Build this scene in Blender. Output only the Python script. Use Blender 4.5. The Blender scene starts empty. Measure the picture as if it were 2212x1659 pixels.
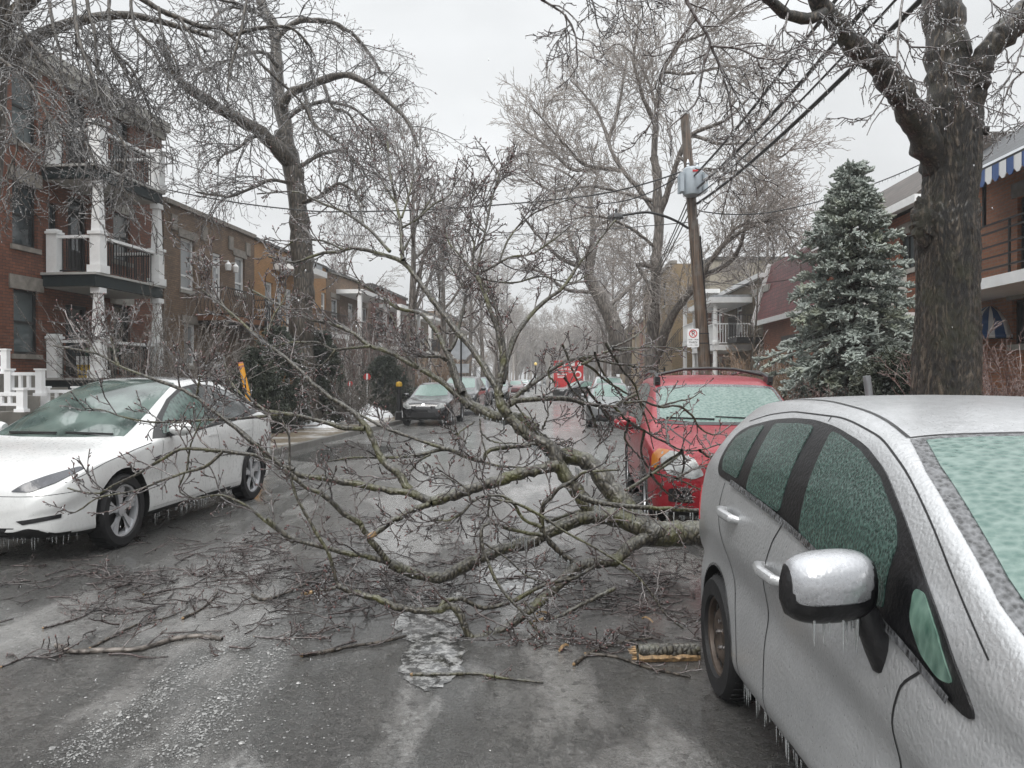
import bpy, bmesh, math, random
import numpy as np
from mathutils import Vector, Matrix
from mathutils.bvhtree import BVHTree
from mathutils.geometry import delaunay_2d_cdt

scene = bpy.context.scene
COL = scene.collection
R = math.radians
PI = math.pi

# ------------------------------------------------------------------ camera
EYE, F, U0, HOR = 1.6, 1661.0, 1106.0, 818.0
cd = bpy.data.cameras.new("Camera")
cam = bpy.data.objects.new("Camera", cd)
COL.objects.link(cam)
cd.sensor_width = 36.0
cd.lens = F / 2212.0 * 36.0
cd.clip_start, cd.clip_end = 0.05, 2500.0
cam.location = (0, 0, EYE)
cam.rotation_euler = (PI / 2 - math.atan((829.5 - HOR) / F), 0, 0)
scene.camera = cam

# ------------------------------------------------------------------ sky, sun, exposure
SUN_EL, SUN_AZ = 48.0, 200.0
wd = bpy.data.worlds.new("World")
scene.world = wd
wd.use_nodes = True
nt = wd.node_tree
nt.nodes.clear()
out = nt.nodes.new("ShaderNodeOutputWorld")
bg = nt.nodes.new("ShaderNodeBackground")
sky = nt.nodes.new("ShaderNodeTexSky")
sky.sky_type = 'NISHITA'
sky.sun_disc = False
sky.sun_elevation = R(SUN_EL)
sky.sun_rotation = R(SUN_AZ)
hs = nt.nodes.new("ShaderNodeHueSaturation")
hs.inputs['Saturation'].default_value = 0.12
nt.links.new(sky.outputs[0], hs.inputs['Color'])
tc = nt.nodes.new("ShaderNodeTexCoord")
sep = nt.nodes.new("ShaderNodeSeparateXYZ")
nt.links.new(tc.outputs['Generated'], sep.inputs[0])
# overcast: brightens towards the zenith, slow cloud mottling
rmp = nt.nodes.new("ShaderNodeValToRGB")
rmp.color_ramp.elements[0].position = 0.0
rmp.color_ramp.elements[0].color = (0.58, 0.59, 0.60, 1)
rmp.color_ramp.elements[1].position = 1.0
rmp.color_ramp.elements[1].color = (2.3, 2.33, 2.35, 1)
e = rmp.color_ramp.elements.new(0.18); e.color = (0.72, 0.735, 0.745, 1)
e = rmp.color_ramp.elements.new(0.46); e.color = (0.78, 0.80, 0.815, 1)
nt.links.new(sep.outputs['Z'], rmp.inputs[0])
mp = nt.nodes.new("ShaderNodeMapping")
mp.inputs['Scale'].default_value = (1.6, 1.6, 4.0)
mp.inputs['Location'].default_value = (0.3, 0.1, 0.0)
nt.links.new(tc.outputs['Generated'], mp.inputs[0])
nz = nt.nodes.new("ShaderNodeTexNoise")
nz.inputs['Scale'].default_value = 1.5
nz.inputs['Detail'].default_value = 4
nz.inputs['Roughness'].default_value = 0.5
nt.links.new(mp.outputs[0], nz.inputs['Vector'])
mr = nt.nodes.new("ShaderNodeMapRange")
mr.inputs['From Min'].default_value = 0.3
mr.inputs['From Max'].default_value = 0.7
mr.inputs['To Min'].default_value = 7.9
mr.inputs['To Max'].default_value = 10.6
nt.links.new(nz.outputs['Fac'], mr.inputs['Value'])
vm = nt.nodes.new("ShaderNodeVectorMath"); vm.operation = 'SCALE'
nt.links.new(rmp.outputs[0], vm.inputs[0])
nt.links.new(mr.outputs[0], vm.inputs['Scale'])
mx = nt.nodes.new("ShaderNodeMix"); mx.data_type = 'RGBA'
mx.inputs[0].default_value = 0.9
nt.links.new(hs.outputs[0], mx.inputs[6])
nt.links.new(vm.outputs[0], mx.inputs[7])
nt.links.new(mx.outputs[2], bg.inputs['Color'])
bg.inputs['Strength'].default_value = 0.10
nt.links.new(bg.outputs[0], out.inputs[0])

sd = bpy.data.lights.new("Sun", 'SUN')
sd.energy = 1.4
sd.angle = R(25)
sd.color = (1.0, 0.97, 0.93)
sun = bpy.data.objects.new("Sun", sd)
COL.objects.link(sun)
sun.rotation_euler = (R(90 - SUN_EL), 0, R(180 - SUN_AZ))
vs = scene.view_settings
vs.view_transform = 'Standard'
vs.look = 'None'
vs.exposure = 0.40
vs.gamma = 1.0
scene.cycles.max_bounces = 6
scene.cycles.diffuse_bounces = 3
scene.cycles.glossy_bounces = 3
scene.cycles.transmission_bounces = 4
scene.cycles.caustics_reflective = False
scene.cycles.caustics_refractive = False


# ------------------------------------------------------------------ helpers
def W(u, v, Y):
    """point at depth Y seen at position (u, v) of the 2212 x 1659 photograph"""
    return Vector(((u - U0) / F * Y, Y, EYE - (v - HOR) / F * Y))


def G(u, v, z=0.0):
    return W(u, v, (EYE - z) * F / (v - HOR))


def crop(ox, oy, s):
    k = 2212.0 / 3840.0
    return lambda x, y: ((ox + x / s) * k, (oy + y / s) * k)


class MB:
    """collects faces, then links them as ONE mesh object"""
    def __init__(self):
        self.v, self.f, self.m, self.s = [], [], [], []

    def add(self, vs, fs, m=0, smooth=False):
        b = len(self.v)
        self.v.extend([tuple(p) for p in vs])
        for q in fs:
            self.f.append([b + i for i in q]); self.m.append(m); self.s.append(smooth)

    def box(self, x0, x1, y0, y1, z0, z1, m=0, M=None):
        vs = [Vector((x, y, z)) for z in (z0, z1) for y in (y0, y1) for x in (x0, x1)]
        if M is not None: vs = [M @ p for p in vs]
        self.add(vs, [(0, 2, 3, 1), (4, 5, 7, 6), (0, 1, 5, 4), (2, 6, 7, 3), (0, 4, 6, 2), (1, 3, 7, 5)], m)

    def bar(self, p, q, a, b=None, m=0, up=(0, 0, 1)):
        """box section a x b from p to q"""
        p, q = Vector(p), Vector(q); b = a if b is None else b
        d = (q - p); L = d.length; d.normalize()
        s = d.cross(Vector(up))
        if s.length < 1e-3: s = d.cross(Vector((1, 0, 0)))
        s.normalize(); t = s.cross(d)
        M = Matrix((s, d, t)).transposed().to_4x4(); M.translation = p
        self.box(-a / 2, a / 2, 0, L, -b / 2, b / 2, m, M)

    def tube(self, pts, rad, n=8, m=0, caps=True):
        pts = [Vector(p) for p in pts]
        rad = [rad] * len(pts) if isinstance(rad, (int, float)) else rad
        ref = None; rings = []
        for i, p in enumerate(pts):
            d = (pts[min(i + 1, len(pts) - 1)] - pts[max(i - 1, 0)]).normalized()
            if ref is None:
                ref = Vector((0, 0, 1)) if abs(d.z) < .8 else Vector((1, 0, 0))
            s = d.cross(ref)
            if s.length < 1e-4: s = d.orthogonal()
            s.normalize(); t = s.cross(d); ref = t.copy()
            rings.append([p + (s * math.cos(2 * PI * k / n) + t * math.sin(2 * PI * k / n)) * rad[i] for k in range(n)])
        vs = [q for r_ in rings for q in r_]
        fs = [(i * n + k, i * n + (k + 1) % n, (i + 1) * n + (k + 1) % n, (i + 1) * n + k) for i in range(len(pts) - 1) for k in range(n)]
        if caps:
            fs += [tuple(range(n))[::-1], tuple((len(pts) - 1) * n + k for k in range(n))]
        self.add(vs, fs, m, True)

    def lathe(self, prof, n=24, axis='z', c=(0, 0, 0), m=0, closed=False):
        """profile of (r, h) turned about an axis through c"""
        vs = []; c = Vector(c)
        for r_, h in prof:
            for k in range(n):
                a = 2 * PI * k / n
                x, y = r_ * math.cos(a), r_ * math.sin(a)
                vs.append(c + (Vector((x, y, h)) if axis == 'z' else Vector((x, h, y)) if axis == 'y' else Vector((h, x, y))))
        L = len(prof); fs = []
        for i in range(L if closed else L - 1):
            j = (i + 1) % L
            for k in range(n):
                fs.append((i * n + k, i * n + (k + 1) % n, j * n + (k + 1) % n, j * n + k))
        self.add(vs, fs, m, True)

    def prism(self, poly, d0, d1, axis='y', m=0, M=None):
        """2-D outline extruded along an axis; (a,b) are the other two axes in order"""
        def P(a, b, d):
            p = Vector((a, d, b)) if axis == 'y' else Vector((d, a, b)) if axis == 'x' else Vector((a, b, d))
            return M @ p if M is not None else p
        n = len(poly)
        vs = [P(a, b, d0) for a, b in poly] + [P(a, b, d1) for a, b in poly]
        fs = [tuple(range(n))[::-1], tuple(range(n, 2 * n))] + [(i, (i + 1) % n, n + (i + 1) % n, n + i) for i in range(n)]
        self.add(vs, fs, m)

    def ball(self, c, r, n=8, sc=(1, 1, 1), m=0):
        prof = [(math.sin(PI * i / n) * 1.0, -math.cos(PI * i / n)) for i in range(n + 1)]
        b = len(self.v)
        self.lathe([(max(a, 1e-4), h) for a, h in prof], max(8, n), 'z', (0, 0, 0), m)
        for i in range(b, len(self.v)):
            p = self.v[i]; self.v[i] = (c[0] + p[0] * r * sc[0], c[1] + p[1] * r * sc[1], c[2] + p[2] * r * sc[2])

    def build(self, name, mats, parent=None, fix=True, sharp=35):
        me = bpy.data.meshes.new(name)
        me.from_pydata(self.v, [], self.f)
        mats = mats if isinstance(mats, (list, tuple)) else [mats]
        for m in mats: me.materials.append(m)
        me.polygons.foreach_set('material_index', self.m)
        me.polygons.foreach_set('use_smooth', self.s)
        if fix:
            bm = bmesh.new(); bm.from_mesh(me)
            bmesh.ops.recalc_face_normals(bm, faces=bm.faces)
            bm.to_mesh(me); bm.free()
        if any(self.s): me.set_sharp_from_angle(angle=R(sharp))
        me.update()
        return link(name, me, parent)


def link(name, me, parent=None):
    o = bpy.data.objects.new(name, me)
    COL.objects.link(o)
    if parent is not None: o.parent = parent
    return o


def tag(o, label, cat, group=None):
    o['label'] = label; o['category'] = cat
    if group: o['group'] = group
    return o


def empty(name, label, cat, loc=(0, 0, 0), rz=0.0, group=None):
    o = bpy.data.objects.new(name, None)
    COL.objects.link(o)
    o.empty_display_size = .2
    o.location = loc; o.rotation_euler = (0, 0, rz)
    return tag(o, label, cat, group)


def kind(o, k):
    o['kind'] = k
    return o


def dup(root, loc, rz, label, group=None, scale=None):
    r = root.copy(); COL.objects.link(r); r.location = loc; r.rotation_euler = (0, 0, rz)
    r['label'] = label
    if group: r['group'] = group
    if scale is not None: r.scale = scale
    for ch in list(root.children):
        c = ch.copy(); COL.objects.link(c); c.parent = r
        for g in list(ch.children):
            d = g.copy(); COL.objects.link(d); d.parent = c
    return r


def np_mesh(name, V, Q, mats, parent=None, mi=None, smooth=True):
    """fast mesh from arrays: V (n,3), Q (m,k) polygons of k corners"""
    me = bpy.data.meshes.new(name)
    V = np.ascontiguousarray(V, dtype=np.float32); Q = np.ascontiguousarray(Q, dtype=np.int32)
    me.vertices.add(len(V)); me.vertices.foreach_set('co', V.ravel())
    k = Q.shape[1]
    me.loops.add(Q.size); me.loops.foreach_set('vertex_index', Q.ravel())
    me.polygons.add(len(Q)); me.polygons.foreach_set('loop_start', np.arange(0, Q.size, k, dtype=np.int32))
    for m in (mats if isinstance(mats, (list, tuple)) else [mats]): me.materials.append(m)
    if mi is not None: me.polygons.foreach_set('material_index', np.ascontiguousarray(mi, dtype=np.int32))
    me.polygons.foreach_set('use_smooth', np.full(len(Q), smooth, dtype=bool))
    me.update(calc_edges=True)
    return link(name, me, parent)


# ------------------------------------------------------------------ materials
class NT:
    def __init__(self, name):
        self.m = bpy.data.materials.new(name); self.m.use_nodes = True
        self.t = self.m.node_tree
        self.b = self.t.nodes['Principled BSDF']
        self.co = self.n('ShaderNodeTexCoord')

    def n(self, typ, **kw):
        x = self.t.nodes.new(typ)
        for k, v in kw.items(): setattr(x, k, v)
        return x

    def l(self, a, b): self.t.links.new(a, b)

    def mapping(self, scale=(1, 1, 1), rot=(0, 0, 0), src='Object'):
        m = self.n('ShaderNodeMapping')
        m.inputs['Scale'].default_value = scale; m.inputs['Rotation'].default_value = rot
        self.l(self.co.outputs[src], m.inputs[0]); return m.outputs[0]

    def noise(self, vec, scale, detail=4, rough=.55, out='Fac'):
        x = self.n('ShaderNodeTexNoise')
        x.inputs['Scale'].default_value = scale; x.inputs['Detail'].default_value = detail; x.inputs['Roughness'].default_value = rough
        if vec is not None: self.l(vec, x.inputs['Vector'])
        return x.outputs[out]

    def voronoi(self, vec, scale, feature='F1', out='Distance'):
        x = self.n('ShaderNodeTexVoronoi', feature=feature); x.inputs['Scale'].default_value = scale
        self.l(vec, x.inputs['Vector']); return x.outputs[out]

    def ramp(self, fac, stops):
        x = self.n('ShaderNodeValToRGB'); cr = x.color_ramp
        while len(cr.elements) < len(stops): cr.elements.new(.5)
        for e_, (p, c) in zip(cr.elements, stops):
            e_.position = p; e_.color = (*c, 1) if not isinstance(c, (int, float)) else (c, c, c, 1)
        self.l(fac, x.inputs[0]); return x.outputs[0]

    def mix(self, fac, a, b, blend='MIX'):
        x = self.n('ShaderNodeMix', data_type='RGBA', blend_type=blend)
        for s, i in ((fac, 0), (a, 6), (b, 7)):
            if isinstance(s, (int, float)): x.inputs[i].default_value = s if i == 0 else (s, s, s, 1)
            elif isinstance(s, tuple): x.inputs[i].default_value = (*s[:3], 1)
            else: self.l(s, x.inputs[i])
        return x.outputs[2]

    def math(self, op, a, b=0.0, clamp=False):
        x = self.n('ShaderNodeMath', operation=op, use_clamp=clamp)
        for s, i in ((a, 0), (b, 1)):
            if isinstance(s, (int, float)): x.inputs[i].default_value = s
            else: self.l(s, x.inputs[i])
        return x.outputs[0]

    def rng(self, v, a, b, c, d):
        x = self.n('ShaderNodeMapRange')
        for i, k in zip((1, 2, 3, 4), (a, b, c, d)): x.inputs[i].default_value = k
        self.l(v, x.inputs[0]); return x.outputs[0]

    def bump(self, h, strength=.3, dist=.01, chain=None):
        x = self.n('ShaderNodeBump'); x.inputs['Strength'].default_value = strength; x.inputs['Distance'].default_value = dist
        self.l(h, x.inputs['Height'])
        if chain is not None: self.l(chain, x.inputs['Normal'])
        self.l(x.outputs[0], self.b.inputs['Normal']); return x.outputs[0]

    def set(self, **kw):
        names = dict(col='Base Color', rough='Roughness', metal='Metallic', coat='Coat Weight', coatr='Coat Roughness', spec='Specular IOR Level',
                     trans='Transmission Weight', ior='IOR', alpha='Alpha', emit='Emission Color', emits='Emission Strength', sheen='Sheen Weight')
        for k, v in kw.items():
            i = self.b.inputs[names[k]]
            if isinstance(v, (int, float)): i.default_value = v
            elif isinstance(v, tuple): i.default_value = (*v[:3], 1)
            else: self.l(v, i)
        return self


def plain(name, c, rough=.6, metal=0.0, coat=0.0, var=.18, scale=6.0, bump=0.0, bscale=40.0, coatr=.08):
    t = NT(name); vec = t.mapping()
    n_ = t.noise(vec, scale, 5)
    lo = tuple(x * (1 - var) for x in c); hi = tuple(min(1, x * (1 + var)) for x in c)
    t.set(col=t.ramp(n_, [(.3, lo), (.7, hi)]), rough=t.rng(n_, .3, .7, max(.02, rough * .85), min(1, rough * 1.15)), metal=metal, coat=coat, coatr=coatr)
    if bump: t.bump(t.noise(vec, bscale, 3), bump, .01)
    return t.m


def ice_paint(name, c, metal=0.0, rough=.35, frost=.15, fcol=(.8, .82, .84), bs=.35, sc=55.0, dist=.006, coat=.9, coatr=.12):
    """car paint under a rippled ice glaze; frost gathers on faces turned to the sky"""
    t = NT(name); vec = t.mapping()
    n1 = t.noise(t.mapping((1, 1, .8)), sc, 2, .5)
    v1 = t.voronoi(t.mapping((1, 1.2, .8)), sc * .8, 'SMOOTH_F1')
    h = t.math('ADD', n1, t.math('MULTIPLY', v1, .8))
    geo = t.n('ShaderNodeNewGeometry'); s = t.n('ShaderNodeSeparateXYZ'); t.l(geo.outputs['Normal'], s.inputs[0])
    upf = t.rng(s.outputs['Z'], .45, .95, 0, 1)
    patch = t.rng(t.noise(vec, 22, 6, .65), .38, .62, .25, 1)
    fm = t.math('MULTIPLY', t.math('MULTIPLY', upf, patch), frost, True)
    dirt = t.rng(t.noise(t.mapping((1, 1, .5)), 4, 5, .6), .35, .75, .90, 1.04)
    base = t.mix(1.0, c, dirt, 'MULTIPLY')
    t.set(col=t.mix(fm, base, fcol), metal=metal, rough=t.rng(n1, .3, .7, rough * .8, rough * 1.25), coat=coat, coatr=coatr)
    t.bump(h, bs, dist)
    return t.m


def iced_glass(name, c1, c2, bs=.6, sc=60.0, rough=.22, aniso=(1, 1, .5), patch=14.0, c3=None, coat=.35):
    t = NT(name)
    vec = t.mapping(aniso)
    n1 = t.noise(vec, sc, 4, .6); v1 = t.voronoi(vec, sc * 1.1)
    big = t.noise(t.mapping(), patch * .12, 3)
    f = t.rng(t.math('ADD', t.math('MULTIPLY', n1, .7), t.math('MULTIPLY', v1, .55)), .4, .85, 0, 1)
    col = t.mix(f, c1, c2)
    if c3 is not None: col = t.mix(t.rng(big, .35, .65, 0, 1), col, t.mix(.75, col, c3))
    t.set(col=col, rough=rough, coat=coat, coatr=.1)
    t.bump(t.math('ADD', n1, v1), bs, .004)
    return t.m


def brick(name, c1, c2, mortar, bw=.21, bh=.075, stain=.35):
    t = NT(name)
    s = t.n('ShaderNodeSeparateXYZ'); t.l(t.co.outputs['Object'], s.inputs[0])
    cb = t.n('ShaderNodeCombineXYZ'); t.l(t.math('ADD', s.outputs['X'], s.outputs['Y']), cb.inputs[0]); t.l(s.outputs['Z'], cb.inputs[1])
    b = t.n('ShaderNodeTexBrick'); t.l(cb.outputs[0], b.inputs['Vector'])
    b.inputs['Color1'].default_value = (*c1, 1); b.inputs['Color2'].default_value = (*c2, 1); b.inputs['Mortar'].default_value = (*mortar, 1)
    b.inputs['Scale'].default_value = 1.0; b.inputs['Mortar Size'].default_value = .008
    b.inputs['Brick Width'].default_value = bw; b.inputs['Row Height'].default_value = bh
    b.inputs['Bias'].default_value = -.1; b.inputs['Mortar Smooth'].default_value = .2
    n_ = t.noise(t.mapping((1, 1, .5)), .9, 6, .65)
    dark = t.rng(n_, .3, .7, 1 - stain, 1.12)
    fine = t.rng(t.noise(t.mapping((1, 1, 1)), 14, 4), .3, .7, .82, 1.15)
    t.set(col=t.mix(1.0, t.mix(1.0, b.outputs['Color'], dark, 'MULTIPLY'), fine, 'MULTIPLY'), rough=.62)
    t.bump(t.math('SUBTRACT', 1.0, b.outputs['Fac']), .5, .008)
    return t.m


def shingles(name, c, w=.3, h=.16):
    t = NT(name)
    s = t.n('ShaderNodeSeparateXYZ'); t.l(t.co.outputs['Object'], s.inputs[0])
    cb = t.n('ShaderNodeCombineXYZ'); t.l(t.math('ADD', s.outputs['X'], t.math('MULTIPLY', s.outputs['Y'], .3)), cb.inputs[0]); t.l(s.outputs['Z'], cb.inputs[1])
    b = t.n('ShaderNodeTexBrick'); t.l(cb.outputs[0], b.inputs['Vector'])
    b.inputs['Color1'].default_value = (*[x * .75 for x in c], 1); b.inputs['Color2'].default_value = (*[x * 1.2 for x in c], 1); b.inputs['Mortar'].default_value = (*[x * .3 for x in c], 1)
    b.inputs['Scale'].default_value = 1; b.inputs['Mortar Size'].default_value = .012; b.inputs['Brick Width'].default_value = w; b.inputs['Row Height'].default_value = h
    n_ = t.rng(t.noise(t.mapping(), 1.6, 5), .3, .7, .75, 1.15)
    t.set(col=t.mix(1.0, b.outputs['Color'], n_, 'MULTIPLY'), rough=.5)
    t.bump(t.math('SUBTRACT', 1.0, b.outputs['Fac']), .6, .015)
    return t.m


def bark(name, lo, hi, moss=None, scale=14.0, stretch=.18, rough=.45, coat=.3, bs=1.0, dist=.03, src='Object', rot=(0, 0, 0), top=None):
    t = NT(name)
    vec = t.mapping((1, 1, stretch), rot, src)
    nw = t.noise(vec, scale, 6, .65)
    vo = t.voronoi(vec, scale * .9, 'DISTANCE_TO_EDGE')
    h = t.math('ADD', t.math('MULTIPLY', nw, .7), t.math('MINIMUM', t.math('MULTIPLY', vo, 2.2), .6))
    col = t.ramp(h, [(.35, lo), (.85, hi)])
    if moss is not None:
        mk = t.rng(t.noise(t.mapping(), 3.5, 6, .7), .48, .62, 0, .75)
        col = t.mix(mk, col, moss)
    if top is not None:     # ice on the upper side, its bright sheen put into the colour
        geo = t.n('ShaderNodeNewGeometry'); s = t.n('ShaderNodeSeparateXYZ'); t.l(geo.outputs['Normal'], s.inputs[0])
        k = t.math('MULTIPLY', t.rng(s.outputs['Z'], .25, .9, 0, 1), t.rng(t.noise(t.mapping(), 9, 5, .7), .38, .6, 0, 1))
        col = t.mix(t.math('MULTIPLY', k, top[1]), col, top[0])
    t.set(col=col, rough=rough, coat=coat, coatr=.15)
    t.bump(h, bs, dist)
    return t.m


def twig_mat(name, c1, c2, ice, amount=.5):
    """thin wood glazed with ice: cloudy white ice and painted sky highlights in blotches along it"""
    t = NT(name)
    n_ = t.noise(t.mapping(), 30, 3, .6)
    geo = t.n('ShaderNodeNewGeometry'); s = t.n('ShaderNodeSeparateXYZ'); t.l(geo.outputs['Normal'], s.inputs[0])
    n2 = t.noise(t.mapping(), 4, 3)
    base = t.mix(t.rng(n2, .35, .65, 0, 1), c1, c2)
    f = t.math('MULTIPLY', t.rng(n_, .42, .62, 0, 1), amount)  # ice blotches, lightened to carry sky highlights in the colour
    t.set(col=t.mix(f, base, ice), rough=.25, coat=.5, coatr=.05)
    return t.m


M = {}
M['white_trim'] = plain('white_trim', (.82, .83, .83), .45, var=.06)
M['white_vinyl'] = plain('white_vinyl', (.80, .81, .82), .35, var=.04)
M['dark_trim'] = plain('dark_trim', (.012, .022, .024), .4, var=.3)
M['black_iron'] = plain('black_iron', (.010, .010, .011), .45, coat=.1)
M['window_glass'] = plain('window_glass', (.035, .045, .05), .07, var=.6, scale=.8, coat=.6)
M['curtain_glass'] = plain('curtain_glass', (.30, .32, .33), .12, var=.25, scale=1.2, coat=.6)
M['blind_glass'] = plain('blind_glass', (.10, .12, .125), .1, var=.35, scale=.9, coat=.6)
M['dark_frame'] = plain('dark_frame', (.018, .018, .018), .45)
M['stone'] = plain('stone', (.23, .21, .185), .7, var=.3, bump=.2)
M['pale_stone'] = plain('pale_stone', (.36, .35, .32), .7, var=.25, bump=.2)
M['concrete'] = plain('concrete', (.23, .22, .20), .55, var=.3, scale=2.5, bump=.2)
M['soffit'] = plain('soffit', (.42, .42, .40), .6, var=.08)
M['wood_door'] = plain('wood_door', (.10, .035, .02), .4)
M['deck_wood'] = plain('deck_wood', (.22, .10, .05), .5)
M['brick_red'] = brick('brick_red', (.215, .078, .042), (.135, .048, .028), (.060, .040, .030))
M['brick_brown'] = brick('brick_brown', (.225, .145, .088), (.145, .092, .056), (.09, .07, .055), bh=.07)
M['brick_tan'] = brick('brick_tan', (.42, .22, .085), (.34, .17, .06), (.22, .15, .09), bh=.07, stain=.2)
M['brick_orange'] = brick('brick_orange', (.42, .175, .092), (.31, .125, .066), (.26, .21, .17), bh=.07)
M['brick_rust'] = brick('brick_rust', (.33, .115, .058), (.23, .08, .042), (.12, .08, .06))
M['brick_yellow'] = brick('brick_yellow', (.30, .215, .115), (.24, .17, .09), (.22, .18, .13), bh=.07)
M['brick_olive'] = brick('brick_olive', (.20, .15, .095), (.14, .105, .066), (.11, .09, .07), bw=.26, bh=.08)
M['brick_maroon'] = brick('brick_maroon', (.17, .05, .03), (.11, .035, .024), (.07, .05, .04))
M['stucco_grey'] = plain('stucco_grey', (.36, .33, .27), .75, var=.12)
M['roof_felt'] = plain('roof_felt', (.06, .058, .055), .5)
M['shingle_brown'] = shingles('shingle_brown', (.085, .068, .058))
M['shingle_red'] = shingles('shingle_red', (.16, .035, .035))
M['shingle_slate'] = shingles('shingle_slate', (.05, .055, .062), .22, .2)
M['galvanised'] = plain('galvanised', (.42, .44, .46), .35, metal=.7)
# ------------------------------------------------------------------ ground, road, pavements
SR = math.atan(.087)            # the street runs 5 degrees right of the camera axis

def kl(y): return -6.3 + .087 * y if y < 27 else -3.95 + .055 * (y - 27)
def kr(y): return 2.95 + .087 * y if y < 27 else 5.3 + .06 * (y - 27)


def road_mat():
    t = NT('wet_icy_asphalt')
    rot = (0, 0, SR)
    base = t.mapping((1, 1, 1), rot)
    along = t.mapping((2.4, .12, 1), rot)
    mid = t.mapping((1.6, .55, 1), rot)
    fine = t.noise(base, 90, 3, .7)
    pebble = t.voronoi(base, 42)
    pebf = t.rng(pebble, .1, .6, 1, 0)
    big = t.noise(mid, .8, 5, .6)
    streak = t.noise(along, .9, 6, .65)
    crumb = t.noise(base, 20, 6, .72)
    asphalt = t.mix(t.rng(fine, .35, .65, 0, 1), (.040, .039, .037), (.165, .160, .153))
    asphalt = t.mix(t.rng(big, .35, .65, 0, .8), asphalt, (.20, .194, .185))
    sl = t.math('MULTIPLY', t.rng(streak, .50, .62, 0, 1), t.rng(crumb, .40, .60, 0, 1), True)
    sl2 = t.math('MULTIPLY', t.rng(t.noise(mid, 1.5, 6, .7), .47, .62, 0, 1), t.rng(crumb, .42, .62, 0, 1), True)
    vc = t.n('ShaderNodeTexVoronoi'); vc.inputs['Scale'].default_value = 34; t.l(base, vc.inputs['Vector'])
    sc_ = t.n('ShaderNodeSeparateColor'); t.l(vc.outputs['Color'], sc_.inputs[0])
    chip = t.math('MULTIPLY', t.rng(sc_.outputs[0], .62, .95, 0, 1), t.rng(crumb, .42, .62, .15, 1), True)
    dk = t.rng(sc_.outputs[1], 0, .35, .55, 1)
    asphalt = t.mix(1.0, asphalt, dk, 'MULTIPLY')
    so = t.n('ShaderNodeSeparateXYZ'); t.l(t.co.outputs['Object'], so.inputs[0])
    # mottled pale grey comes in with distance, strongest beyond the fallen tree
    far_pale = t.math('MULTIPLY', t.rng(so.outputs[1], 5.5, 11, 0, 1), t.rng(t.noise(mid, .9, 6, .65), .30, .55, .25, 1), True)
    asphalt = t.mix(t.math('MULTIPLY', far_pale, .8), asphalt, t.mix(t.rng(crumb, .35, .65, 0, 1), (.22, .218, .21), (.40, .398, .388)))
    # slush pressed up beside two tyre tracks
    wob = t.math('MULTIPLY', t.math('SUBTRACT', t.noise(base, 1.6, 4, .6), .5), .35)
    for xa, ka, wd in ((-2.246, .117, .13), (-1.59, .047, .12), (-.55, .09, .10), (1.2, .03, .10)):
        dx = t.math('ABSOLUTE', t.math('ADD', t.math('SUBTRACT', t.math('SUBTRACT', so.outputs[0], xa), t.math('MULTIPLY', so.outputs[1], ka)), wob))
        tk_ = t.math('MULTIPLY', t.rng(dx, 0, wd * 1.6, 1, 0), t.rng(crumb, .36, .58, 0, 1), True)
        sl = t.math('MAXIMUM', sl, t.math('MULTIPLY', tk_, .8 if xa < -1 else .4))
    sl = t.math('MAXIMUM', t.math('MAXIMUM', sl, t.math('MULTIPLY', sl2, .8)), t.math('MULTIPLY', chip, .45))
    sl = t.math('MULTIPLY', sl, t.rng(fine, .3, .6, .3, 1), True)
    col = t.mix(t.math('MULTIPLY', sl, .8), asphalt, (.42, .42, .41))
    wet = t.rng(t.noise(mid, .62, 5, .6), .50, .58, 0, 1)
    rough = t.math('ADD', t.math('MULTIPLY', t.math('SUBTRACT', 1.0, wet), t.rng(crumb, .3, .7, .22, .40)), t.math('MULTIPLY', wet, .09))
    t.set(col=col, rough=rough, coat=.6, coatr=.14, spec=.6)
    x1 = t.n('ShaderNodeBump'); x1.inputs['Distance'].default_value = .012
    t.l(t.rng(wet, 0, 1, .95, .12), x1.inputs['Strength'])
    t.l(t.math('ADD', t.math('ADD', fine, t.math('MULTIPLY', pebf, .6)), t.math('MULTIPLY', sc_.outputs[0], .8)), x1.inputs['Height'])
    x = t.n('ShaderNodeBump'); x.inputs['Distance'].default_value = .05
    t.l(t.rng(wet, 0, 1, .9, .10), x.inputs['Strength'])
    t.l(t.math('ADD', crumb, t.math('MULTIPLY', sl, .6)), x.inputs['Height']); t.l(x1.outputs[0], x.inputs['Normal'])
    t.l(x.outputs[0], t.b.inputs['Normal'])
    return t.m


def soil_mat(name, c1, c2, snow=.25):
    t = NT(name); v = t.mapping()
    c = t.mix(t.rng(t.noise(v, 9, 6, .7), .3, .7, 0, 1), c1, c2)
    k = t.math('MULTIPLY', t.rng(t.noise(v, .9, 6, .6), .5, .62, 0, 1), snow)
    t.set(col=t.mix(k, c, (.5, .5, .5)), rough=.5, coat=.3)
    t.bump(t.noise(v, 30, 5, .7), .6, .03)
    return t.m


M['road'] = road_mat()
M['soil'] = soil_mat('soil', (.07, .05, .032), (.17, .13, .095))
M['dead_grass'] = soil_mat('dead_grass', (.10, .075, .045), (.22, .18, .13), .7)
M['pavement'] = plain('pavement', (.20, .185, .17), .3, var=.3, scale=3, bump=.3, coat=.5)
M['kerb'] = plain('kerb', (.17, .165, .155), .4, var=.3, scale=5, bump=.2, coat=.3)
M['snow'] = plain('snow', (.68, .69, .70), .5, var=.2, scale=5, bump=.5, bscale=18)


def sheet(name, pts, z, mat):
    mb = MB(); mb.add([(x, y, z) for x, y in pts], [tuple(range(len(pts)))])
    return kind(mb.build(name, mat), 'structure')


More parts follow.
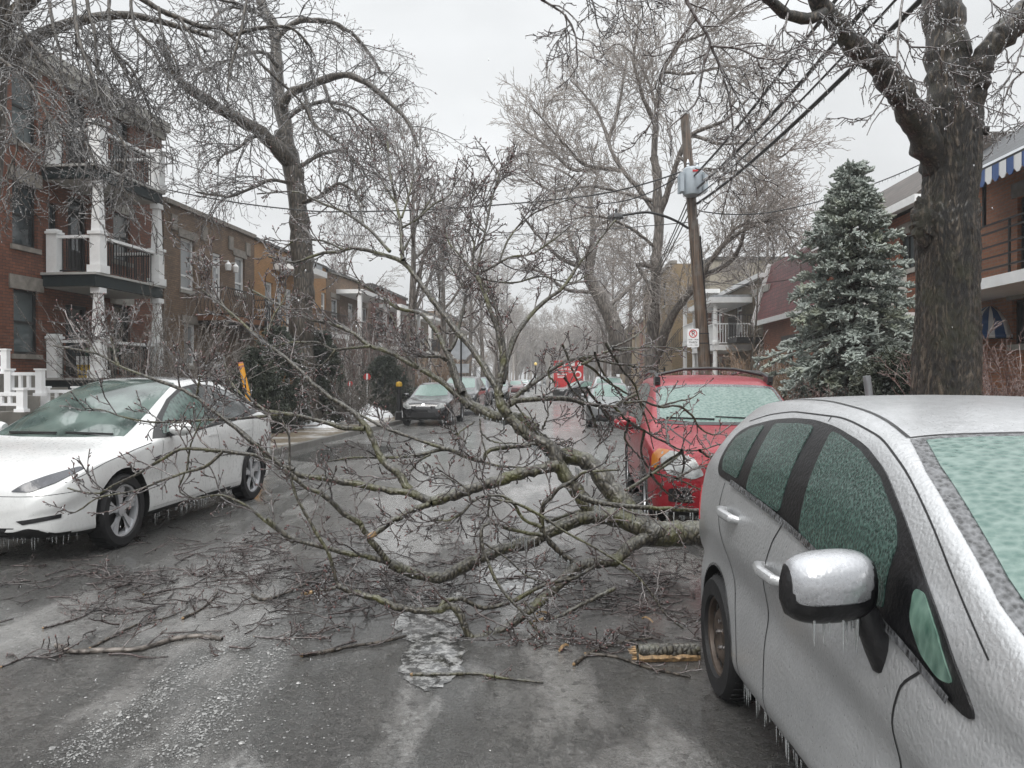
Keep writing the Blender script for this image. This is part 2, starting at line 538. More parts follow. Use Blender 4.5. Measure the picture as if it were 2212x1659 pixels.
sheet('ground', [(-260, -40), (260, -40), (260, 330), (-260, 330)], -.012, M['soil'])
YS = [-8, 0, 8, 16, 27, 45, 80, 150, 300]
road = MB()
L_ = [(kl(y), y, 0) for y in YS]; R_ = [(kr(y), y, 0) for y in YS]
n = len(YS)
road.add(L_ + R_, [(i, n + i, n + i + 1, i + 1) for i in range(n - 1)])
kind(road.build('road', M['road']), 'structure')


M['water'] = NT('standing_water')
_w = M['water']; _w.set(col=_w.mix(_w.rng(_w.noise(_w.mapping(), 14, 5, .7), .46, .6, 0, 1), (.030, .030, .029), (.30, .30, .295)), rough=_w.rng(_w.noise(_w.mapping(), 9, 4, .6), .4, .65, .03, .22), coat=.6, coatr=.03)  # pale patches: ice, broadened to put the bright sky reflection into the colour
_w.bump(_w.noise(_w.mapping(), 30, 3, .6), .10, .01); M['water'] = _w.m


def puddle(pts, seed):
    rr = random.Random(seed); P = [G(*p, .004) for p in pts]; q = []
    for i, p in enumerate(P):
        p2 = P[(i + 1) % len(P)]
        for k in range(7):
            a = p.lerp(p2, k / 7); d = (p2 - p).normalized(); nn = Vector((-d.y, d.x, 0)); q.append(a + nn * rr.uniform(-.03, .03))
    mb = MB(); mb.add(q, [tuple(range(len(q)))]); return kind(mb.build('puddle', M['water']), 'structure')


puddle([(965, 1235), (1015, 1288), (990, 1340), (1002, 1400), (1008, 1450), (962, 1482), (905, 1492), (862, 1445), (884, 1392), (846, 1350), (880, 1300), (925, 1262)], 1)
puddle([(1060, 1215), (1180, 1235), (1240, 1262), (1190, 1290), (1080, 1280), (1020, 1250)], 2)
puddle([(640, 965), (760, 955), (860, 968), (800, 990), (690, 1000), (600, 990)], 3)


def strip(name, f, d0, d1, z0, z1, mat, ys=YS):
    mb = MB(); k = len(ys)
    vs = [(f(y) + d, y, z) for d in (d0, d1) for z in (z0, z1) for y in ys]
    A, B_, C_, D_ = 0, k, 2 * k, 3 * k
    fs = []
    for i in range(k - 1):
        fs += [(B_ + i, B_ + i + 1, D_ + i + 1, D_ + i), (A + i, A + i + 1, B_ + i + 1, B_ + i), (C_ + i, D_ + i, D_ + i + 1, C_ + i + 1)]
    fs += [(A, B_, D_, C_), (A + k - 1, C_ + k - 1, D_ + k - 1, B_ + k - 1)]
    mb.add(vs, fs)
    return kind(mb.build(name, mat), 'structure')


strip('kerb_left', kl, -.15, 0.0, -.05, .13, M['kerb'])
strip('kerb_right', kr, 0.0, .15, -.05, .13, M['kerb'])
strip('verge_left', kl, -1.9, -.153, -.05, .125, M['dead_grass'])
strip('verge_right', kr, .153, 1.6, -.05, .125, M['soil'])
strip('pavement_left', kl, -3.4, -1.903, -.05, .128, M['pavement'])
strip('pavement_right', kr, 1.603, 3.2, -.05, .128, M['pavement'])
strip('yard_left', kl, -30, -3.403, -.05, .14, M['soil'])
strip('yard_right', kr, 3.203, 40, -.05, .14, M['soil'])


# ------------------------------------------------------------------ houses
class Facade:
    def __init__(s, a, sl, side):
        s.a, s.sl, s.side = a, sl, side
        s.k = math.hypot(1, sl)
        s.rz = math.atan2(1, sl) if side < 0 else math.atan2(-1, -sl)

    def at(s, u, off=0.0):
        """depth where the line of sight at u meets the front, off metres before it"""
        k = (u - U0) / F
        return (s.a - s.side * off * s.k) / (k - s.sl)

    def xy(s, Y, off=0.0): return s.a - s.side * off * s.k + s.sl * Y, Y

    def house(s, name, label, ya, yb, **kw):
        """ya near end, yb far end; local x from 0, y into the house"""
        o = House(s, ya if s.side < 0 else yb, abs(yb - ya) * s.k)
        X, Y = s.xy(o.Y0)
        o.root = empty(name, label, 'house', (X, Y, 0), s.rz)
        return o


class House:
    def __init__(s, fac, Y0, L): s.f, s.Y0, s.L = fac, Y0, L

    def x(s, u, off=0.0):
        Y = s.f.at(u, off)
        X, _ = s.f.xy(Y, off); X0, _ = s.f.xy(s.Y0)
        d = Vector((X - X0, Y - s.Y0))
        return d.dot(Vector((math.cos(s.f.rz), math.sin(s.f.rz))))

    def z(s, u, v, off=0.0): return EYE - (v - HOR) / F * s.f.at(u, off)

    def rect(s, u0, v0, u1, v1, off=0.0):
        a, b = s.x(u0, off), s.x(u1, off)
        um = (u0 + u1) / 2
        return min(a, b), max(a, b), s.z(um, v1, off), s.z(um, v0, off)

    def wall(s, H, depth, mat, openings=(), z0=-.1, x0=None, x1=None, name='wall'):
        x0 = 0 if x0 is None else x0; x1 = s.L if x1 is None else x1
        xs = sorted({x0, x1, *[min(max(o[i], x0), x1) for o in openings for i in (0, 1)]})
        zs = sorted({z0, H, *[o[i] for o in openings for i in (2, 3) if z0 < o[i] < H]})
        mb = MB()
        for xa, xb in zip(xs, xs[1:]):
            for za, zb in zip(zs, zs[1:]):
                xm, zm = (xa + xb) / 2, (za + zb) / 2
                if any(o[0] < xm < o[1] and o[2] < zm < o[3] for o in openings): continue
                mb.add([(xa, 0, za), (xb, 0, za), (xb, 0, zb), (xa, 0, zb)], [(0, 1, 2, 3)])
        for o in openings:
            a, b, c, d = o[:4]; e_ = .22
            mb.add([(a, 0, c), (a, e_, c), (a, e_, d), (a, 0, d)], [(0, 1, 2, 3)])
            mb.add([(b, 0, c), (b, e_, c), (b, e_, d), (b, 0, d)], [(3, 2, 1, 0)])
            mb.add([(a, 0, d), (a, e_, d), (b, e_, d), (b, 0, d)], [(0, 1, 2, 3)])
            mb.add([(a, 0, c), (a, e_, c), (b, e_, c), (b, 0, c)], [(3, 2, 1, 0)])
            mb.add([(a, e_, c), (b, e_, c), (b, e_, d), (a, e_, d)], [(0, 1, 2, 3)])
        mb.add([(x0, 0, z0), (x0, depth, z0), (x0, depth, H), (x0, 0, H)], [(0, 1, 2, 3)])
        mb.add([(x1, 0, z0), (x1, depth, z0), (x1, depth, H), (x1, 0, H)], [(3, 2, 1, 0)])
        mb.add([(x0, depth, z0), (x1, depth, z0), (x1, depth, H), (x0, depth, H)], [(3, 2, 1, 0)])
        mb.add([(x0, 0, H), (x1, 0, H), (x1, depth, H), (x0, depth, H)], [(0, 1, 2, 3)])
        return mb.build(name, mat, s.root, fix=False)

    def window(s, o, frame='dark_frame', glass='window_glass', rail=.5, sill='stone', lintel=None, name='window', t=.06, lh=.28, mull=0):
        a, b, c, d = o[:4]
        f = MB(); g = .012
        f.box(a + .003, a + t, .08, .15, c + .003, d - .003); f.box(b - t, b - .003, .08, .15, c + .003, d - .003)
        f.box(a + t, b - t, .08, .15, d - t, d - .003); f.box(a + t, b - t, .08, .15, c + .003, c + t)
        if rail: f.box(a + t, b - t, .09, .15, c + (d - c) * rail - .03, c + (d - c) * rail + .03)
        for i in range(mull):
            xm = a + (b - a) * (i + 1) / (mull + 1); f.box(xm - .03, xm + .03, .085, .15, c + t, d - t)
        w = f.build(name, M[frame], s.root)
        p = MB(); p.box(a + t * .5, b - t * .5, .125, .14, c + t * .5, d - t * .5)
        p.build('pane', M[glass], w)
        if sill:
            q = MB(); q.box(a - .08, b + .08, -.06, .1, c - .12, c - .003); q.build('sill', M[sill], w)
        if lintel:
            q = MB(); q.box(a - .15, b + .15, -.035, .1, d + .003, d + lh); q.build('lintel', M[lintel], w)
        return w

    def door(s, o, frame='dark_frame', leaf='dark_frame', glass='window_glass', transom=True, name='door'):
        a, b, c, d = o[:4]; t = .09
        f = MB()
        f.box(a + .003, a + t, .05, .16, c, d - .003); f.box(b - t, b - .003, .05, .16, c, d - .003); f.box(a + t, b - t, .05, .16, d - t, d - .003)
        dh = c + (d - c) * (.8 if transom else .97)
        if transom: f.box(a + t, b - t, .05, .16, dh, dh + .07)
        w = f.build('door_frame', M[frame], s.root)
        q = MB(); q.box(a + t, b - t, .1, .15, c, dh); lf = q.build(name, M[leaf], s.root)
        g = MB(); g.box(a + t + .14, b - t - .14, .085, .099, c + (dh - c) * .35, dh - .15); g.build('pane', M[glass], lf)
        h = MB(); h.box(b - t - .09, b - t - .05, .05, .1, c + .95, c + 1.1); h.build('handle', M['galvanised'], lf)
        if transom:
            g = MB(); g.box(a + t, b - t, .11, .13, dh + .07, d - t); g.build('transom_pane', M[glass], w)
        return lf

    def part(s, name, mat, boxes, parent=None):
        mb = MB()
        for b in boxes: mb.box(*b)
        return mb.build(name, M[mat], parent or s.root)


def rail_mesh(mb, p, q, h=1.0, gap=.11, bar=.018, top=.045, m=0, bottom=.08):
    p, q = Vector(p), Vector(q); L = (q - p).length; k = max(2, int(L / gap))
    up = Vector((0, 0, 1))
    mb.bar(p + up * h, q + up * h, top, top * .8, m); mb.bar(p + up * bottom, q + up * bottom, top * .7, top * .6, m)
    for i in range(1, k):
        c = p.lerp(q, i / k); mb.bar(c + up * bottom, c + up * h, bar, bar, m)


# ---- left side ----
FL = Facade(-14.03, .109, -1)
# brick triplex with the white-columned porch
h = FL.house('brick_triplex', 'red brick three-storey house with stacked white-columned balconies at far left', 13.5, 24.9)
wl = [h.rect(28, 398, 82, 533), h.rect(30, 627, 84, 765)]
wl.append((wl[0][0], wl[0][1], wl[0][3] + 1.0, wl[0][3] + 2.75))
dr = [h.rect(148, 428, 188, 585), h.rect(142, 660, 190, 812)]
sw = [h.rect(106, 440, 127, 560), h.rect(246, 462, 282, 565)]
d3 = (dr[0][0], dr[0][1], dr[0][2] + 2.75, dr[0][3] + 2.7)
w3 = (sw[1][0], sw[1][1], sw[1][2] + 2.75, sw[1][3] + 2.75)
w0 = (sw[1][0], sw[1][1], sw[1][2] - 2.7, sw[1][3] - 2.7)
more = [(1.0, 2.1, z, z + 1.6) for z in (2.3, 5.0, 7.6)]
h.wall(9.55, 9, M['brick_red'], wl + dr + sw + [d3, w3, w0] + more)
for i, o in enumerate(wl): h.window(o, glass='window_glass' if i == 0 else 'blind_glass', lintel='stone', lh=.34)
for o in more: h.window(o, lintel='stone')
for o in dr + [d3]: h.door(o)
for o in (sw[0],): h.window(o, sill=None, rail=0)
for o in (sw[1], w3, w0): h.window(o, glass='curtain_glass' if o is sw[1] else 'window_glass', lintel='pale_stone')
h.part('cornice', 'pale_stone', [(-.1, h.L + .1, -.25, .3, 9.55, 9.85), (-.05, h.L + .05, -.12, -.003, 9.3, 9.545)])
PO = 1.35
xa = h.x(97); xb = h.x(340, PO)
zf = [1.62, 4.28, 7.0]
for i, z in enumerate(zf):
    dk = h.part('balcony', 'dark_trim', [(xa - .1, xb + .12, -PO - .1, -.003, z - .34, z - .06)])
    h.part('deck_edge', 'soffit', [(xa - .16, xb + .18, -PO - .16, -.003, z - .057, z)], dk)
    h.part('soffit', 'soffit', [(xa, xb, -PO, -.01, z - .365, z - .343)], dk)
    rl = MB()
    rail_mesh(rl, (xa + .12, -PO + .02, z), (xa + .12 + .001, -.18, z), .92, .11, .02, .05)
    for p, q in (((xa + .35, -PO, z), (xb - .2, -PO, z)), ((xb, -PO + .2, z), (xb, -.1, z))):
        rail_mesh(rl, p, q, .86, .11, .02, .03)
    rp = rl.build('railing', M['black_iron'], dk)
    rb = MB()
    for p, q in (((xa + .25, -PO, z + .93), (xb - .2, -PO, z + .93)), ((xb, -PO + .2, z + .93), (xb, -.06, z + .93)), ((xa + .1, -PO + .15, z + .93), (xa + .1, -.2, z + .93))):
        rb.bar(p, q, .11, .07)
    rb.build('handrail', M['white_trim'], dk)
    pl = MB(); pl.box(xa - .02, xa + .2, -.34, -.06, z + .003, z + 1.12); pl.box(xa - .06, xa + .24, -.38, -.045, z + 1.0, z + 1.06); pl.build('newel_post', M['white_trim'], dk)


def column(hh, x, y, z0, z1, w=.28, name='column'):
    mb = MB()
    mb.box(x - w / 2 - .05, x + w / 2 + .05, y - w / 2 - .05, y + w / 2 + .05, z0, z0 + .2)
    mb.box(x - w / 2, x + w / 2, y - w / 2, y + w / 2, z0 + .2, z0 + .98)
    mb.box(x - w / 2 - .04, x + w / 2 + .04, y - w / 2 - .04, y + w / 2 + .04, z0 + .98, z0 + 1.06)
    a, b = w * .42, w * .30; zt = z1 - .14
    vs = [(x + sx * r_, y + sy * r_, z) for z, r_ in ((z0 + 1.06, a), (zt, b)) for sx, sy in ((-1, -1), (1, -1), (1, 1), (-1, 1))]
    mb.add(vs, [(0, 1, 2, 3), (4, 5, 6, 7), (0, 1, 5, 4), (1, 2, 6, 5), (2, 3, 7, 6), (3, 0, 4, 7)])
    mb.box(x - b - .05, x + b + .05, y - b - .05, y + b + .05, zt, z1)
    return mb.build(name, M['white_trim'], hh.root)


for i, z in enumerate(zf):
    top = zf[i + 1] - .37 if i < 2 else None
    for cx in (xa + .17, xb):
        if top: column(h, cx, -PO, z + .003, top)
        else:
            mb = MB(); mb.box(cx - .2, cx + .2, -PO - .2, -PO + .2, z + .003, z + .22); mb.box(cx - .16, cx + .16, -PO - .16, -PO + .16, z + .22, z + 1.08); mb.box(cx - .2, cx + .2, -PO - .2, -PO + .2, z + 1.08, z + 1.16)
            mb.build('column', M['white_trim'], h.root)
lm = MB(); lm.lathe([(.02, 0), (.02, -.08), (.09, -.1), (.13, -.2), (.1, -.32), (.02, -.36)], 10, 'z', ((xa + xb) / 2 + .25, -.7, zf[2] - .37)); lm.build('porch_lamp', M['black_iron'], h.root)
h.part('porch_base', 'concrete', [(xa, xb, -PO + .1, -.01, -.1, 1.25)])
# stairs from the pavement up to the ground-floor porch, white vinyl rails
st = MB()
for i in range(7): st.box(xa - 2.6, xa - 1.35, -3.3 + i * .28, -.02 if i == 6 else -3.3 + (i + 1) * .28 - .003, -.1, .2 + i * .2)
st.build('front_steps', M['concrete'], h.root)
triplex = h

# bins standing on the ground-floor porch
bn = empty('wheelie_bin', 'dark green lidded bin behind the porch railing of the brick triplex', 'bin', triplex.root.matrix_basis @ Vector((xa + 1.15, -.75, zf[0] + .003)), FL.rz)
mb = MB(); mb.prism([(-.22, 0), (.22, 0), (.29, .72), (-.29, .72)], -.26, .26, 'y'); mb.build('bin_body', plain('bin_green', (.015, .05, .035), .4), bn)
mb = MB(); mb.box(-.32, .32, -.3, .3, .723, .79); mb.build('lid', plain('lid_green', (.03, .16, .05), .4), bn)
bn = empty('recycling_box', 'white and yellow recycling box behind the porch railing', 'box', triplex.root.matrix_basis @ Vector((xa + .62, -.8, zf[0] + .003)), FL.rz)
mb = MB(); mb.prism([(-.2, 0), (.2, 0), (.24, .34), (-.24, .34)], -.2, .2, 'y'); mb.build('box_body', plain('recyc_yellow', (.55, .36, .03), .4), bn)
mb = MB(); mb.box(-.26, .26, -.22, .22, .343, .56); mb.build('box_rim', M['white_vinyl'], bn)

# brown brick duplex
h = FL.house('brown_duplex', 'brown brick two-storey house with a curved black iron balcony', 25.0, 31.6)
ws = [h.rect(391, 517, 421, 627), h.rect(508, 556, 529, 634), h.rect(460, 548, 478, 655)]
gs = [h.rect(398, 700, 424, 790), (ws[1][0], ws[1][1], .9, 2.4), (ws[2][0] - .3, ws[2][1] + .4, .4, 2.6)]
h.wall(7.35, 9, M['brick_brown'], ws + gs)
for o in (ws[0], ws[1], gs[0], gs[1]): h.window(o, 'white_trim', 'curtain_glass', rail=.28, sill='pale_stone', lintel='stone', t=.09)
h.door(ws[2], 'white_trim', 'white_trim', 'curtain_glass'); h.door(gs[2], 'white_trim', 'white_trim')
h.part('parapet_cap', 'stone', [(-.02, h.L + .02, -.1, .3, 7.35, 7.5)])
for x in (.4, h.L * .36, h.L * .66, h.L - .8): h.part('corbel', 'stone', [(x, x + .35, -.06, -.003, 6.55, 7.05)])
z = 3.85; xa, xb = h.x(425), h.x(545, 0)
bl = h.part('balcony', 'deck_wood', [(xa, xb, -1.1, -.003, z - .2, z)])
h.part('soffit', 'dark_frame', [(xa + .05, xb - .05, -1.05, -.01, z - .3, z - .203)], bl)
rl = MB()
def belly(p, outv):
    p = Vector(p); o = Vector(outv)
    return [p, p + o * .12 + Vector((0, 0, .12)), p + o * .2 + Vector((0, 0, .32)), p + o * .1 + Vector((0, 0, .6)), p + Vector((0, 0, .95))]
k = 26
for i in range(k + 1): rl.tube(belly((xa + (xb - xa) * i / k, -1.08, z), (0, -1, 0)), .014, 4)
for i in range(8): rl.tube(belly((xa, -1.08 + i * .14, z), (-1, 0, 0)), .014, 4); rl.tube(belly((xb, -1.08 + i * .14, z), (1, 0, 0)), .014, 4)
for zz in (.02, .95): rl.bar((xa, -1.08, z + zz), (xb, -1.08, z + zz), .05, .035); rl.bar((xa, -1.08, z + zz), (xa, 0, z + zz), .05, .035); rl.bar((xb, -1.08, z + zz), (xb, 0, z + zz), .05, .035)
rl.build('railing', M['black_iron'], bl)
for u_ in (484, 500):
    lp = MB(); x_ = h.x(u_); lp.lathe([(.1, -.22), (.13, 0), (.02, .12), (.02, .16)], 8, 'z', (x_, -.18, 5.9)); lp.box(x_ - .03, x_ + .03, -.18, -.003, 6.02, 6.06); lp.build('wall_lamp', M['white_trim'], h.root)
st = MB()
for i in range(14): st.box(h.L - 1.5, h.L - .5, -4.4 + i * .24, -4.4 + i * .24 + .26, .3 + i * .25, .34 + i * .25)
st.bar((h.L - 1.5, -4.4, .25), (h.L - 1.5, -1.1, 3.8), .05, .2); st.bar((h.L - .5, -4.4, .25), (h.L - .5, -1.1, 3.8), .05, .2)
rail_mesh(st, (h.L - 1.5, -4.4, .25), (h.L - 1.5, -1.1, 3.8), .9, .16, .02)
st.build('iron_staircase', M['black_iron'], h.root)

# tan brick house
h = FL.house('tan_duplex', 'tan orange brick house with white doors and porch roofs behind the left tree', 31.62, 40.0)
os_ = [h.rect(573, 610, 590, 690), h.rect(599, 622, 609, 700), h.rect(618, 625, 630, 700), h.rect(694, 632, 704, 690)]
lo = [(o[0], o[1], .6, 2.6) for o in os_]
h.wall(7.3, 9, M['brick_tan'], os_ + lo)
for o in os_[1:3]: h.door(o, 'white_trim', 'white_trim', 'curtain_glass')
for o in (os_[0], os_[3]): h.window(o, 'white_trim', 'curtain_glass', sill='pale_stone', t=.09)
for o in lo: h.window(o, 'white_trim', 'blind_glass', sill='pale_stone')
h.part('parapet_cap', 'roof_felt', [(-.02, h.L, -.1, .3, 7.3, 7.42)])
xa, xb = h.x(590), h.x(650)
pr = h.part('porch_roof', 'white_trim', [(xa, xb, -1.3, -.003, 6.35, 6.62)]); h.part('roof_top', 'galvanised', [(xa + .1, xb - .1, -1.1, -.01, 6.623, 6.9)], pr)
for xc in (h.x(676),):
    bl = h.part('balcony', 'white_trim', [(xa, h.L - .2, -1.3, -.003, 3.6, 3.85)]); rl = MB(); rail_mesh(rl, (xa, -1.28, 3.85), (h.L - .2, -1.28, 3.85), .95); rail_mesh(rl, (xa, -1.28, 3.85), (xa, -.05, 3.85), .95); rl.build('railing', M['black_iron'], bl)
for xc in (xa + .1, h.L - 2.6, h.L - .4):
    h.part('column', 'white_trim', [(xc - .13, xc + .13, -1.27, -1.03, -.1, 3.595)])

def simple_house(fac, name, label, ya, yb, H, mat, porch=True, frame='white_trim', rows=((.8, 2.5), (4.2, 5.9)), cols=3, rail='black_iron', cap='roof_felt', glass='blind_glass', pc='white_trim'):
    h = fac.house(name, label, ya, yb); L = h.L
    ops, kinds_ = [], []
    for r_ in rows:
        for c in range(cols):
            xc = L * (c + .5) / cols
            is_d = c == (cols // 2)
            w_ = .45 if is_d else .55
            ops.append((xc - w_, xc + w_, r_[0] - (.35 if is_d else 0), r_[1])); kinds_.append(is_d)
    h.wall(H, 9, M[mat], ops)
    for o, k_ in zip(ops, kinds_):
        if k_: h.door(o, frame, frame if frame != 'dark_frame' else 'wood_door')
        else: h.window(o, frame, glass, sill='pale_stone', lintel='stone', t=.08)
    h.part('parapet_cap', cap, [(-.02, L + .02, -.12, .3, H, H + .16)])
    if porch:
        a, b = L * .2, L * .85; z = 3.7
        bl = h.part('balcony', pc, [(a, b, -1.4, -.003, z - .22, z)]); rl = MB(); rail_mesh(rl, (a, -1.36, z), (b, -1.36, z), .95)
        rail_mesh(rl, (a, -1.36, z), (a, -.05, z), .95); rail_mesh(rl, (b, -1.36, z), (b, -.05, z), .95); rl.build('railing', M[rail], bl)
        h.part('porch_roof', pc, [(a - .1, b + .1, -1.5, -.003, 6.2, 6.42)])
        for xc in (a + .1, b - .1):
            h.part('column', pc, [(xc - .1, xc + .1, -1.36, -1.16, z + .003, 6.195)]); h.part('column', pc, [(xc - .1, xc + .1, -1.36, -1.16, -.1, z - .225)])
        st = MB()
        for i in range(13): st.box(a - 1.0, a - .02, -4.2 + i * .22, -4.2 + i * .22 + .24, .3 + i * .26, .34 + i * .26)
        for xx in (a - 1.0, a - .02): rail_mesh(st, (xx, -4.2, .25), (xx, -1.4, z), .9, .18, .02)
        st.build('outdoor_staircase', M['black_iron'], h.root)
    return h


simple_house(FL, 'brown_porch_house', 'brown brick house with white porch posts, second beyond the left street tree', 40.05, 48, 7.2, 'brick_brown')
simple_house(FL, 'maroon_house', 'maroon brick house beyond the black outdoor stairs on the left', 48.05, 57, 7.4, 'brick_maroon', frame='dark_frame')
simple_house(FL, 'grey_stucco_house', 'grey stucco house far down the left side', 57.05, 68, 7.0, 'stucco_grey')
simple_house(FL, 'far_brown_house', 'last brown brick house down the left side behind the trees', 68.05, 84, 7.6, 'brick_brown')

# ---- right side ----
FR = Facade(9.2, .048, 1)
# brick house with awnings, nearest on the right
h = FR.house('orange_brick_house', 'orange brick house with slate mansard and striped awnings at right edge', 8.5, 18.3)
w1 = h.rect(2196, 417, 2250, 578); w2 = h.rect(2186, 643, 2250, 742); d1 = h.rect(2102, 505, 2140, 600); w4 = (h.L - 2.2, h.L - 1.0, 4.2, 5.6)
ops = [w1, w2, w4, (h.L - 2.2, h.L - 1.0, .9, 2.4)]
h.wall(5.75, 9, M['brick_orange'], ops)
for o in ops: h.window(o, 'dark_frame', 'window_glass', rail=0, sill='pale_stone', lintel='stone', mull=1)
def mansard(hh, z0, z1, mat, over=.35, back=1.0, x0=None, x1=None):
    x0 = -.05 if x0 is None else x0; x1 = hh.L + .05 if x1 is None else x1
    mb = MB(); mb.prism([(-over, z0), (-over + .02, z0 + .04), (back, z1), (8.9, z1), (8.9, z0 + .003), (0.0, z0 + .003)], x0, x1, 'x')
    o = mb.build('mansard_roof', M[mat], hh.root)
    hh.part('fascia', 'white_trim', [(x0 - .02, x1 + .02, -over - .06, -over + .02, z0 - .2, z0 - .003), (x0, x1, -over + .023, -.003, z0 - .06, z0 - .003)], o)
    return o
mansard(h, 5.95, 7.3, 'shingle_slate', .3, 1.5)
z = h.z(2150, 596, 1.2); xl = h.x(2100, 1.2)
bl = h.part('balcony', 'white_trim', [(1.7, h.L - .5, -1.25, -.003, z - .2, z)])
rl = MB()
for hh_ in (.15, .35, .55, .8, .95): rl.bar((1.75, -1.2, z + hh_), (h.L - .5, -1.2, z + hh_), .03, .03)
for i in range(8): rl.bar((1.75 + i * (h.L - 2.25) / 7, -1.2, z), (1.75 + i * (h.L - 2.25) / 7, -1.2, z + .95), .035, .035)
for xx in (1.75,): 
    for hh_ in (.15, .35, .55, .8, .95): rl.bar((xx, -1.2, z + hh_), (xx, -.02, z + hh_), .03, .03)
rl.build('railing', M['black_iron'], bl)
for xp in (1.8, 4.2): h.part('balcony_post', 'black_iron', [(xp - .025, xp + .025, -1.22, -1.17, z + .96, 5.3)])
orange = h


def stripes(name, c1, c2, per, axis='X', duty=.5):
    t = NT(name); s = t.n('ShaderNodeSeparateXYZ'); t.l(t.co.outputs['Object'], s.inputs[0])
    if axis == 'ANG': x = t.math('ARCTAN2', s.outputs['Y'], s.outputs['X'])
    else: x = s.outputs[axis]
    fr = t.math('FRACT', t.math('DIVIDE', t.math('ADD', x, 50.0), per))
    t.set(col=t.mix(t.math('LESS_THAN', fr, duty), c1, c2), rough=.5, coat=.3); t.bump(t.noise(t.mapping(), 12, 3), .2, .01)
    return t.m


M['awning'] = stripes('awning_stripes', (.70, .71, .72), (.035, .085, .24), .42)
M['awning_round'] = stripes('awning_round_stripes', (.66, .68, .70), (.03, .085, .22), .40, 'ANG', .62)
aw = empty('striped_awning', 'wide blue and white striped awning over the upper balcony at right edge', 'awning', orange.root.matrix_basis @ Vector((0, 0, 5.55)), FR.rz)
mb = MB()
A0, A1 = 2.3, orange.L - 1.0
mb.add([(A0, -.003, .30), (A1, -.003, .30), (A1, -1.5, -.22), (A0, -1.5, -.22), (A0, -.003, .27), (A1, -.003, .27), (A1, -1.5, -.25), (A0, -1.5, -.25)], [(0, 1, 2, 3), (7, 6, 5, 4), (0, 4, 5, 1), (1, 5, 6, 2), (2, 6, 7, 3), (3, 7, 4, 0)])
mb.build('canopy', M['awning'], aw)
mb = MB(); k = int((A1 - A0) / .21)
for i in range(k):
    x0 = A0 + i * .21
    mb.prism([(x0 + .01, -.26), (x0 + .2, -.26), (x0 + .2, -.48), (x0 + .14, -.55), (x0 + .07, -.55), (x0 + .01, -.48)], -1.52, -1.505, 'y')
mb.build('valance', M['awning'], aw)
mb = MB(); mb.bar((A0, -1.5, -.24), (A1, -1.5, -.24), .04); mb.bar((A0, 0, .25), (A0, -1.5, -.24), .03); mb.bar((A1, 0, .25), (A1, -1.5, -.24), .03); mb.build('awning_frame', M['black_iron'], aw)
# rounded awning over the ground-floor window
c = orange.x(2138, .0); zb = orange.z(2131, 728)
aw = empty('dome_awning', 'blue and white dome-shaped awning on the orange brick wall beside the trunk', 'awning', orange.root.matrix_basis @ Vector((c, 0, zb)), FR.rz)
mb = MB(); prof = [(.80, -.06), (.80, 0.0), (.76, .02), (.62, .28), (.36, .5), (.1, .62), (.004, .64)]; nn = 24; vs = []
for r_, hh_ in prof:
    for i in range(nn + 1):
        a = PI + PI * i / nn; vs.append((r_ * math.cos(a), r_ * math.sin(a) - .004, hh_))
fs = [(i * (nn + 1) + j, i * (nn + 1) + j + 1, (i + 1) * (nn + 1) + j + 1, (i + 1) * (nn + 1) + j) for i in range(len(prof) - 1) for j in range(nn)]
mb.add(vs, fs, 0, True); cn = mb.build('canopy', M['awning_round'], aw, fix=False)
sm = cn.modifiers.new('thick', 'SOLIDIFY'); sm.thickness = .02
mb = MB(); mb.tube([(.78 * math.cos(PI + PI * i / 12), .78 * math.sin(PI + PI * i / 12) - .004, -.07) for i in range(13)], .018, 6); mb.build('awning_frame', M['black_iron'], aw)

# brown mansard house
h = FR.house('brown_mansard_house', 'brick house with brown shingled mansard and curved pale balcony behind the big trunk', 18.35, 25.4)
w1 = h.rect(1943, 505, 1978, 582)
ops = [w1, (1.2, 2.6, 3.9, 5.3), (w1[0], w1[1], .8, 2.5)]
h.wall(5.85, 9, M['brick_rust'], ops)
for o in ops: h.window(o, 'dark_frame', 'blind_glass', rail=0, sill='pale_stone', lintel='stone', mull=2)
mansard(h, 6.0, 7.45, 'shingle_brown', .45, 1.2)
h.part('corner_brace', 'galvanised', [])
mb = MB(); mb.bar((h.x(1917), -.4, 5.75), (h.x(1936), -.08, 3.9), .12, .08); mb.build('downspout', M['galvanised'], h.root)
xa, xb = h.x(1985, 0), h.x(1925, 0)
zc = 3.25
pts = [(xa + (xb - xa) * i / 14, -.15 - 1.25 * math.sin(PI * (i + .6) / 15.2)) for i in range(15)]
mb = MB(); mb.prism([(xa, -.003)] + pts + [(xb, -.003)], zc - .25, zc, 'z'); bl = mb.build('balcony', M['white_trim'], h.root)
mb = MB()
for (x0, y0), (x1, y1) in zip(pts, pts[1:]): mb.bar((x0, y0, zc + .5), (x1, y1, zc + .5), .02, .86)
mb.build('translucent_panel', plain('panel_pale', (.45, .44, .41), .25, coat=.5), bl)
mb = MB()
for zz in (.15, .45, .75, .97): 
    for (x0, y0), (x1, y1) in zip(pts, pts[1:]): mb.bar((x0, y0 - .02, zc + zz), (x1, y1 - .02, zc + zz), .035, .035)
mb.build('handrail', M['deck_wood'], bl)
h.part('porch_beam', 'dark_frame', [(.3, h.L - .3, -1.6, -.003, 2.55, 2.98)])
for xx in (.45, h.L - .45): h.part('porch_post', 'dark_frame', [(xx - .1, xx + .1, -1.5, -1.3, -.1, 2.545)])

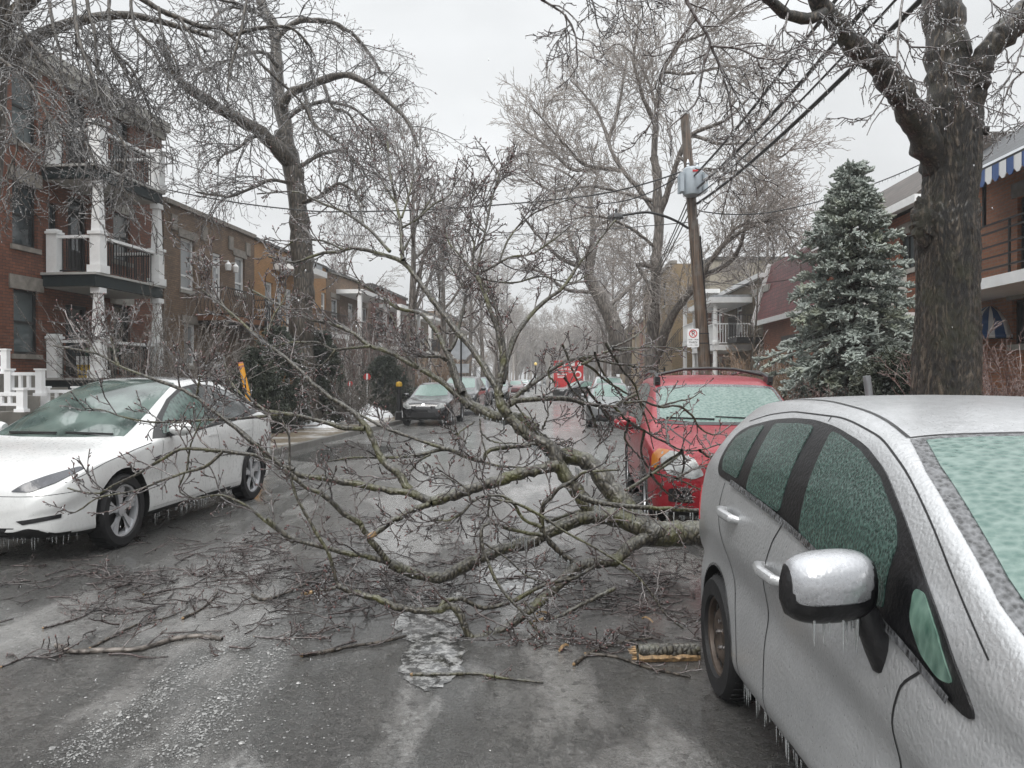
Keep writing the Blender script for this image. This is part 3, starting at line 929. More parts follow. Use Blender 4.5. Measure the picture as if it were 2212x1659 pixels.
# red mansard house
h = FR.house('red_mansard_house', 'house with dark red shingled mansard over rust brick, left of the spruce', 25.45, 33.0)
ops = [(1.0, 2.2, .8, 2.6), (4.4, 5.6, .8, 2.6), (2.8, 3.7, .3, 2.6)]
h.wall(4.0, 9, M['brick_rust'], ops)
for o in ops[:2]: h.window(o, 'white_trim', 'blind_glass')
h.door(ops[2], 'white_trim', 'wood_door')
mansard(h, 4.05, 6.5, 'shingle_red', .35, .35)
mb = MB(); mb.bar((-.08, -.38, 4.0), (-.08, .32, 6.5), .09, .25); mb.build('rake_board', M['white_trim'], h.root)
h.part('chimney_block', 'brick_rust', [(h.L - 3.2, h.L - 2.3, 2.0, 3.4, 6.503, 7.4)])

# olive brick house with the white double porch
h = FR.house('white_porch_house', 'olive brick house with two-storey white porch columns behind the utility pole', 33.05, 40.5)
w1 = h.rect(1628, 638, 1640, 690); d1 = h.rect(1590, 655, 1602, 742)
ops = [w1, (w1[0] + 1.0, w1[1] + 1.3, w1[2], w1[3]), d1, (w1[0], w1[1] + .2, .7, 2.4), (d1[0], d1[1], .3, 2.5)]
h.wall(5.95, 9, M['brick_olive'], ops)
for o in (ops[0], ops[1], ops[3]): h.window(o, 'white_trim', 'curtain_glass', sill='pale_stone', lintel='pale_stone')
h.door(ops[2], 'white_trim', 'wood_door'); h.door(ops[4], 'white_trim', 'wood_door')
h.part('parapet_cap', 'white_trim', [(-.02, h.L + .02, -.2, .3, 5.95, 6.15)])
po = 1.7; xa, xb = .3, h.L - 1.9
pr = h.part('porch_roof', 'white_trim', [(xa - .15, xb + .15, -po - .2, -.003, 5.05, 5.3)]); h.part('roof_top', 'galvanised', [(xa, xb, -po, -.003, 5.303, 5.42)], pr)
bl = h.part('balcony', 'white_trim', [(xa, xb, -po, -.003, 2.9, 3.15)])
rl = MB(); rail_mesh(rl, (xa, -po + .05, 3.15), (xb, -po + .05, 3.15), .95, .12, .035, .07); rail_mesh(rl, (xb, -po + .05, 3.15), (xb, -.05, 3.15), .95, .12, .035, .07); rl.build('railing', M['white_trim'], bl)
for xx in (xa + .12, (xa + xb) / 2, xb - .12):
    mb = MB(); mb.lathe([(.16, 3.153), (.16, 3.3), (.11, 3.34), (.09, 5.0), (.14, 5.045)], 10, 'z', (xx, -po + .1, 0)); mb.build('column', M['white_trim'], h.root)
    mb = MB(); mb.lathe([(.16, .2), (.16, .4), (.12, .44), (.10, 2.85), (.14, 2.895)], 10, 'z', (xx, -po + .1, 0)); mb.build('column', M['white_trim'], h.root)
xa, xb = h.L - 1.8, h.L - .1
bl = h.part('side_balcony', 'dark_frame', [(xa, xb, -1.1, -.003, 3.2, 3.4)])
rl = MB(); rail_mesh(rl, (xa, -1.08, 3.4), (xb, -1.08, 3.4), .95); rail_mesh(rl, (xb, -1.08, 3.4), (xb, -.05, 3.4), .95); rl.build('railing', M['black_iron'], bl)
lt = MB(); lt.lathe([(.02, 0), (.1, -.05), (.08, -.3), (.02, -.34)], 6, 'z', (3.2, -1.0, 5.0)); lt.build('porch_lamp', M['black_iron'], h.root)

h = simple_house(FR, 'far_porch_house', 'brown brick house beyond the white double porch, mostly behind the pole', 40.55, 46, 6.0, 'brick_maroon', rail='white_trim', cap='white_trim')
h = FR.house('yellow_brick_block', 'three-storey yellow brick block with plain end wall left of the pole', 47.5, 62)
ops = [(1 + i * 3.2, 2.2 + i * 3.2, z, z + 1.5) for i in range(4) for z in (.9, 3.7, 6.4)]
for o in (h.root,): o.location.x -= 1.6
h.wall(8.7, 1.9, M['brick_yellow'], ops)
for o in ops: h.window(o, 'dark_frame', 'blind_glass', sill='pale_stone')
h.part('parapet_cap', 'stone', [(-.05, h.L + .05, -.1, .3, 8.7, 8.9)])
st = empty('stucco_block', 'flat-roofed grey beige building rising behind the porch houses', 'building', (11.95, 46.4, 0), 0)
mb = MB(); mb.box(0, 12, 0, 14, -.1, 8.75); mb.build('wall', M['stucco_grey'], st); mb = MB(); mb.box(-.05, 12.1, -.1, 14.1, 8.753, 8.95); mb.build('parapet_cap', M['roof_felt'], st)
mb = MB(); mb.box(4, 5.2, -.02, -.003, 6.2, 7.8); mb.build('window', M['window_glass'], st)
simple_house(FR, 'far_right_house', 'rust brick house far down the right side behind the trees', 62.1, 78, 7.2, 'brick_rust', porch=False)
simple_house(FR, 'farthest_house', 'yellow brick house farthest down the right side', 78.1, 100, 7.4, 'brick_yellow', porch=False)

# white vinyl guard rails of the front steps next door to the triplex
def vinyl(label, u0, v0, u1, v1, Y):
    a = W(u0, v0, Y); b = W(u1, v0, Y); zb = EYE - (v1 - HOR) / F * Y; hh_ = a.z - zb
    r_ = empty('vinyl_railing', label, 'railing', (a.x, Y, zb), 0, 'white vinyl stair railings at left edge')
    L = b.x - a.x
    for xx in (0, L):
        m_ = MB(); m_.box(xx - .055, xx + .055, -.055, .055, 0, hh_); m_.box(xx - .07, xx + .07, -.07, .07, hh_, hh_ + .03); m_.box(xx - .08, xx + .08, -.08, .08, 0, .05); m_.build('post', M['white_vinyl'], r_)
    m_ = MB(); rail_mesh(m_, (.055, 0, 0), (L - .055, 0, 0), hh_ - .06, .13, .05, .07, bottom=.12); m_.build('baluster_panel', M['white_vinyl'], r_)
    return r_
vinyl('white vinyl railing on the upper step, cut by the left edge of the photo', -35, 757, 12, 808, 14.2)
vinyl('short white vinyl railing with both posts standing, middle of the stepped three', 20, 800, 87, 855, 13.2)
vinyl('lowest white vinyl railing, nearest the white car windscreen', -40, 843, 47, 890, 12.2)
vinyl('white vinyl railing just peeking over the white car roof', 98, 838, 165, 884, 13.6)
mb = MB(); mb.box(-10.6, -8.05, 12.0, 12.6, -.1, EYE - (890 - HOR) / F * 12.2); mb.box(-10.6, -8.3, 12.603, 13.5, -.1, EYE - (855 - HOR) / F * 13.2); mb.box(-11.2, -9.0, 13.503, 14.6, -.1, EYE - (808 - HOR) / F * 14.2); mb.box(-8.28, -7.2, 13.3, 13.9, -.1, EYE - (884 - HOR) / F * 13.6)
tag(mb.build('entry_terrace', M['concrete']), 'grey concrete stepped terrace under the white vinyl railings', 'terrace')
# ------------------------------------------------------------------ cars
def pchip(xs, ys):
    xs = np.array(xs, float); ys = np.array(ys, float)
    h = np.diff(xs); dl = np.diff(ys) / h; m = np.zeros_like(ys)
    for i in range(1, len(xs) - 1):
        if dl[i - 1] * dl[i] > 0:
            w1, w2 = 2 * h[i] + h[i - 1], h[i] + 2 * h[i - 1]
            m[i] = (w1 + w2) / (w1 / dl[i - 1] + w2 / dl[i])
    m[0], m[-1] = dl[0], dl[-1]

    def f(x):
        x = np.clip(np.asarray(x, float), xs[0], xs[-1])
        i = np.clip(np.searchsorted(xs, x) - 1, 0, len(xs) - 2)
        t = (x - xs[i]) / h[i]
        return (ys[i] * (2 * t**3 - 3 * t**2 + 1) + h[i] * m[i] * (t**3 - 2 * t**2 + t) + ys[i + 1] * (-2 * t**3 + 3 * t**2) + h[i] * m[i + 1] * (t**3 - t**2))
    return f


def curve(pts): return pchip([p[0] for p in pts], [p[1] for p in pts])


M['tyre'] = plain('tyre', (.008, .008, .009), .7, var=.4, bump=.3, bscale=60)
M['well'] = plain('wheel_well', (.008, .008, .008), .8)
M['rim_alloy'] = plain('rim_alloy', (.55, .56, .58), .3, metal=.45, var=.1)
M['rim_steel'] = plain('rim_steel', (.085, .066, .054), .5, metal=.4, var=.5, scale=14)
M['black_plastic'] = plain('black_plastic', (.007, .007, .008), .34, coat=.12, var=.3, bump=.25, bscale=70)
M['seam'] = plain('seam', (.01, .01, .011), .6)
M['chrome'] = plain('chrome', (.6, .6, .62), .15, metal=1.0, var=.05)
M['lamp_clear'] = plain('lamp_clear', (.26, .27, .27), .12, var=.7, scale=9, coat=.5, bump=.4)
M['lamp_dark'] = plain('lamp_dark', (.055, .058, .068), .25, var=.5, scale=9, coat=.25, bump=.3)
M['lamp_amber'] = plain('lamp_amber', (.36, .13, .02), .2, coat=.5)
M['mirror_glass'] = plain('mirror_glass', (.5, .52, .54), .05, metal=.9)
M['shield_teal'] = iced_glass('iced_windscreen', (.05, .118, .098), (.165, .24, .214), .8, 50, .2, (1, .55, 1))
M['shield_far'] = iced_glass('iced_windscreen_far', (.09, .165, .145), (.235, .33, .30), .4, 30, .2)
M['glass_green'] = iced_glass('iced_side_glass', (.007, .022, .018), (.06, .11, .095), .7, 95, .18, (1, 1, .7))
M['glass_quarter'] = iced_glass('clear_quarter_glass', (.06, .12, .095), (.16, .26, .21), .15, 30, .08)
M['glass_dark'] = plain('dark_car_glass', (.02, .028, .03), .06, coat=1, var=.5, bump=.15, bscale=25)
M['ice_edge'] = iced_glass('ice_on_black_rim', (.010, .011, .012), (.17, .175, .185), 1.0, 60, .18)
M['icicle'] = NT('clear_ice').set(col=(.75, .79, .80), rough=.08, trans=.75, ior=1.31, coat=.5).m


def ice_hang(name, pts, parent, rng, lmin=.02, lmax=.1, r=.004, mat=None):
    """icicles hanging below the given points"""
    V, Q = [], []
    for p in pts:
        L = rng.uniform(lmin, lmax) * rng.choice([.5, 1, 1]); rr = r * rng.uniform(.7, 1.3); b = len(V)
        for z, q in ((.004, rr), (-L * .6, rr * .6)):
            for k in range(4):
                a = PI / 2 * k; V.append((p[0] + q * math.cos(a), p[1] + q * math.sin(a), p[2] + z))
        for k in range(4):
            V.append((p[0], p[1], p[2] - L))
        for i in (0, 4):
            for k in range(4): Q.append((b + i + k, b + i + (k + 1) % 4, b + i + 4 + (k + 1) % 4, b + i + 4 + k))
    return kind(np_mesh(name, np.array(V), np.array(Q), mat or M['icicle'], parent), 'stuff')


class Car:
    def __init__(s, name, label, front, heading, sp, paint, cat='car', group='cars parked along the street', glass='glass_dark', detail=1.0):
        """front: world point under the middle of the front bumper; heading: direction front -> rear from +Y, clockwise"""
        s.sp = sp; s.paint = paint
        s.root = empty(name, label, cat, (front[0], front[1], 0), PI / 2 - heading, group)
        s.L = sp['top'][-1][0]
        s.fn = {k: curve(sp[k]) for k in ('top', 'bot', 'w', 'wr', 'belt')}
        s.cr = sp.get('crown', .055)
        s.detail = detail
        s.body()

    def section(s, x):
        f = s.fn
        w, wr, bt, tp, bo = (float(f[k](x)) for k in ('w', 'wr', 'belt', 'top', 'bot'))
        cr = s.cr; bt = min(bt, tp - cr - .02); wr = min(wr, w * .97)
        hb = bt - bo; cs = s.sp.get('crease', .0)
        bw = max(w * .965, wr)
        P = [(0, bo), (.7 * w, bo), (.93 * w, bo + .03), (.985 * w, bo + .16 * hb), (.995 * w - cs * .4, bo + .36 * hb), (1.0 * w - cs, bo + .52 * hb), (1.0 * w, bo + .72 * hb), (.99 * w, bo + .86 * hb), (bw, bt)]
        e = (tp - cr - bt); bl = s.sp.get('bulge', .02)
        for q in (.33, .66): P.append((bw + (wr - bw) * q + bl * math.sin(PI * q) * min(1, e * 3), bt + e * q))
        P += [(wr, tp - cr), (.95 * wr, tp - .62 * cr), (.7 * wr, tp - .22 * cr), (.35 * wr, tp - .05 * cr), (0, tp)]
        return P

    def body(s):
        n = int(64 * s.detail); L = s.L
        u = np.linspace(0, 1, n); base = .5 - .5 * np.cos(PI * u)
        xs = (.35 * base + .65 * u) * L
        k = int(46 * max(s.detail, .7)); V = []; rows = []
        for x in xs:
            P = s.section(x); t = np.arange(len(P)); tt = np.linspace(0, len(P) - 1, k)
            y = pchip(t, [p[0] for p in P])(tt); z = pchip(t, [p[1] for p in P])(tt)
            half = list(zip(y, z))
            ring = [(x, a, b) for a, b in half] + [(x, -a, b) for a, b in half[-2:0:-1]]
            rows.append(len(V)); V += ring
        m = 2 * k - 2; fs = []
        for i in range(n - 1):
            for j in range(m):
                fs.append((rows[i] + j, rows[i] + (j + 1) % m, rows[i + 1] + (j + 1) % m, rows[i + 1] + j))
        fs += [tuple(rows[0] + j for j in range(m)), tuple(rows[-1] + j for j in range(m))[::-1]]
        me = bpy.data.meshes.new('body'); me.from_pydata(V, [], fs)
        bm = bmesh.new(); bm.from_mesh(me); bmesh.ops.recalc_face_normals(bm, faces=bm.faces)
        for f in bm.faces: f.smooth = True
        bm.to_mesh(me); s.bvh = BVHTree.FromBMesh(bm); bm.free()
        me.materials.append(s.paint); me.materials.append(M['well'])
        ob = link('body', me, s.root)
        # wheel arches
        mb = MB(); sp = s.sp
        for wx in sp['wheels']:
            for sg in (1, -1):
                w = float(s.fn['w'](wx)); r_ = sp['wr_'] + sp.get('gap', .05)
                prof = [(1e-4, sg * (w - .30)), (r_, sg * (w - .30)), (r_, sg * (w + .2)), (1e-4, sg * (w + .2))]
                nn = 36; vs = []
                for q, hh in prof[1:3]:
                    vs += [(wx + q * math.cos(2 * PI * a / nn), hh, sp['wz'] + q * math.sin(2 * PI * a / nn)) for a in range(nn)]
                mb.add(vs, [tuple(range(nn)), tuple(range(nn, 2 * nn))[::-1]] + [(a, nn + a, nn + (a + 1) % nn, (a + 1) % nn) for a in range(nn)])
        cut = mb.build('cut', M['well'], s.root)
        md = ob.modifiers.new('arch', 'BOOLEAN'); md.operation = 'DIFFERENCE'; md.object = cut; md.solver = 'EXACT'
        md.material_mode = 'TRANSFER'
        bpy.context.view_layer.update()
        dg = bpy.context.evaluated_depsgraph_get()
        new = bpy.data.meshes.new_from_object(ob.evaluated_get(dg))
        ob.modifiers.clear(); ob.data = new; new.name = 'body'
        for p_ in new.polygons:
            if p_.normal.z < -.45 and p_.center.z < .45: p_.material_index = 1
        new.set_sharp_from_angle(angle=R(38))
        bpy.data.objects.remove(cut)
        s.body_ob = ob

    def cast(s, axis, a, b):
        """surface point and normal: axis 'side' (x,z) from +y, 'left' from -y, 'front' (y,z), 'rear' (y,z), 'top' (x,y)"""
        o, d = {'side': ((a, 3, b), (0, -1, 0)), 'left': ((a, -3, b), (0, 1, 0)), 'front': ((-2, a, b), (1, 0, 0)), 'rear': ((9, a, b), (-1, 0, 0)), 'top': ((a, b, 4), (0, 0, -1))}[axis]
        h = s.bvh.ray_cast(Vector(o), Vector(d))
        if h[0] is None: return None
        nrm = h[1]
        if nrm.dot(Vector(d)) > 0: nrm = -nrm
        return h[0], nrm

    def patch(s, name, axis, poly, mat, off=.006, step=.06, depth=.012, parent=None, rnd=0, flip=False):
        """outlined panel wrapped on the body with its own thickness"""
        if flip: poly = [(-a, b) for a, b in poly]
        if rnd:
            q = []
            nP = len(poly)
            for i in range(nP):
                p0, p1, p2 = Vector(poly[i - 1]), Vector(poly[i]), Vector(poly[(i + 1) % nP])
                d1 = min(rnd, (p0 - p1).length * .45); d2 = min(rnd, (p2 - p1).length * .45)
                A, B_ = p1 + (p0 - p1).normalized() * d1, p1 + (p2 - p1).normalized() * d2
                for t in (0, .25, .5, .75, 1): q.append(tuple(A * (1 - t)**2 + p1 * 2 * t * (1 - t) + B_ * t * t))
            poly = q
        bd = []
        for i in range(len(poly)):
            a, b = Vector(poly[i]), Vector(poly[(i + 1) % len(poly)])
            nn = max(1, int((b - a).length / step))
            bd += [a.lerp(b, j / nn) for j in range(nn)]
        nb = len(bd); pts = list(bd)
        x0, x1 = min(p.x for p in bd), max(p.x for p in bd); y0, y1 = min(p.y for p in bd), max(p.y for p in bd)
        def inside(p):
            c = False
            for i in range(nb):
                a, b = bd[i], bd[i - 1]
                if (a.y > p.y) != (b.y > p.y) and p.x < (b.x - a.x) * (p.y - a.y) / (b.y - a.y) + a.x: c = not c
            return c
        x = x0 + step / 2
        while x < x1:
            y = y0 + step / 2
            while y < y1:
                p = Vector((x, y))
                if inside(p) and min((p - q).length for q in bd) > step * .35: pts.append(p)
                y += step
            x += step
        r_ = delaunay_2d_cdt(pts, [(i, (i + 1) % nb) for i in range(nb)], [list(range(nb))], 1, 1e-6)
        P2, F2 = r_[0], r_[2]
        V, N = [], []
        last = None
        for p in P2:
            h = s.cast(axis, p.x, p.y)
            if h is None: h = last or (Vector((0, 0, 0)), Vector((0, 0, 1)))
            last = h; V.append(h[0] + h[1] * off); N.append(h[1])
        mb = MB(); mb.add(V, [tuple(f) for f in F2], 0, True)
        # rim going back into the body
        e = {}
        for f in F2:
            for i in range(len(f)):
                k = (f[i], f[(i + 1) % len(f)]); e[k] = 1
        nv = len(V); lo = [v - n_ * depth for v, n_ in zip(V, N)]
        rim = [(a, b) for (a, b) in e if (b, a) not in e]
        mb.add(V + lo, [(a, b, nv + b, nv + a) for a, b in rim], 0, False)
        return mb.build(name, mat if not isinstance(mat, str) else M[mat], parent or s.root, fix=True)

    def line(s, name, axis, pts, w=.006, mat='seam', off=.0012, parent=None, flip=False):
        """thin band following the surface along a polyline"""
        if len(pts) > 2:
            A_ = np.array(pts, float); t_ = np.r_[0, np.cumsum(np.hypot(*np.diff(A_, axis=0).T))]; k_ = np.linspace(0, t_[-1], 6 * len(pts))
            pts = list(zip(pchip(t_, A_[:, 0])(k_), pchip(t_, A_[:, 1])(k_)))
        d = []
        for a, b in zip(pts, pts[1:]):
            a, b = Vector(a), Vector(b); nn = max(1, int((b - a).length / .03))
            d += [a.lerp(b, j / nn) for j in range(nn)]
        d.append(Vector(pts[-1]))
        V = []
        for i, p in enumerate(d):
            t = (d[min(i + 1, len(d) - 1)] - d[max(i - 1, 0)]).normalized(); q = Vector((-t.y, t.x)) * w / 2
            for z in (p + q, p - q):
                h = s.cast(axis, z.x, z.y)
                if h is None: h = (V[-1], Vector((0, 0, 0))) if V else (Vector((0, 0, 0)), Vector((0, 0, 0)))
                V.append(h[0] + h[1] * off)
        mb = MB(); mb.add(V, [(2 * i, 2 * i + 1, 2 * i + 3, 2 * i + 2) for i in range(len(d) - 1)], 0, True)
        return mb.build(name, M[mat], parent or s.root, fix=False)

    def wheels(s, style='five', rim='rim_alloy', steer=0.0):
        sp = s.sp; r_ = sp['wr_']; tw = .2
        proto = None
        for wx in sp['wheels']:
            for sg in (1, -1):
                w = float(s.fn['w'](wx)); y = sg * (w - tw / 2 - .015)
                wl = bpy.data.objects.new('wheel', None); COL.objects.link(wl); wl.parent = s.root
                wl.location = (wx, y, r_); wl.rotation_euler = (0, 0, (0 if sg > 0 else PI) + (steer if wx == sp['wheels'][0] else 0))
                if proto is None:
                    mb = MB(); h = tw / 2; ri = r_ * sp.get('rim', .66)
                    mb.lathe([(ri, -h * .8), (ri * 1.04, -h), (r_ * .92, -h), (r_ * .985, -h * .75), (r_, -h * .4), (r_, h * .4), (r_ * .985, h * .75), (r_ * .92, h), (ri * 1.04, h), (ri, h * .8)], 36, 'y', closed=True)
                    for i in range(40):      # tread blocks
                        a = 2 * PI * i / 40
                        mb.box(-.008, .008, -h * .7, h * .7, 0, .006, 0, Matrix.Rotation(a, 4, 'Y') @ Matrix.Translation((0, 0, r_ - .002)))
                    ty = mb.build('tyre', M['tyre'], wl)
                    mb = MB()
                    mb.lathe([(ri, -h * .8), (ri * .9, -h * .5), (ri * .9, h * .5), (ri * .93, h * .78), (ri * 1.0, h * .82)], 36, 'y')
                    yb = h * .62
                    if style == 'steel':
                        mb.lathe([(ri * .92, h * .3), (ri * .8, h * .45), (ri * .62, h * .7), (ri * .5, h * .72), (ri * .3, h * .5), (ri * .2, h * .52), (.001, h * .55)], 30, 'y')
                        for i in range(5):
                            a = 2 * PI * i / 5; mb.lathe([(.012, 0), (.012, .02), (.001, .024)], 6, 'y', (ri * .36 * math.cos(a), h * .52, ri * .36 * math.sin(a)), 1)
                        for i in range(12):
                            a = 2 * PI * i / 12; mb.lathe([(.02, h * .615), (.001, h * .62)], 8, 'y', (ri * .72 * math.cos(a), 0.003, ri * .72 * math.sin(a)), 2)
                    else:
                        mb.lathe([(ri * .9, h * .1), (.001, h * .1)], 30, 'y', m=2)
                        ns = 5 if style in ('five', 'blade') else 10
                        for i in range(ns):
                            a = 2 * PI * i / ns
                            def P(q, ang, yy): return (q * math.cos(ang), yy, q * math.sin(ang))
                            if style == 'blade':
                                d0, d1, d2, d3 = -.30, .34, .13, .46
                                vs = [P(ri * .16, a - .5, yb), P(ri * .16, a + .5, yb), P(ri * .95, a + d1, yb * 1.15), P(ri * .95, a + d0 * .2, yb * .95), P(ri * .5, a - .02, yb * .95), P(ri * .5, a + .42, yb * 1.1)]
                                vs2 = [(p[0], p[1] - .03, p[2]) for p in vs]
                                mb.add(vs + vs2, [(0, 4, 5, 1), (4, 3, 2, 5), (0, 6, 10, 4), (4, 10, 9, 3), (1, 5, 11, 7), (5, 2, 8, 11)], 0)
                                mb.add([P(ri * .3, a + .5, yb * .9), P(ri * .95, a + .42, yb * .95), P(ri * .95, a + .62, yb * .9)], [(0, 1, 2)], 0)
                            else:
                                wd_ = .24 if ns == 5 else .1
                                vs = [P(ri * .15, a - wd_ * 2, yb), P(ri * .15, a + wd_ * 2, yb), P(ri * .94, a + wd_ * .75, yb), P(ri * .94, a - wd_ * .75, yb)]
                                mb.add(vs + [(p[0], p[1] - .035, p[2]) for p in vs], [(0, 1, 2, 3), (0, 4, 5, 1), (1, 5, 6, 2), (2, 6, 7, 3), (3, 7, 4, 0)], 0)
                        mb.lathe([(ri * .24, yb - .03), (ri * .24, yb + .01), (ri * .12, yb + .018), (.001, yb + .018)], 16, 'y')
                    rm = mb.build('rim', [M[rim], M['chrome'], M['well']], wl)
                    proto = (ty, rm)
                else:
                    for o in proto:
                        c = o.copy(); COL.objects.link(c); c.parent = wl

    def mirrors(s, x, z, size=(.17, .24, .15), mat=None, both=True, inset=.0):
        for sg in ((1, -1) if both else (1,)):
            h = s.cast('side' if sg > 0 else 'left', x, z)
            y = h[0].y
            a, b, c = size
            mb = MB()
            mb.bar((x, y - sg * .04, z - .02), (x + .0, y + sg * .1, z + .01), .06, .05, 1)
            prof = []
            k = 10; n0 = len(mb.v)
            for i in range(k + 1):       # rounded shell along y
                t = i / k; q = math.sin(PI * min(1, .14 + t * .8)) ** .5
                yy = y + sg * (.05 + b * t)
                for j in range(12):
                    an = 2 * PI * j / 12
                    mb.v.append((x - .02 + a * .5 * q * (math.cos(an) if math.cos(an) < 0 else math.cos(an) * .55), yy, z + .05 + c * .5 * q * math.sin(an)))
            for i in range(k):
                for j in range(12): mb.f.append([n0 + i * 12 + j, n0 + i * 12 + (j + 1) % 12, n0 + (i + 1) * 12 + (j + 1) % 12, n0 + (i + 1) * 12 + j]); mb.m.append(0); mb.s.append(True)
            for i in (0, k): mb.f.append([n0 + i * 12 + j for j in range(12)]); mb.m.append(0); mb.s.append(True)
            mb.build('wing_mirror', [mat or s.paint, M['black_plastic']], s.root)

    def handle(s, x, z, sg=1, mat=None):
        h = s.cast('side' if sg > 0 else 'left', x, z); y = h[0].y
        mb = MB()
        mb.tube([(x - .105, y - sg * .01, z - .012), (x - .09, y + sg * .03, z - .004), (x, y + sg * .047, z + .006), (x + .09, y + sg * .03, z + .004), (x + .105, y - sg * .01, z)], [.016, .021, .022, .021, .016], 10)
        mb.build('door_handle', mat or s.paint, s.root)

    def both(s, fn):
        for ax in ('side', 'left'): fn(ax)

    def std(s, shield, dlo, lamps=None, grille=None, lower=None, glass='glass_dark', shield_mat='shield_far', lampmat='lamp_clear', wheel='five', rim='rim_alloy', mirror=None, handles=(), pillars=(), fog=None, grillemat='black_plastic', step=.09, badge=None, rnd=.05, icicles=True, steer=0):
        s.patch('windscreen', 'front', shield, shield_mat, step=step, rnd=.05)
        for i, pl in enumerate(dlo):
            for ax in ('side', 'left'): s.patch('side_window', ax, pl, glass, step=step, rnd=rnd)
        if lamps:
            for fl in (False, True): s.patch('headlight', 'front', lamps, lampmat, step=.05, rnd=.03, flip=fl, off=.008)
        if grille: s.patch('grille', 'front', grille, grillemat, step=.06, rnd=.03, off=.007)
        if lower: s.patch('lower_grille', 'front', lower, 'black_plastic', step=.07, rnd=.03, off=.006)
        if fog:
            for fl in (False, True): s.patch('fog_recess', 'front', fog, 'black_plastic', step=.05, rnd=.02, flip=fl)
        s.wheels(wheel, rim, steer)
        if mirror: s.mirrors(*mirror)
        for x, z in handles:
            s.handle(x, z, 1); s.handle(x, z, -1)
        for x, z0, z1 in pillars:
            for ax in ('side', 'left'): s.line('door_seam', ax, [(x, z0), (x, z1)], .008)
        if icicles:
            rng = random.Random(int(s.root.location.y * 100)); pts = []
            for i in range(40):
                y = -.8 + 1.6 * rng.random(); h = s.cast('front', y * s.sp['w'][2][1], float(s.fn['bot'](.15)) + .03)
                if h: pts.append(h[0] + Vector((-.004, 0, -.005)))
            ice_hang('bumper_icicles', pts, s.root, rng, .03, .12, .006)
        return s


SPEC = {}
# small hatchback (near, silver)
SPEC['hatch'] = dict(
    top=[(0, .56), (.06, .68), (.2, .79), (.5, .90), (.9, 1.0), (1.1, 1.065), (1.4, 1.215), (1.7, 1.35), (2.0, 1.447), (2.4, 1.51), (2.8, 1.53), (3.3, 1.515), (3.7, 1.465), (3.86, 1.40), (3.93, 1.24), (4.02, 1.0), (4.08, .8), (4.12, .6)],
    bot=[(0, .34), (.1, .24), (.4, .19), (3.6, .19), (3.9, .24), (4.12, .36)],
    w=[(0, .50), (.06, .62), (.2, .72), (.5, .81), (1.0, .845), (2.0, .855), (2.9, .855), (3.5, .845), (3.85, .80), (4.0, .76), (4.12, .62)],
    wr=[(0, .44), (.3, .62), (.8, .74), (1.05, .775), (1.3, .755), (1.7, .69), (2.1, .635), (2.6, .615), (3.2, .60), (3.7, .56), (3.86, .54), (4.12, .5)],
    belt=[(0, .50), (.4, .76), (.9, .82), (1.2, .85), (1.7, .95), (2.3, 1.05), (3.0, 1.11), (3.6, 1.13), (3.9, 1.0), (4.12, .55)],
    crown=.055, crease=.032, bulge=.03, wheels=(.8, 3.40), wr_=.302, wz=.305, gap=.045, rim=.64)
# electric crossover (white)
SPEC['fastback'] = dict(
    top=[(0, .60), (.05, .72), (.25, .84), (.6, .93), (1.05, 1.0), (1.3, 1.085), (1.75, 1.29), (2.2, 1.48), (2.6, 1.59), (2.95, 1.62), (3.4, 1.595), (3.9, 1.47), (4.3, 1.30), (4.5, 1.18), (4.62, 1.0), (4.7, .8), (4.75, .6)],
    bot=[(0, .30), (.12, .22), (.5, .19), (4.2, .19), (4.5, .26), (4.75, .42)],
    w=[(0, .62), (.06, .74), (.2, .84), (.5, .925), (1.0, .955), (2.2, .955), (3.2, .96), (4.1, .945), (4.5, .86), (4.75, .70)],
    wr=[(0, .55), (.3, .72), (.9, .80), (1.3, .76), (1.8, .68), (2.4, .60), (3.0, .575), (3.6, .56), (4.2, .56), (4.75, .55)],
    belt=[(0, .55), (.4, .80), (1.0, .90), (1.5, .955), (2.2, .985), (3.2, 1.03), (4.0, 1.10), (4.4, 1.08), (4.75, .55)],
    crown=.06, crease=.014, bulge=.03, wheels=(.86, 3.75), wr_=.35, wz=.352, gap=.055, rim=.70)
# sport utility (red)
SPEC['suv'] = dict(
    top=[(0, .70), (.05, .86), (.2, .98), (.6, 1.06), (1.1, 1.13), (1.35, 1.25), (1.75, 1.49), (2.1, 1.65), (2.5, 1.71), (3.2, 1.73), (4.0, 1.70), (4.3, 1.62), (4.45, 1.3), (4.55, 1.0), (4.6, .7)],
    bot=[(0, .33), (.12, .26), (.5, .24), (4.1, .26), (4.45, .32), (4.6, .42)],
    w=[(0, .66), (.06, .78), (.2, .86), (.5, .905), (1.0, .915), (2.2, .915), (3.6, .915), (4.2, .89), (4.5, .82), (4.6, .74)],
    wr=[(0, .6), (.3, .76), (1.0, .80), (1.35, .77), (1.8, .70), (2.2, .655), (3.0, .64), (4.0, .62), (4.4, .62), (4.6, .6)],
    belt=[(0, .62), (.4, .94), (1.1, 1.02), (2.0, 1.06), (3.2, 1.10), (4.2, 1.14), (4.4, 1.0), (4.6, .6)],
    crown=.05, crease=.015, bulge=.02, wheels=(.86, 3.5), wr_=.345, wz=.348, gap=.06, rim=.64)
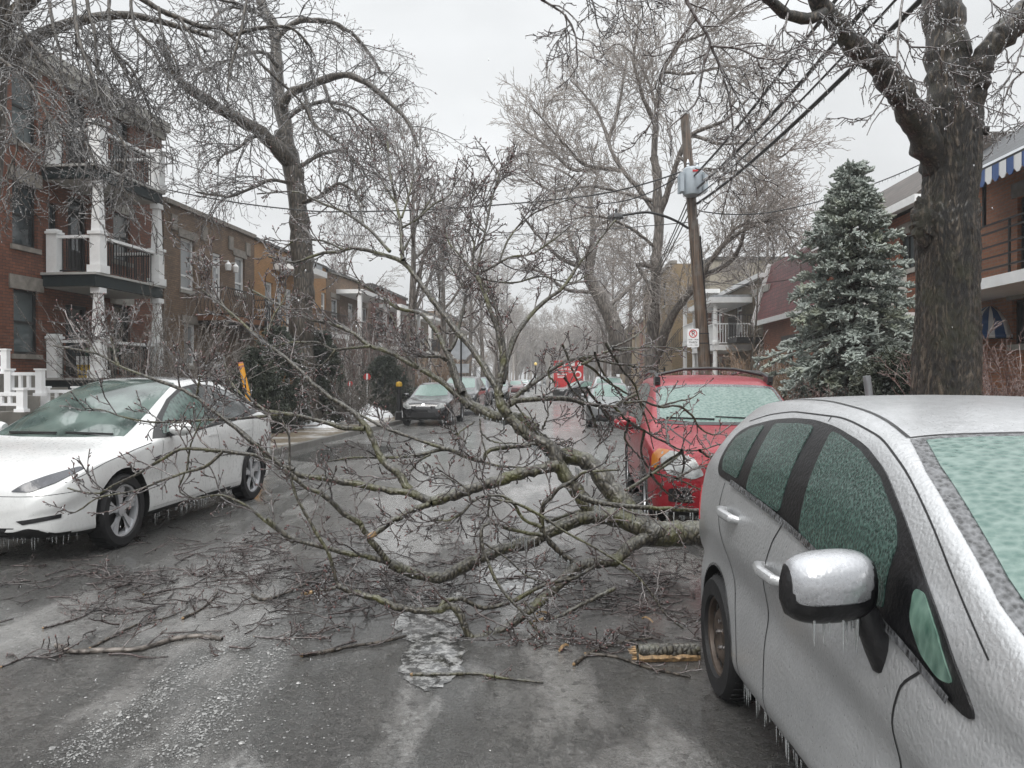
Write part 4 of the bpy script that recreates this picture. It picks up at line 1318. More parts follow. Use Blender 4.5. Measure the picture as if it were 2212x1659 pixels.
SPEC['sedan'] = dict(
    top=[(0, .66), (.05, .765), (.2, .84), (.6, .91), (1.1, .975), (1.4, 1.08), (1.8, 1.28), (2.15, 1.41), (2.5, 1.46), (2.9, 1.455), (3.3, 1.34), (3.7, 1.12), (3.85, 1.07), (4.2, 1.04), (4.35, .9), (4.4, .6)],
    bot=[(0, .30), (.1, .22), (.5, .18), (3.9, .18), (4.2, .26), (4.4, .36)],
    w=[(0, .58), (.06, .70), (.2, .78), (.5, .84), (1.0, .85), (2.2, .855), (3.4, .85), (4.1, .80), (4.4, .66)],
    wr=[(0, .52), (.3, .68), (1.0, .73), (1.4, .69), (1.8, .62), (2.2, .565), (2.9, .54), (3.4, .56), (3.8, .64), (4.4, .6)],
    belt=[(0, .52), (.4, .78), (1.1, .87), (2.0, .92), (3.2, .95), (3.8, .96), (4.2, .9), (4.4, .5)],
    crown=.05, crease=.012, bulge=.02, wheels=(.78, 3.3), wr_=.30, wz=.303, gap=.05, rim=.64)

M['paint_silver'] = ice_paint('silver_iced_paint', (.46, .47, .48), .4, .34, .5, (.64, .65, .67), .5, 105, .0045, .6, .2)
M['paint_mirror'] = ice_paint('silver_mirror_paint', (.42, .43, .45), .6, .30, .15, (.60, .61, .63), .35, 90, .003, .7, .15)
M['paint_white'] = ice_paint('white_iced_paint', (.68, .69, .685), 0, .3, .3, (.85, .86, .87), .12, 30)
M['paint_red'] = ice_paint('red_iced_paint', (.25, .005, .013), .1, .34, .35, (.45, .10, .13), .4, 40, .008, .15)
M['paint_black'] = ice_paint('black_iced_paint', (.010, .010, .012), .1, .25, .22, (.5, .52, .54), .25, 40)
M['paint_grey'] = ice_paint('grey_iced_paint', (.15, .155, .16), .4, .3, .6, (.5, .52, .54), .25, 40)
M['paint_darkblue'] = ice_paint('blue_iced_paint', (.020, .035, .065), .2, .28, .22, (.45, .5, .55), .25, 40)
M['paint_maroon'] = ice_paint('maroon_iced_paint', (.11, .012, .016), .2, .28, .22, (.5, .4, .42), .25, 40)
M['paint_lightsilver'] = ice_paint('light_silver_iced_paint', (.40, .41, .42), .5, .3, .5, (.7, .72, .73), .25, 40)
M['paint_charcoal'] = ice_paint('charcoal_iced_paint', (.035, .037, .040), .2, .28, .22, (.5, .52, .54), .25, 40)

# ---------------- silver hatchback, right foreground
c = Car('silver_hatchback', 'silver iced-over hatchback in the right foreground with icicles under its wing mirror', (1.835, .47), R(.3), SPEC['hatch'], M['paint_silver'], detail=1.7)
hb = c
arc = [(1.2, .848), (1.35, 1.0), (1.57, 1.15), (1.67, 1.21), (1.88, 1.315), (2.1, 1.38), (2.35, 1.42), (2.57, 1.435), (2.8, 1.43), (3.03, 1.41), (3.3, 1.365), (3.44, 1.32), (3.44, 1.2), (3.36, 1.12), (3.1, 1.112), (2.7, 1.085), (2.335, 1.05), (1.9, .985), (1.5, .905), (1.26, .838)]
for ax in ('side', 'left'):
    c.patch('window_surround', ax, arc, 'black_plastic', off=.006, step=.035, depth=.012, rnd=.07)
    c.patch('quarter_glass', ax, [(1.29, .895), (1.37, .99), (1.46, 1.06), (1.50, 1.06), (1.49, .98), (1.43, .915), (1.35, .885)], 'glass_quarter', off=.010, step=.03, rnd=.02)
    c.patch('front_door_glass', ax, [(1.63, .965), (1.64, 1.14), (1.70, 1.20), (1.89, 1.295), (2.1, 1.36), (2.28, 1.395), (2.36, 1.402), (2.25, 1.055), (2.2, 1.045)], 'glass_green', off=.010, step=.035, rnd=.02)
    c.patch('rear_door_glass', ax, [(2.46, 1.085), (2.53, 1.412), (2.7, 1.412), (2.95, 1.395), (2.88, 1.115)], 'glass_green', off=.010, step=.04, rnd=.03)
    c.patch('rear_quarter_glass', ax, [(3.03, 1.14), (3.07, 1.385), (3.25, 1.35), (3.37, 1.30), (3.37, 1.2), (3.30, 1.15)], 'glass_green', off=.010, step=.04, rnd=.03)
    c.line('belt_moulding', ax, [(1.3, .853), (1.5, .908), (1.9, .99), (2.335, 1.055), (2.7, 1.09), (3.1, 1.117)], .024, 'ice_edge', .014)
    c.line('door_seam', ax, [(1.43, .875), (1.5, .8), (1.53, .65), (1.54, .45), (1.55, .24)], .009)
    c.line('door_seam', ax, [(2.42, 1.05), (2.5, .95), (2.58, .75), (2.6, .5), (2.6, .26)], .008)
    c.line('door_seam', ax, [(3.22, 1.10), (3.26, .97), (3.1, .72), (3.0, .5), (2.96, .27)], .008)
    c.line('roof_seam', ax, [(1.2, .985), (1.4, 1.12), (1.6, 1.235), (1.85, 1.345), (2.1, 1.415), (2.45, 1.456), (2.8, 1.457), (3.1, 1.435), (3.4, 1.385)], .005)
    c.line('roof_seam', ax, [(2.46, 1.436), (2.47, 1.456)], .006)
for sg in (1, -1):
    c.line('roof_gutter', 'top', [(1.97, sg * .585), (2.2, sg * .555), (2.6, sg * .535), (3.0, sg * .52), (3.5, sg * .49)], .012, 'black_plastic', .002)
c.line('roof_front_seam', 'top', [(1.965, -.585), (1.945, -.3), (1.94, 0), (1.945, .3), (1.965, .585)], .010, 'black_plastic', .002)
# windscreen: black rim with frozen beads, teal glass inside
ws = [(1.0, .60), (1.04, .755), (1.25, .745), (1.5, .70), (1.75, .648), (1.945, .592), (1.93, .3), (1.925, 0)]
ws = ws + [(x, -y) for x, y in ws[-2::-1]]
c.patch('windscreen_rim', 'top', ws, 'ice_edge', off=.004, step=.05, depth=.010)
wg = [(1.06, .60), (1.10, .715), (1.3, .695), (1.5, .655), (1.75, .605), (1.915, .558), (1.90, .3), (1.895, 0)]
wg = wg + [(x, -y) for x, y in wg[-2::-1]]
c.patch('windscreen', 'top', wg, 'shield_teal', off=.008, step=.05)
for fl in (False, True): c.patch('headlight', 'front', [(.45, .62), (.62, .66), (.70, .80), (.64, .82), (.5, .72)], 'lamp_clear', flip=fl, step=.05)
c.patch('grille', 'front', [(-.4, .58), (.4, .58), (.32, .47), (-.32, .47)], 'black_plastic', step=.06)
c.wheels('steel', 'rim_steel')
for sg in (1, -1): c.handle(2.45, .86, sg); c.handle(3.04, .98, sg)
c.patch('rear_lamp', 'side', [(3.80, .82), (3.90, .85), (3.95, 1.0), (3.84, 1.0)], plain('tail_red', (.4, .01, .015), .12, coat=1), step=.04)
# roof spoiler over the tailgate
mb = MB(); vs = []
for y in np.linspace(-.52, .52, 15):
    q = 1 - (y / .56) ** 4
    vs += [(3.62, y, 1.475 - .1 * (1 - q)), (3.78, y, 1.468 - .1 * (1 - q)), (3.95 - .06 * (1 - q), y, 1.415 - .1 * (1 - q)), (3.94 - .06 * (1 - q), y, 1.385 - .1 * (1 - q)), (3.7, y, 1.38 - .12 * (1 - q))]
mb.add(vs, [(5 * i + j, 5 * i + (j + 1) % 5, 5 * i + 5 + (j + 1) % 5, 5 * i + 5 + j) for i in range(14) for j in range(5)] + [(0, 1, 2, 3, 4), (70, 74, 73, 72, 71)], 0, True)
mb.build('roof_spoiler', M['paint_silver'], c.root)


# big foreground wing mirror: silver cap over a black base and stalk
def big_mirror(c, sg, x, z):
    y0 = abs(c.cast('side', x, z - .02)[0].y)
    root = None
    # shell: superellipse sections along y; front face bulges toward -x
    n, k = 20, 18
    def shell(y_in, y_out, zc, hx, hz, clip):
        mb = MB(); vs = []
        for i in range(k + 1):
            t = i / k
            yy = y_in + (y_out - y_in) * t
            q = (1 - abs(2 * t - 1) ** 2.6) ** (1 / 2.6) if 0 < t < 1 else .02
            drop = .02 * (t - .5)
            for j in range(n):
                a = 2 * PI * j / n; ca, sa = math.cos(a), math.sin(a)
                xx = abs(ca) ** .8 * math.copysign(1, ca) * hx * (1.0 if ca < 0 else .45) * q
                zz = abs(sa) ** .8 * math.copysign(1, sa) * hz * (.25 + .75 * q)
                zz = max(zz, clip * hz) if clip is not None else zz
                vs.append((x + xx, sg * yy, zc + zz - drop))
        fs = [(i * n + j, i * n + (j + 1) % n, (i + 1) * n + (j + 1) % n, (i + 1) * n + j) for i in range(k) for j in range(n)]
        fs += [tuple(range(n))[::-1], tuple(k * n + j for j in range(n))]
        mb.add(vs, fs, 0, True); return mb
    zc = z + .045
    cap = shell(y0 + .035, y0 + .285, zc, .098, .090, -.50).build('wing_mirror', M['paint_mirror'], c.root)
    base = shell(y0 + .027, y0 + .289, zc - .010, .092, .097, None).build('mirror_base', M['black_plastic'], cap)
    mb = MB(); mb.tube([(x + .0, sg * (y0 + .085), zc - .05), (x - .015, sg * (y0 + .06), zc - .09), (x - .02, sg * (y0 + .04), zc - .13), (x - .02, sg * (y0 + .02), zc - .18), (x - .02, sg * (y0 + .005), zc - .225), (x - .02, sg * (y0 - .005), zc - .25)], [.045, .042, .038, .040, .036, .015], 14)
    for i in range(len(mb.v)):
        pass
    mb.build('stalk', M['black_plastic'], cap)
    g = MB(); g.box(x + .034, x + .04, sg * (y0 + .06), sg * (y0 + .21), zc - .055, zc + .055); g.build('mirror_glass', M['mirror_glass'], cap)
    rng = random.Random(4)
    pts = [(x - .04 + rng.uniform(-.035, .03), sg * (y0 + .085 + .14 * rng.random()), zc - .088) for _ in range(16)]
    ice_hang('icicles', pts, cap, rng, .025, .10, .0042)
for sg in (1, -1): big_mirror(c, sg, 1.64, .995)
rng = random.Random(8)
pts = []
for i in range(110):
    x = 1.15 + 1.85 * rng.random(); h_ = c.cast('side', x, .24)
    pts.append((x, h_[0].y - .015, .222))
for i in range(16):
    x = 3.02 + .1 * rng.random(); pts.append((3.72 + .06 * rng.random(), .79, .30 + .3 * rng.random()))
ice_hang('sill_icicles', pts, c.root, rng, .02, .10, .0035)
for ax in ('side',):
    c.line('arch_lip', ax, [(3.40 + .352 * math.cos(a), .305 + .352 * math.sin(a)) for a in np.linspace(.02, PI - .02, 26)], .012, 'ice_edge', .002)

# ---------------- white crossover, left
hd = math.atan2(.26, 2.89)
fw = G(262, 1182); d = Vector((math.sin(hd), math.cos(hd))); ctr = Vector((fw.x, fw.y)) - d * .86 + Vector((-d.y, d.x)) * .90
c = Car('white_crossover', 'white electric crossover with blade wheels parked at left, front toward camera', ctr, hd, SPEC['fastback'], M['paint_white'], detail=1.4)
# this car stands on the left: its visible flank is local -y
c.patch('windscreen', 'top', [(1.22, -.70), (1.7, -.655), (2.15, -.59), (2.5, -.52), (2.58, -.25), (2.6, 0), (2.58, .25), (2.5, .52), (2.15, .59), (1.7, .655), (1.22, .70), (1.14, .35), (1.12, 0), (1.14, -.35)], iced_glass('melted_windscreen', (.03, .045, .042), (.13, .175, .16), .04, 3, .03, (1, 1, 1)), off=.005, step=.09)
c.patch('glass_roof', 'top', [(2.66, -.50), (3.0, -.50), (3.6, -.48), (3.9, -.46), (3.9, .46), (3.6, .48), (3.0, .50), (2.66, .50), (2.72, 0)], iced_glass('iced_roof_glass', (.012, .013, .015), (.30, .31, .32), .4, 30, .15), off=.005, step=.1)
for ax in ('side', 'left'):
    c.patch('window_surround', ax, [(1.42, .985), (1.75, 1.19), (2.1, 1.37), (2.45, 1.495), (2.8, 1.535), (3.2, 1.52), (3.6, 1.44), (3.95, 1.30), (4.12, 1.19), (4.0, 1.15), (3.3, 1.075), (2.4, 1.02), (1.6, .985)], 'black_plastic', off=.004, step=.08)
    c.patch('front_door_glass', ax, [(1.62, 1.02), (1.8, 1.17), (2.12, 1.345), (2.42, 1.45), (2.62, 1.485), (2.68, 1.06), (2.3, 1.035)], iced_glass('wet_side_glass', (.02, .04, .036), (.09, .15, .13), .15, 20, .06), off=.008, step=.08, rnd=.03)
    c.patch('rear_door_glass', ax, [(2.76, 1.065), (2.72, 1.49), (2.95, 1.505), (3.3, 1.475), (3.6, 1.40), (3.7, 1.16)], 'glass_dark', off=.008, step=.08, rnd=.03)
    c.patch('rear_quarter_glass', ax, [(3.78, 1.17), (3.7, 1.365), (3.9, 1.28), (4.0, 1.2)], 'glass_dark', off=.008, step=.06, rnd=.02)
    c.line('door_seam', ax, [(1.55, .96), (1.48, .75), (1.5, .35)], .007); c.line('door_seam', ax, [(2.72, 1.03), (2.74, .6), (2.72, .3)], .007)
    c.line('door_seam', ax, [(3.75, 1.12), (3.62, .8), (3.42, .62), (3.3, .35)], .007)
    c.line('sill_strip', ax, [(1.32, .25), (3.28, .25)], .11, 'black_plastic', .004)
    c.patch('wing_badge', ax, [(1.33, .80), (1.46, .82), (1.42, .74), (1.36, .73)], 'black_plastic', step=.05)
    c.line('bonnet_seam', ax, [(.2, .70), (.6, .83), (1.0, .9), (1.35, .95)], .006)
for fl in (False, True):
    c.patch('headlight', 'front', [(.44, .640), (.60, .635), (.74, .70), (.855, .80), (.80, .815), (.66, .765), (.52, .70)], 'lamp_dark', flip=fl, off=.008, step=.04, rnd=.015)
    c.patch('fog_recess', 'front', [(.50, .395), (.80, .44), (.80, .405), (.56, .365)], 'black_plastic', flip=fl, step=.04)
c.patch('lower_grille', 'front', [(-.48, .335), (-.40, .27), (.40, .27), (.48, .335)], 'black_plastic', step=.06)
c.line('bumper_seam', 'front', [(-.9, .62), (-.6, .6), (0, .605), (.6, .6), (.9, .62)], .005)
c.wheels('blade', 'rim_alloy')
c.mirrors(1.72, 1.02, (.2, .23, .15), M['paint_white'])
for x in (2.5, 3.4): c.patch('door_handle', 'side', [(x, .93), (x + .2, .935), (x + .2, .955), (x, .95)], 'chrome', step=.05); c.patch('door_handle', 'left', [(x, .93), (x + .2, .935), (x + .2, .955), (x, .95)], 'paint_white', step=.05)
mb = MB(); mb.bar((1.2, -.1, 1.06), (1.16, -.62, 1.05), .02); mb.bar((1.2, .5, 1.06), (1.17, -.02, 1.06), .02); mb.build('wiper', M['black_plastic'], c.root)
rng = random.Random(3); pts = []
for i in range(90):
    h_ = c.cast('front', rng.uniform(-.86, .86), .245)
    if h_: pts.append(h_[0] + Vector((.01, 0, 0)))
for i in range(50):
    x = rng.uniform(1.4, 3.2); pts.append((x, -.90, .215)); pts.append((x, .90, .215))
ice_hang('bumper_icicles', pts, c.root, rng, .04, .14, .006)

# ---------------- red sport utility behind the fallen trunk
c = Car('red_suv', 'red sport utility with black roof rails and iced windscreen, branches lying over its bonnet', (2.29, 7.35), R(4.6), SPEC['suv'], M['paint_red'], detail=1.3)
c.std([(-.70, 1.20), (-.63, 1.545), (-.3, 1.575), (.3, 1.575), (.63, 1.545), (.70, 1.20), (.35, 1.165), (-.35, 1.165)],
      [[(1.62, 1.09), (1.9, 1.32), (2.2, 1.53), (2.5, 1.60), (2.52, 1.11)], [(2.6, 1.115), (2.58, 1.605), (3.2, 1.615), (3.4, 1.15)], [(3.5, 1.17), (3.4, 1.60), (3.95, 1.56), (4.1, 1.22)]],
      None, None, None, glass='glass_green', shield_mat='shield_teal', wheel='five', mirror=(1.62, 1.08, (.2, .24, .18), M['paint_red']), handles=((2.35, .97), (3.25, 1.0)), pillars=((1.5, .35, 1.06), (2.55, .35, 1.1)))
for fl in (False, True):
    c.patch('headlight', 'front', [(.42, .70), (.52, .66), (.74, .70), (.80, .80), (.78, .92), (.68, .93), (.50, .86)], 'lamp_clear', flip=fl, off=.008, step=.05, rnd=.03)
    c.patch('turn_signal', 'front', [(.70, .935), (.80, .94), (.86, .88), (.87, .76), (.82, .74), (.81, .84)], 'lamp_amber', flip=fl, off=.009, step=.05, rnd=.02)
    c.patch('fog_recess', 'front', [(.52, .42), (.74, .43), (.74, .56), (.56, .58)], 'black_plastic', flip=fl, step=.05, rnd=.02)
    c.line('bonnet_crease', 'top', [(.25, .5 if fl else -.5), (.7, .58 if fl else -.58), (1.15, .62 if fl else -.62)], .02, 'seam', .001)
for gx in (-.19, .19): c.patch('grille', 'front', [(gx - .15, .66), (gx + .15, .66), (gx + .17, .80), (gx - .17, .80)], 'black_plastic', off=.006, step=.05, rnd=.03)
c.patch('lower_grille', 'front', [(-.42, .40), (.42, .40), (.36, .54), (-.36, .54)], 'black_plastic', off=.006, step=.06, rnd=.03)
c.line('windscreen_rubber', 'front', [(-.70, 1.19), (-.64, 1.55), (0, 1.585), (.64, 1.55), (.70, 1.19)], .03, 'ice_edge', .007)
c.line('cowl', 'front', [(-.72, 1.165), (-.3, 1.15), (.3, 1.15), (.72, 1.165)], .03, 'black_plastic', .006)
for sg in (1, -1):
    mb = MB(); mb.tube([(2.0, sg * .64, 1.62), (2.12, sg * .635, 1.70), (2.5, sg * .625, 1.765), (3.3, sg * .61, 1.775), (3.95, sg * .60, 1.745), (4.12, sg * .60, 1.67)], .021, 8); mb.box(2.0, 2.2, sg * .61, sg * .67, 1.60, 1.70); mb.build('roof_rail', M['black_plastic'], c.root)
mb = MB(); mb.tube([(2.35, .64, 1.72), (2.37, .3, 1.80), (2.38, 0, 1.812), (2.37, -.3, 1.80), (2.35, -.64, 1.72)], .02, 8); mb.build('roof_crossbar', M['black_plastic'], c.root)
rng = random.Random(5); ice_hang('rail_icicles', [(2.36, -.6 + 1.2 * rng.random(), 1.765) for _ in range(60)], c.root, rng, .02, .06, .006)
mb = MB(); mb.bar((1.24, -.5, 1.20), (1.30, .1, 1.225), .022); mb.bar((1.24, .12, 1.20), (1.29, .62, 1.215), .022); mb.build('wiper', M['black_plastic'], c.root)
for sg in (1, -1):
    pass
    c.line('arch_cladding', 'side' if sg > 0 else 'left', [(.86 + .42 * math.cos(a), .348 + .42 * math.sin(a)) for a in np.linspace(-.1, PI + .1, 24)], .05, 'black_plastic', .006)

c.root.scale = (1, 1.05, .955)
SED_SH = [(-.60, 1.02), (-.50, 1.36), (0, 1.40), (.50, 1.36), (.60, 1.02), (0, .985)]
SED_DLO = [[(1.65, .945), (1.95, 1.17), (2.3, 1.34), (2.45, 1.36), (2.48, .955)], [(2.55, .96), (2.52, 1.365), (2.85, 1.36), (3.2, 1.22), (3.4, 1.0)]]
SUV_SH = [(-.68, 1.20), (-.6, 1.60), (0, 1.65), (.6, 1.60), (.68, 1.20), (0, 1.17)]
SUV_DLO = [[(1.62, 1.09), (1.9, 1.32), (2.2, 1.53), (2.5, 1.58), (2.52, 1.11)], [(2.6, 1.115), (2.58, 1.59), (3.2, 1.60), (3.4, 1.15)], [(3.5, 1.17), (3.4, 1.58), (3.95, 1.54), (4.1, 1.22)]]


def at_px(u, v):                 # front of the car: ground point under the middle of the bumper
    p = G(u, v); return (p.x, p.y)


# row on the left, facing the camera
c = Car('black_sedan', 'black sedan with pale iced windscreen and round headlights, first in the left row', at_px(914, 921), R(5), SPEC['sedan'], M['paint_black'])
c.std(SED_SH, SED_DLO, [(.40, .60), (.56, .575), (.70, .64), (.74, .74), (.66, .80), (.52, .76), (.42, .68)], [(-.32, .58), (.32, .58), (.27, .69), (-.27, .69)], [(-.45, .30), (.45, .30), (.40, .46), (-.40, .46)], mirror=(1.62, .97, (.16, .2, .14), None), wheel='five', fog=[(.54, .33), (.68, .35), (.66, .42), (.56, .42)], handles=((2.4, .82), (3.2, .84)))
for q in (.61, .64, .665): c.line('grille_bar', 'front', [(-.25, q), (.25, q)], .006, 'rim_alloy', .012)
c.patch('plate_holder', 'front', [(-.16, .47), (.16, .47), (.16, .55), (-.16, .55)], 'black_plastic', step=.08)
c.patch('bonnet_badge', 'front', [(-.05, .705), (.05, .705), (.05, .745), (-.05, .745)], 'chrome', step=.03, rnd=.02, off=.012)
c = Car('dark_suv', 'charcoal sport utility tucked close behind the first black sedan', at_px(985, 897), R(4), SPEC['suv'], M['paint_charcoal'], detail=.8)
c.std(SUV_SH, SUV_DLO, [(.5, .72), (.78, .76), (.80, .88), (.6, .86)], [(-.4, .68), (.4, .68), (.36, .84), (-.36, .84)], [(-.5, .38), (.5, .38), (.45, .52), (-.45, .52)], mirror=(1.62, 1.08, (.2, .24, .18), None))
c = Car('blue_suv', 'dark blue sport utility third in the left row', at_px(1020, 877), R(3.5), SPEC['suv'], M['paint_darkblue'], detail=.7)
c.std(SUV_SH, SUV_DLO, [(.5, .72), (.78, .76), (.80, .88), (.6, .86)], [(-.4, .68), (.4, .68), (.36, .84), (-.36, .84)], [(-.5, .38), (.5, .38), (.45, .52), (-.45, .52)], mirror=(1.62, 1.08, (.2, .24, .18), None))
c = Car('black_hatchback', 'black car fourth in the left row, behind the blue sport utility', at_px(1072, 868), R(3.2), SPEC['hatch'], M['paint_black'], detail=.7)
HSH = [(-.62, 1.08), (-.52, 1.42), (0, 1.46), (.52, 1.42), (.62, 1.08), (0, 1.05)]; HDLO = [[(1.5, 1.0), (1.8, 1.33), (2.2, 1.41), (2.25, 1.06)], [(2.35, 1.07), (2.32, 1.41), (2.9, 1.39), (3.1, 1.15)]]
c.std(HSH, HDLO, [(.45, .62), (.62, .66), (.66, .76), (.5, .72)], [(-.35, .5), (.35, .5), (.3, .6), (-.3, .6)], mirror=(1.6, 1.02, (.16, .2, .14), None))
c = Car('dark_red_sedan', 'dark red sedan fifth in the left row', at_px(1112, 853), R(3.1), SPEC['sedan'], M['paint_maroon'], detail=.6)
c.std(SED_SH, SED_DLO, [(.46, .60), (.66, .62), (.68, .74), (.5, .70)], [(-.30, .62), (.30, .62), (.26, .70), (-.26, .70)], mirror=(1.62, .97, (.16, .2, .14), None))
for i, (u, v, sp_, pt, lab) in enumerate([(1128, 846.5, 'hatch', 'paint_lightsilver', 'small silver car beyond the dark red sedan'), (1140, 841.5, 'sedan', 'paint_charcoal', 'distant charcoal car in the left row past the silver one'), (1148, 838, 'sedan', 'paint_maroon', 'tiny red car near the far end of the left row'), (1160, 834.5, 'suv', 'paint_lightsilver', 'farthest pale car standing where the street ends'), (1172, 831, 'suv', 'paint_grey', 'faint grey vehicle at the vanishing end of the road')]):
    c = Car('distant_car', lab, at_px(u, v), R(3), SPEC[sp_], M[pt], detail=.45)
    c.std({'hatch': HSH, 'sedan': SED_SH, 'suv': SUV_SH}[sp_], {'hatch': HDLO, 'sedan': SED_DLO, 'suv': SUV_DLO}[sp_], [(.46, .64), (.62, .66), (.64, .74), (.5, .72)], icicles=False, step=.2)

# right side, beyond the red sport utility
c = Car('grey_sedan', 'grey sedan with dark lower grille and amber corner lamps behind the red sport utility', at_px(1322, 925), R(5.5), SPEC['sedan'], M['paint_grey'])
c.std(SED_SH, SED_DLO, [(.40, .62), (.62, .66), (.74, .74), (.70, .77), (.5, .73)], [(-.36, .64), (.36, .64), (.34, .72), (-.34, .72)], [(-.55, .28), (.55, .28), (.50, .42), (-.50, .42)], mirror=(1.62, .97, (.16, .2, .14), None), handles=((2.4, .82), (3.2, .84)))
for q in (.66, .69): c.line('grille_bar', 'front', [(-.33, q), (.33, q)], .008, 'rim_alloy', .012)
for sg in (1, -1): c.patch('turn_signal', 'side' if sg > 0 else 'left', [(.24, .68), (.36, .72), (.36, .76), (.26, .73)], 'lamp_amber', step=.04)
c.patch('plate_holder', 'front', [(-.25, .47), (.25, .47), (.25, .57), (-.25, .57)], 'black_plastic', step=.08)
c = Car('silver_suv', 'pale silver sport utility parked between the grey sedan and the sideways black car', at_px(1318, 888), R(5), SPEC['suv'], M['paint_lightsilver'], detail=.7)
c.std(SUV_SH, SUV_DLO, [(.5, .72), (.78, .76), (.80, .88), (.6, .86)], [(-.4, .68), (.4, .68), (.36, .84), (-.36, .84)], mirror=(1.62, 1.08, (.2, .24, .18), None))
p = G(1203, 862)
c = Car('turned_black_car', 'black car turned sideways across the right lane in front of the red truck', (p.x, p.y + .6), R(62), SPEC['sedan'], M['paint_black'], detail=.7)
c.std(SED_SH, SED_DLO, [(.46, .60), (.66, .62), (.68, .74), (.5, .70)], None, mirror=(1.62, .97, (.16, .2, .14), None), glass='shield_far')

# red box truck with white emblem panels, seen down the street
p = G(1228, 857)
tr = empty('red_box_truck', 'red box truck with white lettering blocking the street far ahead', 'truck', (p.x, p.y, 0), R(-3))
M['truck_red'] = plain('truck_red', (.50, .012, .015), .35, coat=.5, var=.1)
M['truck_white'] = plain('truck_white', (.75, .75, .75), .4)
hw = 1.28
mb = MB(); mb.box(-hw, hw, 0, 5.2, .95, 3.15); mb.build('cargo_box', M['truck_red'], tr)
mb = MB(); mb.box(-hw - .02, hw + .02, -.05, 0, .85, 1.0); mb.box(-hw - .02, hw + .02, -.05, 0, 3.1, 3.2); mb.box(-hw - .03, -hw + .05, -.05, 0, 1.003, 3.097); mb.box(hw - .05, hw + .03, -.05, 0, 1.003, 3.097); mb.build('door_frame', M['truck_red'], tr)
mb = MB(); mb.box(-hw + .12, hw - .12, -.012, -.003, 2.72, 3.0)
e_ = mb.build('flag_band', M['truck_red'], tr)
mb = MB()
for x0 in (-.62, .22, .80):
    mb.box(x0, x0 + .33, -.02, -.013, 2.74, 3.04)
mb.build('white_flag_panel', M['truck_white'], e_)
def text(body, parent, loc, size, mat, rx=PI / 2, rz=0, name='lettering', ext=.003, align='CENTER'):
    cu = bpy.data.curves.new(name, 'FONT'); cu.body = body; cu.size = size; cu.align_x = align; cu.align_y = 'CENTER'; cu.extrude = ext
    tmp = bpy.data.objects.new('tmp_text', cu); COL.objects.link(tmp)
    bpy.context.view_layer.update(); dg = bpy.context.evaluated_depsgraph_get()
    me = bpy.data.meshes.new_from_object(tmp.evaluated_get(dg)); bpy.data.objects.remove(tmp)
    me.materials.clear(); me.materials.append(mat); me.name = name
    o = link(name, me, parent); o.location = loc; o.rotation_euler = (rx, 0, rz); return o
rr_ = random.Random(77)
for x0, z0, wd_ in ((-1.0, 2.46, .8), (-1.05, 2.22, .62), (-1.0, 1.98, .8), (-.95, 1.74, .5), (0.0, 2.42, .62), (.02, 2.18, .5)):
    mb = MB(); x = x0
    while x < x0 + wd_:
        w_ = rr_.uniform(.05, .10); mb.box(x, x + w_, -.018, -.013, z0 - .07, z0 + .07); mb.box(x, x + .03, -.0182, -.0128, z0 + .0702, z0 + .09); x += w_ + .035
    kind(mb.build('white_lettering', M['truck_white'], tr), 'stuff')
mb = MB(); mb.lathe([(.33, 0), (.33, -.014), (.26, -.014), (.26, -.02), (.001, -.02)], 24, 'y', (.82, -.003, 1.95)); mb.build('round_emblem', M['truck_white'], tr)
mb = MB(); mb.lathe([(.2, 0), (.2, -.006), (.001, -.006)], 20, 'y', (.82, -.024, 1.95)); mb.build('emblem_center', M['truck_red'], tr)
mb = MB(); mb.box(-hw + .1, hw - .1, -.04, -.003, .62, .82); mb.build('bumper', M['galvanised'], tr)
for sx in (-1, 1):
    mb = MB(); mb.lathe([(.25, -.14), (.45, -.14), (.48, -.1), (.48, .1), (.45, .14), (.25, .14)], 24, 'x', (sx * .98, 1.2, .48), closed=True); mb.build('wheel', M['tyre'], tr)
    mb = MB(); mb.lathe([(.25, -.14), (.45, -.14), (.48, -.1), (.48, .1), (.45, .14), (.25, .14)], 24, 'x', (sx * .98, 6.1, .48), closed=True); mb.build('wheel', M['tyre'], tr)
    mb = MB(); mb.box(sx * .85 - .09, sx * .85 + .09, -.02, -.003, 1.05, 1.2); mb.build('tail_lamp', plain('truck_lamp', (.45, .02, .02), .2, coat=1), tr)
mb = MB(); mb.prism([(5.25, .5), (7.0, .5), (7.0, 1.3), (6.6, 1.5), (6.3, 2.4), (5.25, 2.4)], -1.1, 1.1, 'x'); mb.build('cab', M['truck_red'], tr)
# ------------------------------------------------------------------ bare trees
def unit(a): return a / np.maximum(np.linalg.norm(a, axis=-1, keepdims=True), 1e-9)


def smooth_poly(P, Rr, K):
    """Catmull-Rom through traced points, K samples"""
    P = np.array([tuple(p) for p in P], float); Rr = np.array(Rr, float)
    d = np.r_[0, np.cumsum(np.linalg.norm(np.diff(P, axis=0), axis=1))]
    t = np.linspace(0, d[-1], K)
    return np.stack([pchip(d, P[:, i])(t) if len(P) > 2 else np.interp(t, d, P[:, i]) for i in range(3)], 1), np.interp(t, d, Rr)


